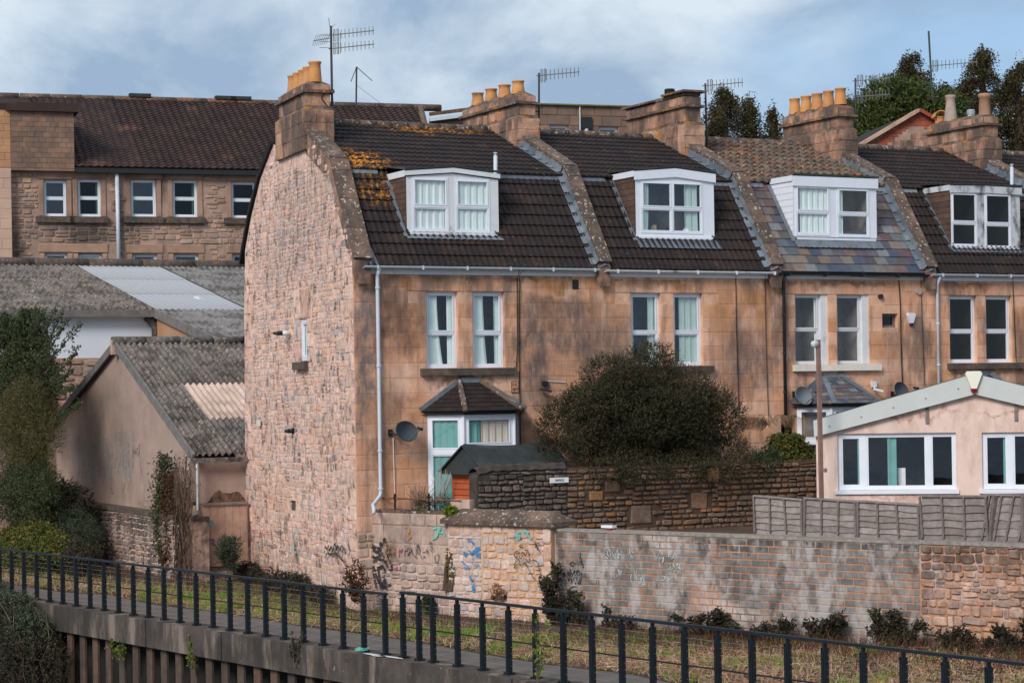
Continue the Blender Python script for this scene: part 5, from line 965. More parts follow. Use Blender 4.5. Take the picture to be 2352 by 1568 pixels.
# hipped coping of the pier
ca,cb=sP0-.10,sP1+.12; zr=zp+.0; m=MB(); w0,w1=.20,-.62
for k in range(5):
    a_=ca+(cb-ca)*k/5+.004; b_=ca+(cb-ca)*(k+1)/5-.004; ra=a_+(.26 if k==0 else 0); rb=b_-(.26 if k==4 else 0); mz=MB()
    mz.add([LW.W(a_,zr,w0),LW.W(b_,zr,w0),LW.W(b_,zr+.09,w0),LW.W(a_,zr+.09,w0),LW.W(ra,zr+.30,-.21),LW.W(rb,zr+.30,-.21),LW.W(b_,zr+.09,w1),LW.W(a_,zr+.09,w1),LW.W(a_,zr,w1),LW.W(b_,zr,w1)],[(0,1,2,3),(3,2,5,4),(4,5,6,7),(7,6,9,8),(0,3,7,8),(3,4,7),(1,9,6,2),(2,6,5),(0,8,9,1)]); mz.build('coping_stone',M_coping,wc)
# block wall
zk=1.79
t,wc=wallthing('block_wall','grey block wall with orange mortar joints and white stains',LW,rect(sP1+.02,sK1,-.5,zk-.04),.24,M_om,cat='wall')
pl=ashlar(LW,sP1+.04,sK1-.01,-.42,zk-.05,[],.124,.30,seed=12,gap=.026,dep=(.006,.012)); pieces(wc,'block',M_blk,pl,'block')
x=sP1+.01; rr=random.Random(14)
while x<sK1:
    x2=min(x+1.4,sK1); MB().box(LW,x,x2-.004,zk-.042,zk+rr.uniform(-.006,.006)+.01,-.30,.02).build('coping_slab',M_blkcap,wc); x=x2
t,wc=wallthing('rubble_wall','bulging orange rubble wall at the right edge of the photo',LW,rect(sK1,S_end,-.5,zk-.03),.35,M_om)
pl=rubble(LW,rect(sK1+.01,S_end,-.5,zk-.02),[],(.09,.21),(.11,.30),gap=.016,dep=(.015,.05),seed=19,rot=.12,jit=.6,seg=.7); pieces(wc,'rubble_stone',M_or,pl,'rubble')
MB().box(LW,sK1+.004,S_end,zk-.03,zk+.03,-.42,.03).build('coping_slab',M_blkcap,wc)
# ---------------------------------------------------------------- garden ground and the far garden wall
gp_=[LW.W(-.1,0,-.3),LW.W(S_end,0,-.3),LW.W(S_end,0,-25),a([26,-.0,0]),a([0.1,-.0,0])]
sheet('garden_ground',gp_,1.5,M_soil)
FA=Frame((0,-2.3),(1,0)); x0=FA.px(1096,1100)[0]; xm=FA.px(1300,1100)[0]; x1=FA.px(1885,1100)[0]; zA=FA.px(1130,1081)[1]
zlo=FA.px(1290,1215)[1]-.5
top=[(x0,zA-.12),(x0+.1,zA-.02),(x0+.35,zA+.02),(x1,zA+.04)]
t,wc=wallthing('dark_garden_wall','sooty rubble wall carrying the office sign, under the big bush',FA,[(x0,zlo-.6),(xm,zlo-.6),(xm,zA+.02),(x0+.35,zA+.02),(x0+.1,zA-.02),(x0,zA-.12)],.38,M_drm)
pl=rubble(FA,[(x0,zlo-.3),(xm,zlo-.3),(xm,zA-.03),(x0+.35,zA-.03),(x0,zA-.15)],[],(.08,.17),(.12,.30),gap=.028,dep=(.03,.07),seed=23,rot=.12,jit=.6,seg=.8); pieces(wc,'rubble_stone',M_dr,pl,'rubble')
m=MB(); N_=30
for k in range(N_):
    xa=x0+(xm-x0)*k/N_; xb=x0+(xm-x0)*(k+1)/N_; ha=zA-.03+.07*min(1,(xa-x0)/.3)+.012*math.sin(k*1.7); hb=zA-.03+.07*min(1,(xb-x0)/.3)+.012*math.sin((k+1)*1.7)
    pr=[(-.40,0),(-.34,.09),(-.18,.13),(-.04,.1),(.035,0.)]
    m.add([FA.W(xa,ha-.04+z,d) for d,z in pr]+[FA.W(xb,hb-.04+z,d) for d,z in pr],[(q,q+1,q+6,q+5) for q in range(4)])
m.build('mortar_capping',M_drm,wc,smooth=True)
FBw=Frame(tuple(FA.W(xm,0,0)[:2]),(1,-.0)); Lb=x1-xm
big=[(FBw.px(u0,1150)[0],FBw.px(u1,1150)[0],FBw.px(u0,v1)[1],FBw.px(u0,v0)[1]) for u0,u1,v0,v1 in ((1390,1424,1106,1129),(1353,1384,1128,1149),(1448,1495,1162,1201),(1587,1623,1132,1168),(1626,1652,1075,1107))]
t,wc=wallthing('brown_garden_wall','brown squared rubble wall below the bush with a few large square stones',FBw,rect(0,Lb,zlo-.6,zA),.38,M_brm)
pl=[pm(FBw,(q[0]+q[1])/2,(q[2]+q[3])/2,q[1]-q[0],q[3]-q[2],.03) for q in big]; pieces(wc,'dressed_stone',M_br,pl,'rough')
pl=rubble(FBw,rect(0,Lb,zlo-.4,zA-.02),big,(.09,.14),(.13,.30),gap=.035,dep=(.02,.06),seed=29,rot=.06,jit=.5,seg=1.6); pieces(wc,'rubble_stone',M_br,pl,'rubble')
q=wrect(1262,1305,1097,1109,FA,.06); sign('office_sign',FA,q,.065,M_sign,'small white sign reading office on the sooty wall','sign',[('OFFICE',(q[2]+q[3])/2-.002,.066)],0,M_ink)
# ---------------------------------------------------------------- rusty handrail, planter and downpipe foot of the low wall
t=thing('rusty_handrail','thin rusty iron handrail on the low wall below the bay window','handrail',LW.W(.2,zlow,-.2)); FH=Frame(tuple(LW.W(0,0,-.2)[:2]),tuple(LW.ex[:2]))
pp=[FH.px(u,v) for u,v in ((826,1142),(907,1144),(985,1147),(1060,1150))]; m=MB(); m.tube([FH.W(*p) for p in pp],.018,6); m.build('rail',M_rust,t)
for u in (907,985):
    s,z=FH.px(u,1144); m=MB(); m.tube([FH.W(s,zlow,0),FH.W(s,z+.02,0)],.022,6); m.lathe(FH.W(s,z+.01,0),[(.0,-.02),(.04,0),(.04,.03),(.02,.05),(.03,.07),(0,.10)],8); m.build('baluster',M_cable,t)
s,z=FH.px(1060,1160,0); o=MB().box(FH,s-.30,s+.22,zlow-.0,zlow+.25,-.3,.0).build('stone_trough',M_low); tag(o,'small stone block at the right end of the low wall','stone block')
# ---------------------------------------------------------------- red shed
al=.70; ld=CR*math.cos(al)+CF*math.sin(al); wd=-CR*math.sin(al)+CF*math.cos(al)
zz=FA.px(1125,1074)[1]; base=onY(1127,1074,-1.98); FS=Frame((base[0],base[1]),(-wd[0],-wd[1])) # gable face: s to the right is toward base
# frame whose right end (s=0) is the front corner, extends left to s=-Wd
Wd=1.40; Ls=2.1; ze=base[2]; rise=.50
t=thing('garden_shed','small red boarded shed with black felt roof in front of the bay window','shed',base-a([0,0,1.2]))
G_=Frame((base[0],base[1]),(ld[0],ld[1]))       # long side facing the camera
m=MB(); m.poly([(-Wd+.06,1.5),(-.06,1.5),(-.06,ze),(-Wd/2,ze+rise-.06),(-Wd+.06,ze)],[],FS,-.05,-.15); m.build('shed_gable',M_red,t); m=MB(); m.box(G_,.06,Ls-.06,1.5,ze,-.12,-.06); m.build('shed_side',M_red,t)
pl=[]
zb=1.6
while zb<ze-.12: pl.append(zb); zb+=.125
for zb in pl: 
    m=MB(); m.add([FS.W(-Wd+.06,zb,-.02),FS.W(-.06,zb,-.02),FS.W(-.06,zb+.13,-.045),FS.W(-Wd+.06,zb+.13,-.045),FS.W(-Wd+.06,zb,-.05),FS.W(-.06,zb,-.05)],[(0,1,2,3),(0,4,5,1)]); m.build('board',M_red,t)
m=MB(); m.box(FS,-Wd+.04,-.04,ze-.10,ze+.04,-.05,.0); m.box(FS,-Wd*.74,-Wd*.26,ze+.07,ze+.17,-.02,.02); m.box(FS,-Wd*.80,-Wd*.18,ze+.04,ze+.07,-.05,.0); m.build('gable_board',M_redp,t)
for zb in pl: m=MB(); m.add([G_.W(.06,zb,-.02),G_.W(Ls-.06,zb,-.02),G_.W(Ls-.06,zb+.13,-.05),G_.W(.06,zb+.13,-.05)],[(0,1,2,3)]); m.build('board',M_red,t)
# sagging roof
m=MB(); n=12; vs=[];wdv=wd
for k in range(n+1):
    f=k/n; s=-.14+(Ls+.26)*f; sag=-.05*math.sin(math.pi*f)
    for off,z in ((-.10,ze-.05),(Wd/2,ze+rise+sag),(Wd+.10,ze-.05)):
        p=base+ld*s+wd*off; vs.append((p[0],p[1],z+sag*.3))
    for off,z in ((-.10,ze-.15),(Wd+.10,ze-.15)):
        p=base+ld*s+wd*off; vs.append((p[0],p[1],z+sag*.3))
for k in range(n): q=k*5; fs_=[(q,q+5,q+6,q+1),(q+1,q+6,q+7,q+2),(q+3,q+8,q+5,q),(q+2,q+7,q+9,q+4)]; m.f+=[tuple(fs_[j]) for j in range(4)]; m.m+=[0]*4
m.v=[tuple(map(float,p)) for p in vs]; m.f+=[(0,1,2,4,3)]; m.m+=[0]; m.build('felt_roof',M_felt,t)
m=MB(); p=base+wd*(-.10); q=base+wd*(Wd/2); v_=base+wd*(Wd+.10); o_=-ld*.15
m.bar(tuple(p[:2]+o_[:2])+(ze-.10,),tuple(q[:2]+o_[:2])+(ze+rise-.04,),.03,.11,up=(-ld[0],-ld[1],0)); m.bar(tuple(v_[:2]+o_[:2])+(ze-.10,),tuple(q[:2]+o_[:2])+(ze+rise-.04,),.03,.11,up=(-ld[0],-ld[1],0)); m.build('felt_edge',M_felt,t)
m=MB(); e=base+ld*(Ls+.13); m.bar((*(e+wd*-.1)[:2],ze-.06),(*(e+wd*Wd/2)[:2],ze+rise+.02),.03,.06); m.build('barge_board',M_redp,t)
# ---------------------------------------------------------------- timber fence on the wall
s0,s1=LW.px(1735,1200,-.40)[0],LW.px(2352,1200,-.40)[0]+3; FF=Frame(tuple(LW.W(0,0,-.40)[:2]),tuple(LW.ex[:2])); t=thing('timber_fence','weathered grey waney board fence leaning along the top of the wall','fence',FF.W(s0,1.85,0))
fp=[1735,1849,1972,2118,2269,2352]; ss=[FF.px(u,1200)[0] for u in fp]; ss+=[ss[-1]+1.2,ss[-1]+2.6]; ztop=[FF.px(1735,1141)[1],FF.px(1849,1146)[1],FF.px(1972,1150)[1],FF.px(2118,1140)[1],FF.px(2269,1138)[1],2.62,2.6,2.6]; rr=random.Random(6)
for k in range(len(ss)-1):
    sa,sb=ss[k]+(.03 if k!=4 else -.04),ss[k+1]-(.03 if k!=3 else -.02); za=ztop[k]+rr.uniform(-.01,.02); zb=ztop[k+1]-.02 if k!=2 else ztop[k]-.05; pn=MB()
    H_=za-1.86; n=6; lean=rr.uniform(-.03,.04)
    for j in range(n):
        z=1.79+(H_+.07)*j/n; zh=(H_+.07)/n; m=MB(); N2=8; vs=[]; ph=rr.uniform(0,6)
        for q in range(N2+1):
            s=sa+(sb-sa)*q/N2; sg=(zb-za)*q/N2*(j+.5)/n; wv=.012*math.sin(q*1.3+ph); vs+=[FF.W(s,z+sg-.015+wv,.045+lean*j*.2),FF.W(s,z+sg+zh,.018+lean*j*.2)]
        for q in range(N2+1): 
            s=sa+(sb-sa)*q/N2; sg=(zb-za)*q/N2*(j+.5)/n; wv=.012*math.sin(q*1.3+ph); vs.append(FF.W(s,z+sg-.015+wv,.02+lean*j*.2))
        m.add(vs,[(2*q,2*q+2,2*q+3,2*q+1) for q in range(N2)]+[(2*N2+2+q,2*N2+3+q,2*q+2,2*q) for q in range(N2)]); m.build('fence_board',M_wood,t)
    for f in (0.,.33,.66,1.):
        s=sa+(sb-sa)*f; zt_=za+(zb-za)*f; ld_=lean*1.1; m=MB(); sk_=.10 if k==4 else (.02*rr.uniform(-1,1)); m.bar(FF.W(s+sk_*-.5,1.84,.06),FF.W(s+sk_,zt_,.06+ld_),.035,.03,up=tuple(FF.n)); m.build('batten',M_woodf,t)
    m=MB(); m.bar(FF.W(sa-.02,za+.015,.04+lean),FF.W(sb+.02,zb+.015,.04+lean),.05,.035); m.build('cap_rail',M_wood,t)
    m=MB(); m.bar(FF.W(ss[k+1]+(.05 if k==3 else 0),1.8,.03),FF.W(ss[k+1]+(.16 if k==3 else .02),zb+.03,.04),.07,.07); m.build('fence_post',M_woodf,t)
m=MB(); m.bar(FF.W(ss[0],1.8,.03),FF.W(ss[0],ztop[0]+.02,.04),.03,.04); m.build('fence_post',M_woodf,t)
# ---------------------------------------------------------------- pink bungalow
bo=atD(1876,1130,41.); be=CR-CF*.21; BG=Frame((bo[0],bo[1]),(be[0],be[1]))
t=thing('pink_bungalow','pale pink single storey building with shallow gable and wide white windows','building',BG.W(0,1.6,0)); aL=BG.px(1876,1000)[0]; ev=BG.px(1876,975)[1]; ap=BG.px(2240,900)[0]; apz=BG.px(2240,905)[1]; R_=ap*2
wA=wrect(1923,2195,996,1132,BG); wB=wrect(2255,2500,993,1130,BG)
m=MB(); m.poly([(0,1.5),(R_,1.5),(R_,ev),(ap,apz),(0,ev)],[rect(*wA),rect(*wB)],BG,0,-.2,rev=.15); wl=m.build('wall',M_pink,t)
m=MB(); n=-BG.n; m.add([BG.W(0,1.5,-.0),BG.W(0,ev,0),BG.W(0,ev,-4.5),BG.W(0,1.5,-4.5)],[(0,1,2,3)][::1]); m.build('side_wall',M_pink,t)
def wide(w_,cuts,opens,seed):
    zA_,zB_=w_[2]+.06,w_[3]; h_=None
    for k,(c0,c1) in enumerate(zip(cuts,cuts[1:])): window(t,BG,(c0,c1,zA_,zB_),d=-.06,mid=0,fw=.05 if not opens[k] else .07,gl=M_glass,inner=M_in2,room=1.2,seed=seed,cur=((.36,.5,M_curtt),) if k==1 and seed==1 else (((.74,.96,M_curtt),) if k==0 else ()))
g1=BG.px(1985,1050)[0]; g2=BG.px(2133,1050)[0]; wide(wA,[wA[0],g1,g2,wA[1]],[1,0,0],1); q_=BG.px(2072,1120); tag(MB().box(BG,q_[0]-.09,q_[0]+.06,wA[2]+.12,wA[2]+.46,-.42,-.30).build('white_box',M_sign),'white upright box standing behind the wide bungalow window','box'); g3=BG.px(2322,1050)[0]; wide(wB,[wB[0],g3,wB[1]],[1,0],2)
MB().box(BG,wA[0]-.06,wA[1]+.05,wA[2]-.02,wA[2]+.055,-.06,.05).build('sill',M_upvc,t); MB().box(BG,wB[0]-.06,wB[1],wB[2]-.02,wB[2]+.055,-.06,.05).build('sill',M_upvc,t)
fz=lambda u,v:BG.px(u,v,.12)
A0,A1,A2=fz(1868,965),fz(2238,857),None; B0_,B1_=fz(1870,1003),fz(2240,905)
sx=A1[0]; rgt=2*sx-A0[0]
for (p0,p1,q0_,q1_) in ((A0,A1,B0_,B1_),):
    for sgn in (0,1):
        f=(lambda p:p) if sgn==0 else (lambda p:(2*sx-p[0],p[1])); m=MB(); vs=[BG.W(*f(q0_),.12),BG.W(*f(q1_),.12),BG.W(*f(p1),.12),BG.W(*f(p0),.12)]; vb=[BG.W(*f(q0_),.02),BG.W(*f(q1_),.02),BG.W(*f(p1),.02),BG.W(*f(p0),.02)]
        m.add(vs+vb,[(0,1,2,3),(4,7,6,5),(0,4,5,1),(2,6,7,3),(0,3,7,4),(1,5,6,2)]); m.build('fascia',M_fas,t)
        m=MB(); m.add([BG.W(f(p0)[0],p0[1]+.01,.14),BG.W(f(p1)[0],p1[1]+.01,.14),BG.W(f(p1)[0],p1[1]+.01,-6),BG.W(f(p0)[0],p0[1]+.01,-6)],[(0,1,2,3)]); m.build('roof_sheet',M_fas,t)
for u,v0,v1 in ((2129,930,972),(2333,920,966)):
    s,z=BG.px(u,v0); s2,z2=BG.px(u,v1); MB().box(BG,s-.03,s+.035,z2,z,.0,.03).build('wood_block',M_wood,t)
for k in range(5):
    f=(k+.5)/5; p=(A0[0]+(A1[0]-A0[0])*f,(A0[1]+(A1[1]-A0[1])*f)-.20); m=MB(); m.tube([BG.W(*p,.12),BG.W(*p,.135)],.013,6); m.build('screw_cap',M_woodf,t)
p=BG.px(2237,874,.16); FBx=Frame(tuple(BG.W(0,0,.13)[:2]),tuple(BG.ex[:2])); alarm('large cream alarm box with red lens on the pale fascia apex',p,FBx,.33,.36,M_cab,M_dred)
# lamp pole
pb_=atD(1887,1138,40.2); pt=atD(1879,780,40.2); t=thing('lamp_pole','slim brown pole with a round lamp in front of the pink building corner','lamp post',pb_); m=MB(); m.bar(pb_-a([0,0,.4]),pt,.075,.06); m.build('pole',M_post,t)
c=atD(1872,790,40.2); m=MB(); m.tube([c-CR*.055+CF*-.05,c+CR*.03],[.055,.075],14); m.build('lamp_head',M_paint,t,smooth=True); m=MB(); m.tube([c+CR*.03,c+CR*.055],[.075,.06],14); m.build('lamp_base',M_bluel,t); m=MB(); m.bar(atD(1895,1075,40.1),atD(1895,1084,40.1),.06); m.build('clip',M_wood,t)
# white and red object on the block wall
s,z=LW.px(1399,1210,-.12); t=thing('discarded_light','white and red discarded plastic item on top of the block wall','litter',LW.W(s,zk,-.12)); MB().box(LW,s-.05,s+.05,zk+.01,zk+.05,-.17,-.08).build('red_base',S_red,t); MB().box(LW,s-.15,s+.12,zk+.05,zk+.10,-.20,-.06).build('white_bar',M_sign,t)
# ---------------------------------------------------------------- corrugated sheets
def corr(F_pt,u0,u1,rows,pitch,amp,mats,name,parent,pick=None,lip=.02,sheetw=1.0,seed=1):
    """F_pt(s,t): point and normal on the slope, s across in metres, t 0..1 up; built as sheets of one metre"""
    r=random.Random(seed); s=u0
    while s<u1-.02:
        s2=min(s+sheetw,u1)
        for (t0,t1) in rows:
            n=max(2,int(round((s2-s)/pitch))*6); vs=[]
            for tt,ex_ in ((t0,lip),(t1,0.)):
                for k in range(n+1):
                    q=s+(s2-s)*k/n; p,nn=F_pt(q,tt); vs.append(p+nn*(amp*math.cos(2*math.pi*q/pitch)+ex_))
            fs=[(k,k+1,k+n+2,k+n+1) for k in range(n)]
            for k in range(n+1): p,nn=F_pt(s+(s2-s)*k/n,t0); vs.append(a(vs[k])-nn*.018)
            fs+=[(2*(n+1)+k,2*(n+1)+k+1,k+1,k) for k in range(n)]
            m=MB(); m.add(vs,fs); mt=pick(s,t0) if pick else mats; m.build(name,mt,parent,smooth=True)
        s=s2
# ---------------------------------------------------------------- pebbledashed outbuilding
XS=-.5; SG=Frame((XS,9.2),(0,-1)); sg=lambda u,v:SG.px(u,v)
eR=sg(440,1045); rd=sg(265,785); eL=sg(118,978); Yr=9.2-rd[0]; Yl=9.2-eL[0]; Y0=9.2-eR[0]
t=thing('outbuilding','pebbledashed gable shed building with corrugated cement roof and faded scrawls','building',(XS,14,1))
m=MB(); m.poly([(-(Yl-9.2)+.15,1.3),(-.15,1.3),(-.15,eR[1]-.1),(rd[0],rd[1]-.08),(-(Yl-9.2)+.15,eR[1]-.1 if False else eL[1]-.05)],[],SG,-.1,-.4); m.build('gable_wall',M_peb,t)
MB().xyz(XS+.02,6,9.30,9.6,1.3,eR[1]-.12).build('front_wall',M_peb,t)
ez_,rz_=eR[1],rd[1]; lowz=eL[1]
def roofF(Ya,za,Yb,zb):
    d=a([0,Yb-Ya,zb-za]); L=np.linalg.norm(d); n_=np.cross(a([1.,0,0]),d/L); n_=n_ if n_[2]>0 else -n_
    return lambda s,tt:(a([s,Ya+(Yb-Ya)*tt,za+(zb-za)*tt]),n_)
rf=roofF(Y0-.15,ez_,Yr,rz_)
def onroof(u,v): p0_,n_=rf(0,0); r_=ray(u,v); t_=((p0_-CAM)@n_)/(r_@n_); return CAM+t_*r_
fsA,fsB=onroof(470,868)[0]-.6,onroof(555,885)[0]+.9
fib=(onX(745,850,0),)
def pick(s,t0): return M_fibre if (4.1<s<6.0 and .45<t0<.6) else M_asb
corr(rf,XS,9.0,[(0,.30),(.29,.62),(.60,1.0)],.17,.042,M_asb,'roof_sheet',t,pick=lambda s,t0:(M_fibre if (fsA<s+.5<fsB and .25<t0<.5) else M_asb))
rb=roofF(Yl+.2,lowz-.05,Yr,rz_); m=MB(); m.add([rb(XS,0)[0],rb(9.,0)[0],rb(9.,1)[0],rb(XS,1)[0]],[(0,3,2,1)]); m.build('rear_roof',M_asb,t)
m=MB(); m.bar((XS-.02,Y0-.2,ez_-.06),(XS-.02,Yr,rz_-.08),.07,.22,up=(0,-.4,1)); m.build('barge_board',M_grst,t); m=MB(); m.bar((XS-.02,Yl+.2,lowz-.06),(XS-.02,Yr,rz_-.08),.07,.22,up=(0,.4,1)); m.build('barge_board',M_grst,t)
x=XS-.1
while x<9: m=MB(); m.tube([(x,Yr,rz_+.02),(x+.95,Yr,rz_+.02)],.13,8); m.build('ridge_cap',M_asb,t,smooth=True); x+=.97
m=MB(); m.bar((XS-.06,Yr,rz_-.35),(XS-.06,Yr,rz_+.06),.12,.16); m.build('ridge_finial',M_board,t)
m=MB(); m.bar((XS-.1,Y0-.22,ez_-.13),(9.,Y0-.22,ez_-.13),.13,.12); m.build('gutter',M_asb,t)
px_=onX(446,1050,XS+.1); m=MB(); m.tube([(XS+.05,Y0-.22,ez_-.15),(XS+.05,Y0-.28,ez_-.3),(XS+.05,Y0-.28,1.75),(XS-.0,Y0-.35,1.62),(XS-.35,Y0-.5,1.55)],.05,10); m.build('downpipe',M_metal,t,smooth=True)
# retaining wall under it
FW=Frame((XS-.28,9.0),(0,-1)); zl=FW.px(300,1172)[1]; t,wc=wallthing('retaining_wall','old rubble retaining wall with dark ledge below the pebbledashed gable',FW,rect(-13,.3,-.6,zl-.05),.5,M_gmortar,cat='wall')
pl=rubble(FW,rect(-10.5,.3,-.5,zl-.1),[],(.09,.19),(.12,.32),gap=.025,dep=(.02,.06),seed=33,rot=.06); pieces(wc,'rubble_stone',M_ret,pl,'rubble')
MB().box(FW,-13,.35,zl-.06,zl+.04,-.5,.06).build('ledge',M_sill,wc)
# wall and boards between outbuilding and gable
yb_=9.0; FY=Frame((0,yb_),(1,0)); u0=FY.px(463,1200)[0]; zz1=FY.px(520,1157)[1]; zz2=FY.px(520,1298)[1]
t,wc=wallthing('yard_wall','short stone yard wall joining the gable to the outbuilding',FY,rect(u0-.25,1.0,-.6,zz1-.02),.3,M_gmortar)
pl=rubble(FY,rect(u0-.25,.98,-.5,zz2),[],(.09,.19),(.10,.28),gap=.02,dep=(.02,.05),seed=35); pieces(wc,'rubble_stone',M_low,pl,'rubble')
t=thing('board_screen','faded pink vertical boards with teal scrawl left of the gable foot','screen',FY.W(.2,zz2,.08)); n=6; uu1=FY.px(565,1200)[0]
for k in range(n): MB().box(FY,u0+(uu1-u0)*k/n+.003,u0+(uu1-u0)*(k+1)/n-.003,zz2,zz1-.01,.08,.105+.006*(k%2)).build('board',M_board,t)
MB().box(FY,u0-.02,uu1+.02,zz1-.01,zz1+.05,.04,.16).build('cap_board',M_wood,t)
t=thing('rubble_heap','brown heap of earth and stones behind the pink boards','heap',FY.W(.2,zz1,-.6)); r=random.Random(8); m=MB(); nx,ny=22,10; vs=[]
for q in range(ny+1):
    for k in range(nx+1): x_=u0-.15+(1.1-u0)*k/nx; f=q/ny; vs.append(FY.W(x_,zz1-.25+(.62*math.sin(min(1,f*1.3)*1.57)*(.65+.25*math.sin(x_*4)+.12*math.sin(x_*11)))+r.uniform(-.03,.03),-.20-f*.13))
m.add(vs,[(q*(nx+1)+k,q*(nx+1)+k+1,(q+1)*(nx+1)+k+1,(q+1)*(nx+1)+k) for q in range(ny) for k in range(nx)])
M_heap=surf('brown_earth',[(.15,.085,.055)],rand=False,var=.5,ns=7,soot=((.03,.02,.016),4,1,.45,.6,.8),bump=(14,1.,.04)); m.build('earth',M_heap,t)

# ---------------------------------------------------------------- warehouse with the long cement roof
WY=24.; WX=onY(355,712,WY)[0]; ze_=onY(355,712,WY)[2]; zr_=onY(300,610,WY+9)[2]; zb_=onY(180,822,WY)[2]
t=thing('warehouse','white walled warehouse with long grey corrugated roof and one clear strip','building',(0,WY,2)); FWh=Frame((0,WY),(1,0))
MB().box(FWh,-14,WX,zb_,ze_-.12,-.3,0).build('white_wall',M_white,t); wb=MB().box(FWh,-14,WX,0,zb_-.003,-.3,.04).build('stone_base',M_instj,t)
pl=rubble(FWh,rect(-9.,2.6,3.2,zb_-.02),[],(.22,.5),(.3,.8),gap=.05,dep=(.03,.07),seed=37,d=.04); pieces(wb,'rubble_stone',M_inst,pl,'rubble')
pv=onX(500,778,WX); sl_=(ze_-pv[2])/(WY-pv[1]); Yf=17.2; zf_=ze_-sl_*(WY-Yf)
Fv=Frame((WX,WY),(0,-1)); m=MB(); m.poly([(0.,0.),(WY-Yf,0.),(WY-Yf,zf_-.12),(0,ze_-.12)],[],Fv,0,-.2); m.build('side_wall',M_tan,t)
up=roofF(WY-.25,ze_,WY+9,zr_); lowr=roofF(Yf,zf_,WY-.24,ze_)
sx0=onY(178,612,WY+9)[0]; 
def pk(s,t0): return M_clear if 1.95+0<s<3.95 else (M_asb if s<1.95 else M_asbp)
X1_=onY(355,712,WY)[0]
corr(up,-14,WX,[(0,.34),(.33,.68),(.66,1.)],.21,.045,M_asb,'roof_sheet',t,pick=lambda s,t0:M_asb)
corr(up,WX,WX+3.,[(0,.34),(.33,.68),(.66,1.)],.21,.012,M_clear,'clear_sheet',t)
corr(up,WX+3.,22,[(0,.34),(.33,.68),(.66,1.)],.21,.045,M_asbp,'roof_sheet',t); corr(lowr,WX-.08,22,[(0,.5),(.49,1.)],.21,.045,M_asbp,'roof_sheet',t)
m=MB(); x=-14
while x<22: m=MB(); m.tube([(x,WY+9,zr_+.04),(x+1.95,WY+9,zr_+.04)],.20,8); m.build('ridge_cap',M_sill,t,smooth=True); x+=1.97
m=MB(); m.bar((-14,WY-.3,ze_-.12),(WX+.02,WY-.3,ze_-.12),.12,.22); m.build('fascia_board',M_grst,t); m=MB(); m.bar((WX-.08,WY-.25,ze_-.1),(WX-.08,Yf,zf_-.1),.07,.28); m.build('barge_board',M_grst,t)
p=onY(345,735,WY-.12); q=onY(352,775,WY-.12); m=MB(); m.tube([p+a([-.12,0,.1]),p,p+a([.18,0,-.25]),q+a([0.05,0,-2.5])],.13,10); m.build('downpipe',M_sill,t,smooth=True)
p=onY(450,690,WY+2.2); q=onY(497,711,WY+.8); m=MB(); m.bar(p+a([0,0,.12]),q+a([0,0,.10]),.16,.03); m.build('bright_strip',M_upvc,t)
# ---------------------------------------------------------------- three storey stone building
D0=92.; o0=atD(300,500,D0); th2=math.radians(18.1); iex=CR*math.cos(th2)+CF*math.sin(th2); IN=Frame((o0[0],o0[1]),(iex[0],iex[1])); ip=lambda u,v,d=0:IN.px(u,v,d)
t=thing('school_building','long brown stone institutional building with steep brown tiled roof, far left','building',IN.W(0,0,0))
a0,a1=ip(24,500)[0],ip(1000,400)[0]; ev=ip(400,391)[1]
iw=[(100,152,413,496),(178,231,411,497),(300,358,412,497),(396,453,413,498),(531,588,417,500),(103,155,581,650),(180,234,582,650),(304,361,583,650),(399,456,583,650),(534,590,583,650)]
ih=[wrect(*q,IN) for q in iw]
m=MB(); m.poly(rect(a0,a1,0,ev),[rect(*q) for q in ih],IN,0,-.6,rev=.3); wl=m.build('wall',M_instj,t)
dr=[]
for q in ih: dr+=[(q[0]-.28,q[1]+.28,q[3]+.02,q[3]+.42),(q[0]-.22,q[0]-.01,q[2],q[3]),(q[1]+.01,q[1]+.22,q[2],q[3])]
pieces(wl,'dressed_stone',M_instd,[pm(IN,(q[0]+q[1])/2,(q[2]+q[3])/2,q[1]-q[0]-.02,q[3]-q[2]-.02,.05) for q in dr],'block')
ivis=ip(600,500)[0]; pl=rubble(IN,rect(a0,ivis,6.5,ev-.05),ih+dr,(.12,.28),(.2,.6),gap=.04,dep=(.02,.05),seed=41,rot=.02); pieces(wl,'rubble_stone',M_inst,pl,'rubble')
for k,q in enumerate(ih):
    dk=k in (1,); window(t,IN,q,d=-.16,mid=.5,fw=.09,tw=.10,gl=M_glassr if k in (0,2,5,6,7,8) else M_glassd,inner=M_in2,room=1.0,seed=90+k,cur=((.80,1.,M_curtt),) if k in (1,3,7) else (((0,1,M_curt),) if k in (6,) else ()))
    if k<5: MB().box(IN,q[0]-.35,q[1]+.3,q[2]-.28,q[2]-.02,-.1,.16).build('sill',M_sill,t)
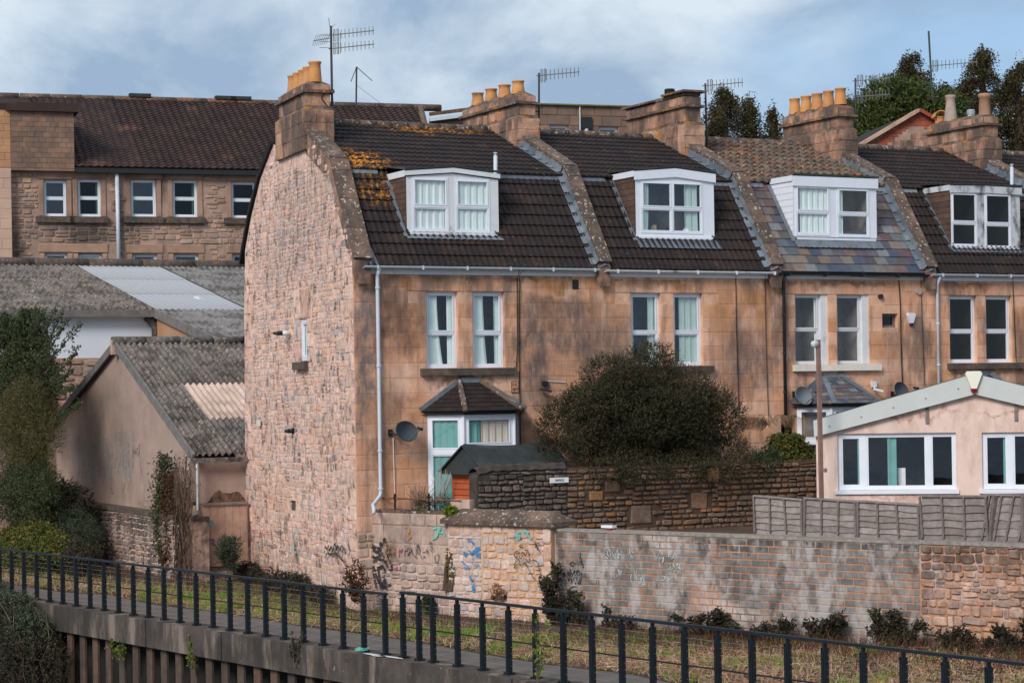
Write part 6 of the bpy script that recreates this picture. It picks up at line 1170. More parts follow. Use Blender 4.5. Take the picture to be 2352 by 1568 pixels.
# roof
rz2=IN.px(400,391)[1]; RD_=7.5; 
def irp(u,v,d): s,z=IN.px(u,v,d); return IN.W(s,z,d)
zR=IN.px(400,232,-RD_)[1]; rs0=ip(171,385)[0]; rs1=IN.px(640,240,-RD_)[0]; sR=IN.px(965,251,-RD_)[0]; 
b0,b1=IN.W(rs0,ev+.05,.25),IN.W(a1,ev+.05,.25); t1_,t0_=IN.W(sR,zR,-RD_),IN.W(rs0-1.2,zR,-RD_)
m=MB(); m.add([IN.W(rs0-3,ev+.05,.25),b1,t1_,IN.W(rs0-3.,zR,-RD_),IN.W(a1,ev,-2*RD_),IN.W(rs0-4,ev,-2*RD_)],[(0,1,2,3),(3,2,4,5),(1,4,2)]); rfm=m.build('roof',M_tileinst,t)
pl=slopeplace(b0,b1,t1_,t0_,30,.32,71,.05,1.,.004,stag=False); pieces(rfm,'tile',M_tileinst,[(M,s*1/(1+abs((M[:3,3]-IN.o)@IN.ex+2)*.05)) for M,s in pl],'pan')
x=rs0-3
while x<sR-.3: m=MB(); m.tube([IN.W(x,zR,-RD_),IN.W(x+1.4,zR,-RD_)],.17,8); m.build('ridge_tile',M_tileold,rfm,smooth=True); x+=1.44
m=MB(); m.tube([t1_,b1],.17,8); m.build('hip_tile',M_tileold,rfm)
m=MB(); m.bar(IN.W(rs0,ev-.1,.3),IN.W(a1,ev-.1,.3),.2,.2); m.build('gutter',M_black,t)
for u,v in ((321,224),(518,234),(552,235)): s,z=IN.px(u,v,-RD_); MB().box(IN,s-.5,s+.5,zR+.12,zR+.28,-RD_-.2,-RD_+.2).build('ridge_vent',M_felt,rfm)
s,_=ip(267,400); m=MB(); m.tube([IN.W(s,ev-.1,.2),IN.W(s+.03,ip(267,640)[1],.2)],.09,8); m.build('downpipe',M_gut,t,smooth=True)
# stone hung tower at the left end and the pale return
TO=Frame(tuple(IN.W(0,0,.35)[:2]),tuple(IN.ex[:2])); tz1=TO.px(100,238)[1]; tz0=TO.px(100,392)[1]; ta,tb=TO.px(24,300)[0],TO.px(170,300)[0]
MB().box(TO,ta,tb,tz0,tz1-.35,-6,0).build('tower_wall',M_hangst,t); pl=ashlar(TO,ta,tb,tz0+.1,tz1-.35,[],.22,.34,seed=44,gap=.015,dep=(.01,.02)); pieces(t,'hung_stone',M_hangst,pl,'block'); MB().box(TO,ta-.2,tb+.2,tz1-.35,tz1,-6.2,.2).build('tower_fascia',M_tileinst,t)
lx=iex*math.cos(1.15)-np.cross(iex,CU)*0; LFd=(-CR*.94+CF*-.34); LP_=Frame(tuple(TO.W(ta,0,0)[:2]),(-LFd[0],-LFd[1])); 
m=MB(); m.box(LP_,-4,0,0,LP_.px(10,386)[1],-.3,0); m.build('pale_side_wall',M_pale,t); zq=LP_.px(10,386)[1]; pieces(t,'side_block',M_pale,ashlar(LP_,-4,0,zq-9,zq-.01,[],.42,.8,seed=61,gap=.02,dep=(.01,.02)),'block'); pieces(t,'upper_side_block',M_orst,ashlar(LP_,-4,0,zq+.02,LP_.px(10,252)[1],[],.30,.5,seed=62,gap=.02,dep=(.01,.02),d=.01),'block'); MB().box(LP_,-4,0,LP_.px(10,386)[1]+.003,LP_.px(10,250)[1],-.3,0.01).build('upper_side_wall',M_orst,t); MB().box(LP_,-4,0.1,LP_.px(10,250)[1]+.003,LP_.px(10,238)[1],-.4,.1).build('side_fascia',M_tileinst,t)
# fragments of roofs seen over the terrace ridge
D2=80.; o2=atD(1300,280,D2); FL=Frame((o2[0],o2[1]),(iex[0],iex[1])); t=thing('flat_roofed_building','flat roofed stone building behind the terrace with two windows and a moss edged top','building',FL.W(0,0,0)); q0_,q1_=FL.px(1180,270)[0],FL.px(1470,270)[0]; zt_=FL.px(1300,243)[1]; wn_=[wrect(1262,1307,287,330,FL),wrect(1375,1421,291,330,FL)]; 
m=MB(); m.poly(rect(q0_,q1_,0,zt_),[rect(*q) for q in wn_],FL,0,-6,rev=.3); w_=m.build('wall',M_instj,t); pl=ashlar(FL,q0_,q1_,zt_-3,zt_,wn_,.36,.7,seed=46,gap=.02,dep=(.02,.04)); pieces(w_,'stone_block',M_hangst,pl,'block'); MB().box(FL,q0_-.1,q1_+.1,zt_,zt_+.05,-6,.15).build('mossy_edge',surf('moss',[(.15,.155,.045)],var=.4,rand=False,ns=3),t)
for q in wn_: window(t,FL,q,d=-.15,mid=0,fw=.07,gl=M_glassr,inner=M_in2,room=1.,seed=3)
s,z=FL.px(1345,285); MB().box(FL,s-.22,s+.22,z-.2,z+.25,.0,.12).build('hopper_head',M_black,t); m=MB(); m.tube([FL.W(s,z-.2,.1),FL.W(s,z-2,.1)],.07,8); m.build('downpipe',M_gut,t); s,z=FL.px(1330,245); m=MB(); m.tube([FL.W(s,z,.08),FL.W(s,z-2.5,.08)],.02,5); m.build('white_cable',M_upvc,t)
D3=86; o3=atD(1030,280,D3); FM=Frame((o3[0],o3[1]),(iex[0],iex[1])); t=thing('low_roof_link','low dark tiled roof with pale verge between the two far buildings','building',FM.W(0,0,0)); z0_=FM.px(1030,292)[1]
pA,pB=FM.px(985,276),FM.px(1075,262); m=MB(); m.add([FM.W(pA[0],pA[1],0),FM.W(pB[0]+1,pB[1]+.1,0),FM.W(pB[0]+1,z0_-3,0.5),FM.W(pA[0],z0_-3,.5)],[(3,2,1,0)]); m.build('roof',M_tileinst,t); m=MB(); m.bar(FM.W(*pA,.1),FM.W(pB[0]+1,pB[1]+.1,.1),.1,.14); m.build('verge',M_gut,t); m=MB(); m.bar(FM.W(pA[0],pA[1]+.22,.1),FM.W(pB[0]+1,pB[1]+.32,.1),.1,.14); m.build('verge_tiles',M_tileold,t)
# brick verged gable house
D4=66.; o4=atD(2100,330,D4); bex=CR*math.cos(.12)+CF*math.sin(.12); FG=Frame((o4[0],o4[1]),(bex[0],bex[1])); gp2=[FG.px(u,v) for u,v in ((1962,345),(2108,254),(2190,300))]
t=thing('brick_edged_gable','stone gable with red brick verge rising between the two right hand chimneys','building',FG.W(0,0,0)); poly=[(gp2[0][0]-1.5,0),(gp2[2][0]+2,0),(gp2[2][0]+2,gp2[2][1]-1.2),gp2[1],(gp2[0][0]-1.5,gp2[0][1]-.9)]
m=MB(); m.poly(poly,[],FG,0,-.3); w_=m.build('wall',M_instj,t)
def wedge(p):  # distance below the verge lines
    x,z=p; zl_=gp2[0][1]+(gp2[1][1]-gp2[0][1])*(x-gp2[0][0])/(gp2[1][0]-gp2[0][0]); zr2=gp2[1][1]+(gp2[2][1]-gp2[1][1])*(x-gp2[1][0])/(gp2[2][0]-gp2[1][0]); return min(zl_,zr2)-z
zt_=gp2[1][1]; bl=[];st=[]
for M,s in ashlar(FG,gp2[0][0]-.5,gp2[2][0]+.6,zt_-1.8,zt_,[],.082,.24,gap=.014,dep=(.012,.02),seed=3):
    c=M[:3,3]-FG.o; q=(c@FG.ex,M[2,3]); 
    if .06<wedge(q)<.42+.05*math.sin(q[0]*23): bl.append((M,s))
for M,s in ashlar(FG,gp2[0][0]-.5,gp2[2][0]+.6,zt_-1.8,zt_,[],.22,.4,gap=.02,dep=(.012,.02),seed=4):
    c=M[:3,3]-FG.o; q=(c@FG.ex,M[2,3]); 
    if wedge(q)>.55: st.append((M,s))
M_brick=surf('red_brick',[(.36,.075,.035),(.30,.06,.03),(.42,.10,.045),(.25,.06,.035)],var=.2); pieces(w_,'brick',M_brick,bl,'brick'); pieces(w_,'stone_block',M_chim,st,'rough')
for p,q in ((gp2[0],gp2[1]),(gp2[1],gp2[2])): m=MB(); m.bar(FG.W(p[0]-.1 if p is gp2[0] else p[0],p[1],.0),FG.W(*q,.0),.42,.10,up=(0,0,1)); m.build('verge_coping',M_board if p is gp2[0] else M_brick,t)
m=MB(); A_=FG.W(gp2[0][0]-1.2,gp2[0][1]-.8,-.2);B_=FG.W(gp2[1][0],gp2[1][1],-.2); m.add([A_,B_,B_-FG.n*6-FG.ex*.0,A_-FG.n*6],[(0,1,2,3)]); m.add([B_,FG.W(gp2[2][0]+2,gp2[2][1]-1.2,-.2),FG.W(gp2[2][0]+2,gp2[2][1]-1.2,-6.2),B_-FG.n*6],[(0,1,2,3)]); m.build('roof',M_tile,t)
# ---------------------------------------------------------------- far hill and ground beyond are hidden; distant trees follow with the planting
# ---------------------------------------------------------------- foliage
def quads(C,X,Y,name,mat,parent=None,kind=None,fold=0.):
    """leaf quads: centres, half vectors"""
    n=len(C); V=np.stack([C-X*.5,C+Y*.5*0+X*0-Y*.5,C+X*.5,C+Y*.5],1).reshape(-1,3); F_=np.arange(4*n).reshape(-1,4)
    me=bpy.data.meshes.new(name); me.vertices.add(4*n); me.vertices.foreach_set('co',V.astype(np.float32).ravel()); me.loops.add(4*n); me.loops.foreach_set('vertex_index',F_.ravel().astype(np.int32)); me.polygons.add(n); me.polygons.foreach_set('loop_start',np.arange(0,4*n,4,dtype=np.int32)); me.update(calc_edges=True); me.validate(); me.materials.append(mat)
    o=bpy.data.objects.new(name,me); COL.objects.link(o)
    if parent is not None: attach(o,parent)
    if kind: o['kind']=kind
    return o
def unit(v): return v/np.maximum(1e-9,np.linalg.norm(v,axis=1,keepdims=True))
def in_ell(rs,ells,n,shell=.55):
    """random points in a union of ellipsoids, mostly in the outer shell; returns points and outward directions"""
    vol=np.array([e[1][0]*e[1][1]+e[1][1]*e[1][2]+e[1][0]*e[1][2] for e in ells]); k=rs.choice(len(ells),n,p=vol/vol.sum()); d=unit(rs.normal(size=(n,3))); rr=shell+(1-shell)*rs.random((n,1))**.6
    c=np.array([e[0] for e in ells])[k]; r_=np.array([e[1] for e in ells])[k]; return c+d*rr*r_,unit(d/r_)
def sprigs(rs,P_,D_,L,nl,ls,mat,name,parent,up=.3,kind=None,droop=0.,wid=.5,spread=.35):
    """short shoots with small leaves set along them"""
    n=len(P_); D2=unit(D_+np.array([0,0,up])+rs.normal(size=(n,3))*.35); C=[];X=[];Y=[]
    Ls=L*(.6+.8*rs.random((n,1)))
    for j in range(nl):
        t=(j+.5)/nl; side=rs.normal(size=(n,3)); side=unit(side-D2*(side*D2).sum(1,keepdims=True)); ld_=unit(D2*.6+side); p=P_+D2*Ls*t+side*Ls*spread*(1-t)*.5+np.array([0,0,-droop])*t*t*Ls
        s=ls*(.6+.8*rs.random((n,1)))*(1.1-.5*t); w2=np.cross(ld_,rs.normal(size=(n,3))); C.append(p);X.append(ld_*s);Y.append(unit(w2)*s*wid)
    return quads(np.concatenate(C),np.concatenate(X),np.concatenate(Y),name,mat,parent,kind)
def lumps(rs,c,r_,n,k=.42,zmin=-1.):
    """ellipsoids scattered over a big one to give an uneven outline"""
    d=unit(rs.normal(size=(n,3))); d[:,2]=np.maximum(d[:,2],zmin); q=a(c)+d*a(r_)*(.62+.2*rs.random((n,1))); return [(q[i],a(r_)*k*(.7+.6*rs.random())) for i in range(n)]+[(a(c),a(r_)*.72)]
def plant(name,label,cat,c,r_,n,mat,seed,L=.16,nl=7,ls=.045,lum=26,group=None,up=.3,stem=None,shell=.55,k=.42,wid=.5,extra=None,droop=0.,zmin=-1.,leafname='foliage'):
    rs=np.random.RandomState(seed); t=thing(name,label,cat,a(c)-a([0,0,r_[2]]),group); E_=lumps(rs,c,r_,lum,k,zmin)+(extra or []); P_,D_=in_ell(rs,E_,n,shell); sprigs(rs,P_,D_,L,nl,ls,mat,leafname,t,up,wid=wid,droop=droop)
    if stem is not None:
        m=MB(); rr=random.Random(seed)
        for j in range(stem): b=a(c)+a([rr.uniform(-.12,.12),rr.uniform(-.12,.12),-r_[2]]); e=a(c)+a([rr.uniform(-.6,.6)*r_[0],rr.uniform(-.6,.6)*r_[1],rr.uniform(.0,.6)*r_[2]]); mid=(b+e)/2+a([rr.uniform(-.1,.1),rr.uniform(-.1,.1),.1]); m.tube([b,mid,e],[.05,.03,.012],6)
        m.build('stem',L_bark,t)
    return t
# the big bush over the garden wall
cb_=onY(1475,965,-1.35); ext=[(onY(u,v,-1.4),a([rx,.9,rz])) for u,v,rx,rz in ((1300,985,.55,.42),(1285,1040,.4,.3),(1480,865,.75,.5),(1400,860,.5,.4),(1560,900,.7,.55),(1640,960,.6,.6),(1665,1050,.6,.45),(1560,1060,.9,.4),(1420,1060,.9,.4),(1500,1090,.9,.25),(1360,930,.6,.45),(1495,820,.3,.28),(1410,1085,.35,.22))]+[(onY(u,v,-2.5),a([rx,.28,rz])) for u,v,rx,rz in ((1400,1078,.45,.22),(1480,1082,.5,.22),(1570,1078,.55,.25),(1650,1085,.4,.28),(1700,1070,.3,.3),(1440,1098,.25,.12))]
plant('evergreen_bush','large dense dark evergreen bush with reddish tips spilling over the brown garden wall','bush',cb_,(2.15,1.15,1.2),26000,L_bush,3,L=.17,nl=9,ls=.046,lum=46,extra=ext,up=.5,stem=9,k=.30,shell=.5)
bt=bpy.data.objects['evergreen_bush']; rs=np.random.RandomState(91); P_,D_=in_ell(rs,lumps(rs,cb_,(2.2,1.18,1.25),46,.30)+ext,6500,.93); sprigs(rs,P_,D_,.24,9,.034,L_tip,'shoots',bt,.7,wid=.5)
# ivy hedge right of it
cI=onY(1815,1060,-1.7); plant('ivy_hedge','bright green ivy mass on the wall left of the pink building','hedge',cI,(.75,.4,.52),3200,L_green,5,L=.14,nl=6,ls=.07,lum=18,wid=.8,up=.0,droop=.6,stem=3)
plant('ivy_hanging','darker trailing ivy hanging down the brown wall right of the bush','climber',onY(1745,1080,-2.0),(.5,.35,.55),1500,L_ivy,6,L=.2,nl=5,ls=.05,lum=12,up=-.6,wid=.8,droop=1.)
# dead palm fronds
t=thing('dead_palm','straw coloured drooping palm fronds between the bush and the black downpipe','palm',onY(1760,1010,-1.0)); rr=random.Random(4); c0_=onY(1762,975,-1.0)
for k in range(13):
    an=rr.uniform(-1.9,2.1); L_=rr.uniform(.5,.95); pts=[]
    for j in range(7): q=j/6; pts.append(c0_+a([math.sin(an)*L_*q,rr.uniform(-.02,.02)-.25*q*math.cos(k),.62*L_*math.cos(an*.55)*q*(1.6-1.4*q)]))
    m=MB(); m.tube(pts,[.012,.011,.01,.009,.008,.006,.004],4); cs=[]
    for j in range(6):
        p,q=pts[j],pts[j+1]; dd=q-p
        for w_ in range(4):
            b=p+dd*w_/4
            for sg_ in (-1,1):
                tip=b+dd*1.1+a([0,0,-.16])+np.cross(dd,a([0,1,0]))*sg_*.9+a([0,rr.uniform(-.05,.05),0]); m.add([b,b+dd*.12,tip],[(0,1,2)])
    m.build('frond',L_palm,t)
# garden plants behind the low wall
plant('lavender_bush','grey green lavender like bush under the bay window','bush',onY(1030,1150,-.9)+a([-.25,0,-.1]),(.55,.22,.16),900,L_grey,8,L=.16,nl=5,ls=.03,lum=10,up=1.2)
def twigs(name,label,cat,base,h_,n,sp,mat,seed,leaf=None,r0=.012,grp=None):
    rr=random.Random(seed); t=thing(name,label,cat,base,grp); m=MB(); tips=[]
    for k in range(n):
        an=rr.uniform(0,6.28); e=rr.uniform(.1,1)*sp; p=a(base)+a([rr.uniform(-.05,.05),rr.uniform(-.05,.05),0]); pts=[p]; L_=h_*rr.uniform(.55,1.)
        for j in range(1,5): q=j/4; pts.append(p+a([math.cos(an)*e*q+rr.uniform(-.02,.02),math.sin(an)*e*.5*q,L_*q+rr.uniform(-.02,.02)]))
        m.tube(pts,[r0,r0*.8,r0*.6,r0*.5,r0*.3],4,cap=False); tips+=pts[1:]
        for j in (2,3): b=pts[j]; m.tube([b,b+a([rr.uniform(-.12,.12),rr.uniform(-.1,.1),rr.uniform(.03,.15)])],[r0*.5,r0*.2],4,cap=False); tips.append(b)
    m.build('twigs',mat,t)
    if leaf: rs=np.random.RandomState(seed); P_=np.repeat(np.array(tips),leaf[1],0)+rs.normal(size=(len(tips)*leaf[1],3))*.03; sprigs(rs,P_,unit(rs.normal(size=P_.shape)),.08,3,leaf[2],leaf[0],'leaves',t,.2,wid=.8)
    return t
twigs('bare_shrub','bare pale twisted shrub in front of the tall bay light','shrub',onY(1015,1150,-.9),.78,7,.25,M_low,3,r0=.014); twigs('dry_shrub','dry brown fine twigged shrub left of the bay window','shrub',onY(962,1160,-.75),.5,40,.5,L_twig,4,r0=.005)
plant('small_weed','small bright green weed growing by the stone block','weed',LW.W(LW.px(1035,1165)[0],zlow+.03,-.02),(.13,.09,.07),120,L_weed,9,L=.1,nl=3,ls=.09,lum=4)
# ---------------------------------------------------------------- plants at the left
def onP(u,v,X): return onX(u,v,X)
g1='overgrown shrubs at the left edge'
def bush(label,u,v,Y,rx,ry,rz,n,mat,seed,**k): return plant(k.pop('name','shrub'),label,k.pop('cat','shrub'),onX(u,v,Y),(rx,ry,rz),n,mat,seed,group=k.pop('group',g1),**k)
t=thing('ivy_clad_tree','dark tree trunk mass smothered in ivy with loose sprays before the white wall','tree',onX(90,1150,-2.2)); rs=np.random.RandomState(12)
ext=[(onX(u,v,-2.2),a([.45,ry,rz])) for u,v,ry,rz in ((70,800,1.0,.55),(40,870,2.0,.9),(95,870,.9,.7),(25,760,1.0,.4),(70,750,.4,.5),(15,810,1.2,1.),(80,920,1.4,.5))]
P_,D_=in_ell(rs,ext,6500,.45); sprigs(rs,P_,D_,.20,6,.075,L_ivy,'ivy',t,.35,wid=.8)
sp_=[((60,800),(100,712)),((80,800),(128,712)),((100,820),(155,735)),((110,830),(183,745)),((120,870),(178,800)),((125,880),(165,850)),((130,900),(172,890)),((40,790),(52,722)),((20,780),(10,720)),((130,960),(185,925)),((70,790),(82,716)),((100,810),(140,722))]
Pc=[];Dc=[];m=MB()
for (p,q) in sp_:
    A_,B_=onX(*p,-2.2),onX(*q,-2.4); md=(A_+B_)/2+a([0,.15,-.1]); m.tube([A_,md,B_],[.02,.014,.005],5)
    for k in range(26): f=k/25; c_=(A_*(1-f)+md*f)*(1-f)+(md*(1-f)+B_*f)*f; Pc.append(c_); Dc.append((B_-A_)/np.linalg.norm(B_-A_))
m.tube([onX(90,1150,-2.2),onX(92,950,-2.2),onX(85,800,-2.2)],[.22,.18,.08],8); m.build('trunk',L_bark,t)
Pc=np.repeat(np.array(Pc),5,0)+rs.normal(size=(len(Pc)*5,3))*.05; sprigs(rs,Pc,np.repeat(np.array(Dc),5,0),.10,4,.06,L_ivy,'spray_leaves',t,.2,wid=.8)
bush('tall green brown shrub filling the left edge below the ivy',62,985,-2.6,.55,2.5,1.2,6500,L_tree,21,L=.2,nl=7,ls=.055,lum=34,stem=6)
bush('dark lower shrub with reddish leaves left of the pebbledash',50,1130,-2.8,.7,2.3,1.0,5200,L_ivy,22,L=.2,nl=6,ls=.06,lum=26,stem=4)
bush('dark bramble mound leaning on the pebbledashed wall',148,1180,-1.7,.6,1.7,.72,4200,L_bram,23,L=.2,nl=6,ls=.075,lum=26,wid=.8,stem=4,up=-.1)
bush('grey green fine leaved shrub beside the stone retaining wall',180,1235,-1.9,.5,1.1,.62,3600,L_grey,24,L=.2,nl=8,ls=.04,lum=16,stem=3)
bush('yellow and green leaved shrub behind the first railing posts',70,1265,-3.0,.6,2.9,.72,6500,L_green,25,L=.2,nl=6,ls=.075,lum=30,wid=.85,up=-.05,stem=4)
bush('dark leafy mound behind the railing below the retaining wall corner',178,1290,-2.6,.45,.9,.5,1800,L_bram,26,L=.16,nl=5,ls=.06,lum=12)
# climbers on the retaining wall
def climber(label,pts,wid_,n,mat,seed,ls=.055,name='climbing_ivy',X=-.72,grp='climbers on the left walls',up=0.,th=.10,L=.12):
    rs=np.random.RandomState(seed); P3=np.array([onX(u,v,X) for u,v in pts]); t=thing(name,label,'climber',P3[-1],grp); k=rs.randint(0,len(P3)-1,n); f=rs.random((n,1)); Pq=P3[k]*(1-f)+P3[k+1]*f; Pq+=rs.normal(size=(n,3))*a([th,wid_,.08]); D_=unit(rs.normal(size=(n,3))*a([.5,1,1])+a([-1.,0,up])); sprigs(rs,Pq,D_,L,4,ls,mat,'leaves',t,up,wid=.85)
    m=MB(); m.tube([p for p in P3],.02,5); m.build('stem',L_bark,t); return t
climber('green ivy column climbing from path to pebbledash',[(380,1045),(378,1110),(372,1160),(372,1220),(385,1290)],.16,1500,L_ivy,31)
climber('reddish dead climber beside the green ivy column',[(392,1090),(392,1180),(395,1260),(392,1300)],.14,1000,L_red,32)
climber('brown dry creeper hanging at the corner of the outbuilding',[(428,1050),(425,1120),(430,1190),(432,1270),(425,1370)],.28,500,L_red,33,ls=.035)
t=thing('dead_vines','tangle of bare hanging vines covering the wall corner','vines',onX(425,1370,-.8),'climbers on the left walls'); rr=random.Random(11); m=MB()
for k in range(330):
    u=rr.uniform(400,440); v=rr.uniform(1060,1330); X_=-.85-rr.uniform(0,.25); L_=rr.uniform(25,110); m.tube([onX(u,v,X_),onX(u+rr.uniform(-7,7),v+L_*.5,X_-.05),onX(u+rr.uniform(-10,8),v+L_,X_)],rr.choice((.006,.009,.012)),3,cap=False)
m.build('vine_stems',L_twig,t)
bush('small dark green bush at the foot of the pink boards',527,1265,-.05,.25,.35,.45,1300,L_grey,34,L=.14,nl=6,ls=.045,lum=9,group='plants along the path')
# ---------------------------------------------------------------- verge between path and walls
def edge_s(s): 
    xs=[( (p-RL.o)@RL.ex, (p-RL.o)@RL.n) for p in ins]; return np.interp(s,[q[0] for q in xs],[q[1] for q in xs])
r=np.random.RandomState(2)
def wall_off(s):      # distance of the wall foot from the railing line, towards land
    out=[]
    for q in s:
        P0=RL.W(q,0,0); d=-RL.n
        if q<9.2: # left of the gable: retaining wall at X about -.85, gable plane
            tt=(-.95-P0[0])/d[0] if RL.W(q,0,-3)[1]>9. else None
            if tt is None:
                n_=GAB.n; tt=(n_@(np.array([0,0,0])-P0))/(n_@d)
        else:
            n_=LW.n; tt=(n_@(LW.o+LW.n*.1-P0))/(n_@d)
            n2=GAB.n; t2=(n2@(np.array([0,0,0])-P0))/(n2@d)
            if (P0+d*t2)[1]>.2: tt=t2
        out.append(-tt)
    return np.array(out)
ZW_=lambda s:np.interp(s,[8,13,18,22,26],[-.22,-.26,-.18,-.04,.0])
Sg=np.linspace(-16,30,300); WO=wall_off(Sg); EO=np.array([edge_s(q) for q in Sg])
WO=np.minimum(WO,EO-.3)
vs=[];fs=[]
for k,q in enumerate(Sg):
    for j in range(7): f=j/6; o_=EO[k]+(WO[k]-EO[k])*f; vs.append(RL.W(q,.006*(j>0)+float(ZW_(q))*f+.025*math.sin(q*3+j)*(j>0)*f,o_))
for k in range(len(Sg)-1):
    for j in range(6): i0=k*7+j; fs.append((i0,i0+7,i0+8,i0+1))
m=MB(); m.add(vs,fs); o=m.build('verge',M_soil,smooth=True); o['kind']='structure'
if o.data.polygons[0].normal.z<0: o.data.flip_normals()
def blades(name,label,n,mat,seed,h,wd_,dens,lie=.25,offr=(0,1),cat='grass'):
    rs=np.random.RandomState(seed); s=rs.uniform(-15,29,n*6); f=rs.uniform(offr[0],offr[1],n*6); keep=rs.random(n*6)<np.clip(dens(s,f),0,1); s,f=s[keep][:n],f[keep][:n]; e=np.interp(s,Sg,EO); w_=np.interp(s,Sg,WO); off=e+(w_-e)*f; n=len(s)
    B=RL.o+np.outer(s,RL.ex)+np.outer(off,RL.n); B[:,2]=ZW_(s)*f; up=unit(np.array([0,0,1.])+rs.normal(size=(n,3))*lie*a([1,1,.3])); H=(h[0]+(h[1]-h[0])*rs.random((n,1))); sd=unit(np.cross(up,rs.normal(size=(n,3))))*wd_*(.6+.8*rs.random((n,1))); bend=rs.normal(size=(n,3))*a([1,1,0])*H*lie*.9
    mid=B+up*H*.55; tip=B+up*H+bend-a([0,0,1])*np.linalg.norm(bend,axis=1,keepdims=True)*.3; V=np.stack([B-sd,B+sd,mid+sd*.8,mid-sd*.8,tip],1).reshape(-1,3); me=bpy.data.meshes.new(name); idx=np.arange(n)*5
    F4=np.stack([idx,idx+1,idx+2,idx+3],1); F3=np.stack([idx+3,idx+2,idx+4],1); me.from_pydata(V.tolist(),[],F4.tolist()+F3.tolist()); me.materials.append(mat); o=bpy.data.objects.new(name,me); COL.objects.link(o); o['kind']='stuff'; tag(o,label,cat)
ns=lambda s,f,k,p=0:.5+.5*np.sin(s*k+p+3*np.sin(f*5+s*.7))*np.cos(s*k*.43+p*2+f*4)
right=lambda s:np.clip((s-14.5)/3,0,1)
blades('dry_grass','flattened straw coloured dead grass along the foot of the walls',34000,L_straw,1,(.08,.30),.007,lambda s,f:(.55+.45*right(s))*(.35+.65*ns(s,f,1.1))*(1.-.35*(f>.8)),lie=.85)
gb=lambda s,c,w_:np.exp(-((s-c)/w_)**2)
blades('dead_stalks','reddish brown dead stalks standing against the foot of the walls',9000,L_red,3,(.15,.55),.006,lambda s,f:np.clip(f*2-.7,0,1)*(.35+.65*right(s))*(.2+.8*ns(s,f,2.9,.5)),lie=.35,cat='weeds')
blades('green_grass','fresh green grass tufts between the path and the walls',27000,L_grass,2,(.08,.30),.007,lambda s,f:(gb(s,4.3,.8)*1.6+gb(s,1.6,.5)*.7+gb(s,6.8,.6)*.8+gb(s,9.5,.7)*.7+gb(s,16.6,.9)*1.0+gb(s,14.2,.5)+gb(s,12.6,.35)+.9*gb(s,19.2,.5)*(1-f)+.8*gb(s,21.5,.6)*(1-f)+.8*gb(s,24.5,.6)*(1-f)+.13)*(np.clip(ns(s,f,3.1,1)*2.4-1.1,0,1)+.03)*(1-.35*right(s)),lie=.3)
def weeds(name,label,n,seed,dens,mat,ls,h=.08):
    rs=np.random.RandomState(seed); s=rs.uniform(-15,29,n*5); f=rs.uniform(0,1,n*5); keep=rs.random(n*5)<np.clip(dens(s,f),0,1); s,f=s[keep][:n],f[keep][:n]; off=np.interp(s,Sg,EO)*(1-f)+np.interp(s,Sg,WO)*f; B=RL.o+np.outer(s,RL.ex)+np.outer(off,RL.n); B[:,2]=ZW_(s)*f; o=sprigs(rs,B,unit(rs.normal(size=B.shape)*a([1,1,.2])),h,4,ls,mat,name,None,.9,kind='stuff',wid=.8); tag(o,label,'weeds')
weeds('ground_weeds','low bright green weeds along the edge of the path',7500,5,lambda s,f:(1-f)**1.2*(.04+.96*np.clip(ns(s,f,2.7,.6)*2.4-1.1,0,1))*(1-.35*right(s)),L_weed,.045)
weeds('creeping_leaves','dark creeping bramble leaves at the foot of the walls',5000,6,lambda s,f:f**1.5*(.2+.8*ns(s,f,.9,2)),L_bram,.05,.14)
weeds('brown_litter','brown dead leaves and stalks scattered along the verge',8000,7,lambda s,f:(s<3)*.6+.35*np.clip(ns(s,f,2.2,4)*2-.8,0,1)+.08,L_red,.05,.07)
# brambles and little shrubs against the walls
def canes(label,c,w_,h_,n,mat,seed):
    rr=random.Random(seed); rs=np.random.RandomState(seed); t=thing('bramble',label,'bramble',a(c)-a([0,0,h_]),'brambles against the path walls'); m=MB(); PT=[]
    for k in range(int(5+w_*13)):
        b=a(c)+LW.ex*rr.uniform(-1.1,1.1)*w_+a([0,0,-h_]); L_=rr.uniform(-1,1)*w_*1.1; hh=h_*rr.uniform(.6,2.0)*(1 if rr.random()<.85 else 1.25); o_=LW.n*rr.uniform(-.05,.25); pts=[]
        for j in range(7): q=j/6; pts.append(b+LW.ex*L_*q*q+o_*q+a([0,0,hh*(1.7*q-.8*q*q)]))
        m.tube(pts,[.008,.008,.007,.006,.005,.004,.003],4,cap=False); PT+=[(p+pts[min(j+1,6)])/2 if rr.random()<.5 else p for j,p in enumerate(pts) if j>0 and rr.random()<.8]
    m.build('stems',L_twig,t); PT=np.repeat(np.array(PT),max(2,int(n*.8/len(PT))),0); PT=PT+rs.normal(size=PT.shape)*.045; sprigs(rs,PT,unit(rs.normal(size=PT.shape)),.10,4,.06,mat,'foliage',t,.1,wid=.85); return t
def wb(label,u,v,w_,h_,n,mat,seed,name='bramble',off=.22,**k): 
    if h_>.19 and w_>.2 and mat is L_bram: h_*=1.25; n=int(n*1.5)
    s,z=LW.px(u,v,off); c=LW.W(s,max(z,-.1+h_*.5),off); return plant(name,label,'bramble',c,(w_,.18,h_),n,mat,seed,group='brambles against the path walls',L=.13 if h_>.21 and w_>.1 else .05,nl=4,ls=.065 if w_>.1 else .04,lum=9,wid=.85,stem=7 if h_>.19 else 3,zmin=-.6,shell=.25,k=.5,**k) if mat is not L_bram or h_<.2 else canes(label,c,w_,h_,n,mat,seed)
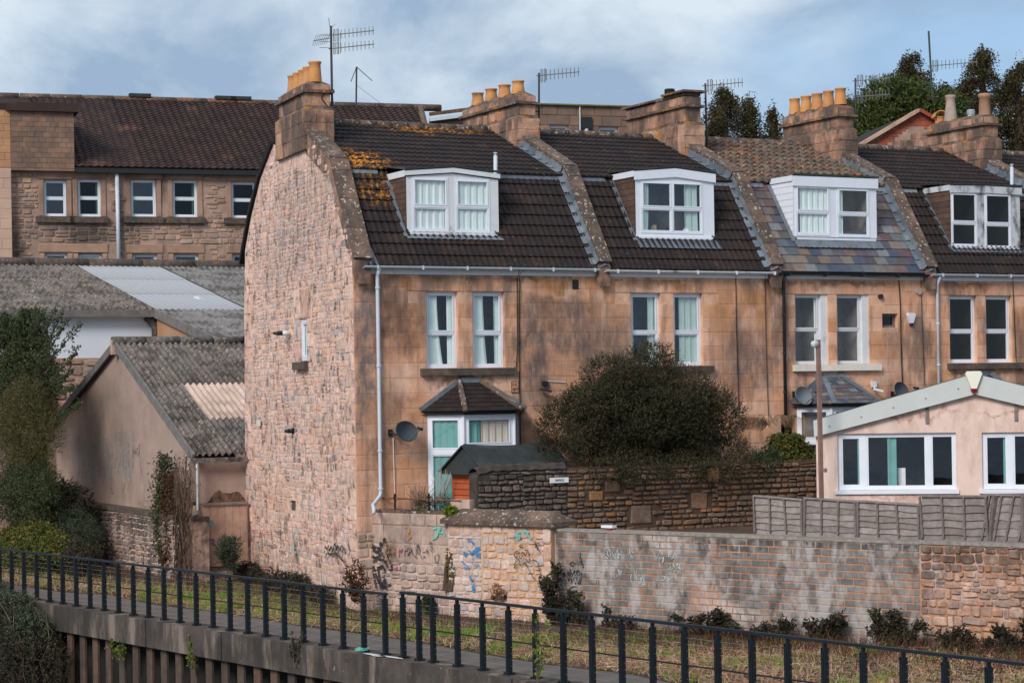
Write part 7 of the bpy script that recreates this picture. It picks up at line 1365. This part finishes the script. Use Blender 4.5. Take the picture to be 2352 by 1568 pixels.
wb('tall dark bramble climbing where the pier meets the block wall',1285,1370,.22,.55,900,L_bram,41); wb('dark bramble under the black scrawl on the block wall',1318,1400,.22,.36,500,L_bram,42); wb('low bramble before the left part of the block wall',1420,1435,.28,.2,350,L_bram,43)
wb('wide low bramble below the white streak',1660,1440,.65,.27,1200,L_bram,44); wb('bramble right of the low wide one',1780,1450,.3,.24,500,L_bram,45); wb('round dark bramble halfway along the block wall',1905,1445,.34,.28,750,L_bram,46); wb('pair of dark brambles at the end of the block wall',2060,1445,.30,.40,950,L_bram,47); wb('bramble at the foot of the orange rubble wall',2200,1480,.45,.32,900,L_bram,48); wb('bramble at the right edge of the photo',2320,1500,.40,.4,1000,L_bram,49)
wb('slim green ivy strip on the low wall edge',1033,1300,.03,.50,260,L_green,50,off=.06); wb('ivy patch low on the wall before the pier',985,1390,.14,.20,320,L_ivy,51,off=.15); wb('small ivy tuft right of the hole in the pier',1145,1360,.16,.12,220,L_straw,52,off=.16)
def gbush(label,u,v,w_,h_,n,mat,seed): s,z=GAB.px(u,v,.25); plant('path_shrub',label,'shrub',GAB.W(s,max(z,h_*.6),.25),(.2,w_,h_),n,mat,seed,group='plants along the path',L=.14,nl=4,ls=.055,lum=9,wid=.8,stem=3)
gbush('dark low shrub at the left end of the gable foot',575,1340,1.3,.24,1000,L_bram,61); gbush('dark shrub at the middle of the gable foot',660,1350,1.6,.28,1400,L_bram,62); gbush('small shrub near the gable corner',740,1375,.7,.2,500,L_bram,63); gbush('dry reddish climber at the gable corner',818,1330,.2,.45,300,L_red,64)
t=plant('hanging_weed','dry brown weed hanging from the low wall','weed',LW.W(LW.px(905,1240)[0],LW.px(905,1255)[1],.1),(.13,.06,.3),260,L_straw,65,L=.2,nl=3,ls=.03,lum=6,up=-1.)
# ---------------------------------------------------------------- river bank growth below the railing
rs=np.random.RandomState(77)
def bank(name,label,pts,n,mat,seed,ls=.05,L=.18,nl=6):
    rs=np.random.RandomState(seed); E_=[(RP(s,o,z),a(r3)) for s,o,z,r3 in pts]; t=thing(name,label,'bramble',RP(pts[0][0],pts[0][1],-3),'growth on the river bank'); P_,D_=in_ell(rs,E_,n,.5); sprigs(rs,P_,D_,L,nl,ls,mat,'foliage',t,.2,wid=.7)
    m=MB(); rr=random.Random(seed)
    for k in range(40): q=pts[rr.randrange(len(pts))]; b=RP(q[0]+rr.uniform(-.8,.8),q[1]+rr.uniform(-.2,.3),q[2]-.6); m.tube([b,b+a([rr.uniform(-.3,.3),rr.uniform(-.3,.3),rr.uniform(.3,.9)]),b+a([rr.uniform(-.6,.6),rr.uniform(-.5,.5),rr.uniform(.6,1.2)])],[.012,.009,.004],4,cap=False)
    m.build('stems',L_twig,t)
sb0=proj(60,1376)
bank('bank_bramble','grey green and brown bramble bank at the lower left corner',[(sb0-1.2,.5,-.25,(.7,1.3,.45)),(sb0+.6,.7,-.5,(.8,1.4,.55)),(sb0+1.9,.8,-1.2,(.8,1.2,.7)),(sb0-.5,1.2,-1.2,(.9,1.6,.8)),(sb0+.6,1.6,-2.1,(1.1,1.8,.9)),(sb0+2.4,1.4,-2.4,(1.,1.2,.8)),(sb0-2,1.5,-1.4,(1.2,1.8,1.))],15000,L_bram,78,ls=.05)
bank('bank_shrub','green leafy shrub on top of the bank by the first posts',[(sb0-1.,.6,.05,(.5,.9,.3)),(sb0+.5,.6,-.15,(.5,.8,.3)),(sb0+1.5,.7,-.5,(.45,.7,.35))],3200,L_grey,79,ls=.06)
bank('dry_bank_growth','brown dry undergrowth at the foot of the bank',[(sb0+.5,2.4,-2.9,(1.4,2.,.6)),(sb0+2.6,1.7,-3.2,(1.,1.6,.5))],5000,L_red,80,ls=.045)
def pp_(u,v,d=.35): s,z=RL.px(u,v,d); return RL.W(s,z,d)
for k,(u,v,h_,sd) in enumerate(((440,1545,.8,1),(680,1530,.7,2),(1235,1568,1.1,4),(275,1520,.5,5))):
    twigs('wall_sapling',['thin plant rooted in the pile wall','straggly weed on the piles below the path','leggy weed rising before the right railing posts','small weed low on the piles at the left'][k],'weed',pp_(u,v,.3),h_,5,.2,L_twig,sd,leaf=(L_weed if k!=1 else L_bram,2,.06),r0=.007,grp='weeds on the quay wall')
# ---------------------------------------------------------------- distant trees
def cedar(label,u0,vt,vb,wd_,D_,n,seed,mat=L_cedar,up=-1.1):
    rs=np.random.RandomState(seed); top=atD(u0,vt,D_); bot=atD(u0,vb,D_); Ht=top[2]-bot[2]; t=thing('cedar_tree',label,'tree',(top[0],top[1],2.),'tall drooping conifers behind the roofs'); pxm=FPX/D_; W_=wd_/pxm; E_=[]; H2=Ht*1.6
    PT=[];DR=[];m2=MB(); nbr=int(16+wd_*.16)
    for k in range(nbr):
        f=(k+.3)/nbr; an=rs.rand()*6.28; dr=CR*math.cos(an)+CF*math.sin(an); rad=W_*.95*(.10+.9*f**.75)*(.55+.6*rs.rand()); b=a([top[0],top[1],top[2]-H2*f*.9]); pts=[]
        for q in range(9): g_=q/8; p=b+dr*rad*g_+a([0,0,rad*(.35*g_-.55*g_*g_)]); pts.append(p)
        m2.tube(pts,[.05*(1-q/9)+.012 for q in range(9)],4,cap=False)
        for q in range(1,9):
            c_=int(n/nbr/8*(1.3 if q>4 else .8)); PT.append(pts[q]+rs.normal(size=(c_,3))*a([.13,.13,.10])*(1+rad*.12)); DR.append(np.repeat(dr[None],c_,0)*.5)
    PT.append(a([top[0],top[1],top[2]-.5])+rs.normal(size=(60,3))*a([.09,.09,.38])); DR.append(np.tile(a([0,0,.8]),(60,1)))
    m2.build('branches',L_bark,t); P_,Dd=np.concatenate(PT),np.concatenate(DR); kp=rs.rand(len(P_))<.9; P_,Dd=P_[kp],Dd[kp]
    sprigs(rs,P_,Dd,.50,6,.13,mat,'crown',t,up,wid=.42,droop=.6,spread=.12); m=MB(); m.tube([(top[0],top[1],1.),(top[0],top[1],top[2]-H2*.5),tuple(top)],[.35,.2,.05],8); m.build('trunk',L_bark,t)
cedar('brown tinged conifer right of the flat capped chimney',1662,203,330,95,92,2600,1); cedar('narrow conifer beside the taller brown one',1722,226,330,60,93,1400,2); cedar('small conifer left of the five yellow pots',1777,248,330,42,93,800,3)
cedar('tall conifer behind the red brick gable, above the green tree',2092,127,320,150,96,3800,4); cedar('tall brown conifer right of the grey chimney pot',2256,113,320,175,90,4600,5); cedar('conifer at the right edge of the photo',2338,147,330,130,88,3600,6); cedar('conifer top between the pole and the grey pot',2165,196,330,90,97,1800,7); cedar('conifer top peeping over the fourth chimney',1948,228,300,40,97,500,8); cedar('low conifer left of the green round tree',1978,258,330,40,97,600,9); cedar('dark conifer behind the rightmost chimney pots',2215,190,330,120,95,2800,10)
D5=86.; c=atD(2055,270,D5); ext=[(atD(u,v,D5),a([rx,1.6,rz])) for u,v,rx,rz in ((2040,215,.8,.55),(2075,235,1.1,.7),(2020,250,.9,.6),(2100,275,1.1,.7),(2000,280,.7,.45),(2145,260,1.,.8),(1985,300,.5,.3))]
t=thing('broadleaf_tree','round green tree behind the red brick edged gable','tree',(c[0],c[1],2)); rs=np.random.RandomState(5); P_,D_=in_ell(rs,ext,5200,.55); sprigs(rs,P_,D_,.35,6,.13,L_dtree,'crown',t,.1,wid=.6); m=MB(); m.tube([(c[0],c[1],1.),tuple(c)],[.3,.15],8); m.build('trunk',L_bark,t)
# ---------------------------------------------------------------- graffiti
def strokes(label,F,d,mat,wd_,lines,name='graffiti',cat='graffiti',px=None):
    """painted lines: pixel polylines laid on the wall face, drawn as thin raised ribbons"""
    m=MB(); k=0
    for L in lines:
        pts=[F.px(u,v,d) for u,v in L]
        if len(pts)>2: # smooth once
            q=[pts[0]]
            for p0,p1 in zip(pts,pts[1:]): q+=[(p0[0]*.7+p1[0]*.3,p0[1]*.7+p1[1]*.3),(p0[0]*.3+p1[0]*.7,p0[1]*.3+p1[1]*.7)]
            pts=q+[pts[-1]]
        k+=1; dd=d+.0007*(k%9)
        for p,q in zip(pts,pts[1:]):
            dx,dz=q[0]-p[0],q[1]-p[1]; l=math.hypot(dx,dz) or 1; nx,nz=-dz/l*wd_/2,dx/l*wd_/2; ex=dx/l*wd_*.3; ez2=dz/l*wd_*.3
            m.add([F.W(p[0]-nx-ex,p[1]-nz-ez2,dd),F.W(q[0]-nx+ex,q[1]-nz+ez2,dd),F.W(q[0]+nx+ex,q[1]+nz+ez2,dd),F.W(p[0]+nx-ex,p[1]+nz-ez2,dd)],[(0,1,2,3)]); dd+=.00002
    o=m.build(name,mat); c=np.mean([F.W(*F.px(*L[0],d),d) for L in lines],0); tag(o,label,cat,'painted scrawls on the walls'); return o
def zc(pts,ox,oy,s): return [[((ox+x/s)/1.7415,(oy+y/s)/1.7415) for x,y in L] for L in pts]
C4=lambda pts:zc(pts,1400,1980,2.6133)   # coordinates read in the close-up of the low wall
strokes('dense black tag on the low wall beside the gable corner',LW,.046,S_blk,.05,C4([[(180,430),(200,520),(175,580),(215,620),(190,500),(230,600),(215,450),(245,620),(240,480),(275,640),(265,500),(300,640),(290,520),(320,600),(310,470),(345,560),(355,420),(375,520),(410,560),(370,580),(400,640),(430,580),(400,520),(385,600),(395,660)],[(180,560),(230,640),(300,650),(340,580),(360,660),(330,600)],[(215,640),(280,655),(360,680),(400,760),(430,790),(435,700),(410,680)],[(215,660),(235,760),(255,860),(270,960)],[(240,690),(330,660),(380,690)],[(250,740),(280,860),(300,900),(320,960)],[(290,750),(310,880),(340,960),(360,850)],[(345,730),(320,740),(300,760),(365,740),(360,860),(380,980)],[(330,965),(370,945),(425,932)]]))
strokes('row of thin black initials on the low wall',LW,.046,S_blk,.016,C4([[(395,600),(400,650),(415,590),(420,655),(435,590),(440,655),(455,580),(470,650),(475,560)],[(572,640),(575,560),(595,600),(605,530),(625,600),(600,640),(610,600),(640,590),(650,570),(632,545)],[(690,640),(692,500),(720,560),(712,490),(700,620),(735,600),(720,520),(745,680),(770,640),(790,650),(742,600),(800,590),(805,560),(815,610)],[(825,520),(835,480),(858,500),(840,540),(885,570),(870,610),(840,560)],[(890,620),(885,660),(900,710),(925,690),(935,620),(905,620)],[(632,560),(660,620),(700,660)]]))
strokes('small magenta mark on the low wall',LW,.047,S_mag,.02,C4([[(505,580),(530,600),(520,540),(515,650)],[(535,560),(530,620),(550,560)],[(400,740),(420,760),(470,770),(500,750)],[(480,800),(490,760)]]))
strokes('teal smudge high on the right of the low wall',LW,.047,S_teal,.04,C4([[(870,350),(930,330),(960,350),(880,380),(960,390),(985,400)],[(920,350),(910,440),(860,455)],[(960,340),(990,420)]]))
strokes('orange haze of old paint on the low wall',LW,.045,S_or,.03,C4([[(570,330),(640,350),(590,420),(650,430),(600,460)]]))
strokes('bright blue tag on the left half of the coped wall',LW,.125,S_blue,.04,C4([[(1232,480),(1245,450),(1262,480),(1290,500)],[(1190,590),(1200,640),(1215,600)],[(1240,570),(1270,620),(1300,560),(1370,540),(1290,600),(1340,640),(1310,580)],[(1280,640),(1285,730),(1340,725)],[(1345,590),(1350,650)],[(1170,690),(1200,720)],[(1185,750),(1240,770),(1225,740)],[(1250,850),(1285,890),(1260,880)],[(1300,930),(1265,970),(1310,965),(1275,1000)]]))
strokes('teal patch at the top right of the coped wall',LW,.155,S_teal,.045,C4([[(1705,430),(1745,400),(1780,380),(1720,460),(1790,440),(1750,410)],[(1810,380),(1870,375),(1830,420),(1860,410),(1870,440),(1900,455)]]))
strokes('looping black tag on the ochre right half of the coped wall',LW,.155,S_blk,.02,C4([[(1790,545),(1775,530),(1790,515),(1808,530),(1795,548),(1765,530)],[(1760,580),(1720,590),(1715,640),(1750,650),(1775,620),(1760,590),(1800,640),(1790,590),(1820,600),(1830,640),(1850,600),(1860,570),(1830,575)],[(1770,630),(1800,620),(1805,650),(1780,660),(1770,640)],[(1740,660),(1770,665),(1765,720),(1790,730),(1800,670),(1810,720),(1840,700),(1835,650),(1860,700),(1885,690),(1870,650),(1880,610)],[(1755,680),(1725,700),(1712,780),(1740,720)],[(1830,700),(1870,780),(1915,860),(1940,880)],[(1930,460),(1945,570),(1948,500),(1985,495)],[(1915,520),(1950,500),(1955,560),(1985,580)],[(1900,680),(1920,670),(1950,690)],[(1965,700),(1980,800)]]))
CB=lambda pts:zc(pts,2180,2080,3.7333)
strokes('black scrawled name with a circle on the left of the block wall',LW,.02,S_blk,.020,CB([[(375,655),(385,625),(430,625),(445,655),(420,680),(380,675),(370,650)],[(210,650),(225,700),(230,760)],[(225,630),(235,730)],[(215,690),(245,690)],[(250,770),(270,830),(275,750),(300,840),(305,760),(325,840)],[(330,760),(345,830),(355,740),(365,830)],[(375,720),(385,830)],[(385,790),(410,780),(412,830)],[(420,780),(450,770),(430,750),(418,790),(450,820)],[(465,770),(495,760),(480,745),(462,780),(490,820)],[(505,760),(515,830),(530,830),(550,760),(530,950)],[(340,850),(350,920),(370,850)],[(385,870),(405,950),(400,860)],[(440,850),(420,880),(455,920),(450,950)],[(480,850),(465,880),(500,920),(495,950)],[(520,860),(515,950)],[(545,570),(555,700),(575,690),(560,640),(530,620),(545,600)],[(520,480),(538,510),(515,570)],[(465,990),(400,985),(360,1030),(400,1065),(450,1050)],[(340,1130),(430,1110),(500,1125)]]))
rq=random.Random(3); ln=[]
for cx_,cy_,w_,h_,n_ in ((1000,470,120,110,7),(1250,430,60,110,3),(1720,520,70,130,5),(1880,480,90,110,6),(1950,680,90,110,6),(1130,760,60,90,4),(1380,800,90,180,6),(1850,860,90,80,5),(730,860,30,50,2)):
    for k in range(n_): x=cx_+rq.uniform(-w_,w_); y=cy_+rq.uniform(-h_*.4,h_*.2); ln.append([(x,y),(x+rq.uniform(-30,40),y+h_*rq.uniform(.3,.7)),(x+rq.uniform(-50,60),y+h_*rq.uniform(.6,1.))])
strokes('faint pale blue chalky letters across the block wall',LW,.018,S_wht,.022,CB(ln))
CG=lambda pts:zc(pts,960,1800,3.136)
strokes('tangled black tag low on the gable near its corner',GAB,.066,S_blk,.055,CG([[(1060,1290),(1070,1190),(1090,1250),(1110,1170),(1120,1280),(1150,1190),(1160,1290),(1190,1140),(1210,1280),(1230,1170),(1240,1280)],[(1100,1290),(1150,1310),(1210,1280),(1230,1340)],[(1255,1250),(1270,1200),(1300,1210),(1290,1270),(1260,1270),(1280,1200)],[(1310,1240),(1330,1300)],[(1240,1290),(1270,1370),(1300,1390)],[(1290,1290),(1280,1380)],[(1065,1340),(1090,1300)]]))
strokes('red looping lines on the left of the gable foot',GAB,.066,S_red,.028,CG([[(120,1050),(130,1120),(165,1150)],[(150,1010),(200,1005)],[(240,1170),(240,1050),(270,1030),(300,1050),(310,1140)],[(310,1030),(350,1025)],[(290,1270),(300,1300),(340,1310)],[(230,1490),(260,1450),(310,1470),(380,1470),(390,1400)],[(460,1280),(470,1400),(480,1500)],[(400,1470),(410,1560)],[(640,1160),(640,1170)],[(740,1170),(760,1165)],[(750,1270),(760,1250)],[(800,1180),(830,1200)]]))
strokes('red curly writing in the middle of the gable foot',GAB,.066,S_red,.022,CG([[(830,890),(810,900),(815,925),(830,910)],[(820,950),(800,970),(805,1010),(825,1010)],[(835,980),(850,960),(855,1000)],[(870,1030),(875,985),(900,985),(910,1020)],[(850,1060),(865,1090),(890,1080)],[(850,1230),(860,1310)],[(930,1280),(940,1300),(985,1305)]]))
strokes('magenta drips above the black tag on the gable',GAB,.067,S_mag,.026,CG([[(1070,870),(1085,950),(1100,1010),(1105,900)],[(1125,980),(1135,900),(1145,1000)],[(1185,940),(1190,1080)],[(1135,1010),(1140,1070)],[(1195,970),(1215,965),(1210,1020),(1195,1000)],[(1310,1060),(1320,1110)],[(1370,1300),(1390,1330),(1405,1300)],[(1440,1350),(1485,1380)],[(1450,1020),(1455,1100)]]))
strokes('pale teal patches low on the gable',GAB,.065,S_lgrn,.06,CG([[(640,1180),(690,1180),(650,1230)],[(650,1290),(700,1280)],[(1330,1160),(1360,1200),(1340,1290)],[(200,1160),(220,1200)]]))
strokes('dark smears low on the left of the gable',GAB,.0655,S_gr,.05,CG([[(340,1190),(400,1200),(450,1180)],[(440,1020),(480,1030),(510,1010)],[(500,1100),(530,1130),(520,1190)],[(490,1260),(560,1280)]]))
SG2=Frame((XS+.1,9.2),(0,-1))
C5=lambda pts:zc(pts,0,1000,1.568)
def fill(label,F,d,mat,cx_,cy_,w_,h_,n_,wd_,seed,sc=C5):
    rq=random.Random(seed); ln=[]
    for k in range(n_): x=cx_-w_/2+w_*(k+.5)/n_+rq.uniform(-4,4); y0=cy_-h_/2*rq.uniform(.6,1.1); y1=cy_+h_/2*rq.uniform(.6,1.1); ln.append([(x,y0),(x+rq.uniform(-6,6),(y0+y1)/2),(x+rq.uniform(-8,8),y1)])
    return strokes(label,F,d,mat,wd_,sc(ln))
fill('large faded pale grey blue letters on the pebbledash',SG2,.004,spray('old_grey_paint',(.42,.385,.375),.42,.60),660,1300,360,290,17,.22,5)
strokes('grey black scribble right of the faded letters',SG2,.012,S_gr,.03,C5([[(835,1310),(828,1230),(840,1290),(845,1220),(850,1300),(862,1215),(868,1320),(876,1210)],[(870,1220),(880,1330),(885,1400)],[(955,1370),(975,1400),(935,1410),(975,1440)],[(930,1440),(950,1500),(960,1440)]]))
strokes('purple squiggle low on the pebbledash',SG2,.012,S_pur,.025,C5([[(690,1430),(705,1425),(700,1460),(685,1500),(710,1490),(695,1530),(715,1520)]])); strokes('orange squiggle low on the pebbledash',SG2,.012,S_or,.025,C5([[(770,1460),(785,1480),(765,1510),(785,1540),(770,1560)]])); strokes('grey letters at the foot of the pebbledash',SG2,.012,S_gr,.02,zc([[(1040,180),(1045,230),(1065,190),(1070,240)],[(1085,190),(1080,240),(1105,235)],[(1120,190),(1115,240)],[(1130,180),(1150,240),(1160,190),(1170,240)]],0,1900,1.8873))
strokes('teal mark on the pink boards',FY,.118,S_teal,.04,zc([[(1560,360),(1600,330),(1580,370),(1620,400),(1600,340)]],0,1900,1.8873)); strokes('grey purple blotch on the pink boards',FY,.118,S_pur,.05,zc([[(1580,490),(1620,480),(1600,520),(1640,530),(1590,510)]],0,1900,1.8873))
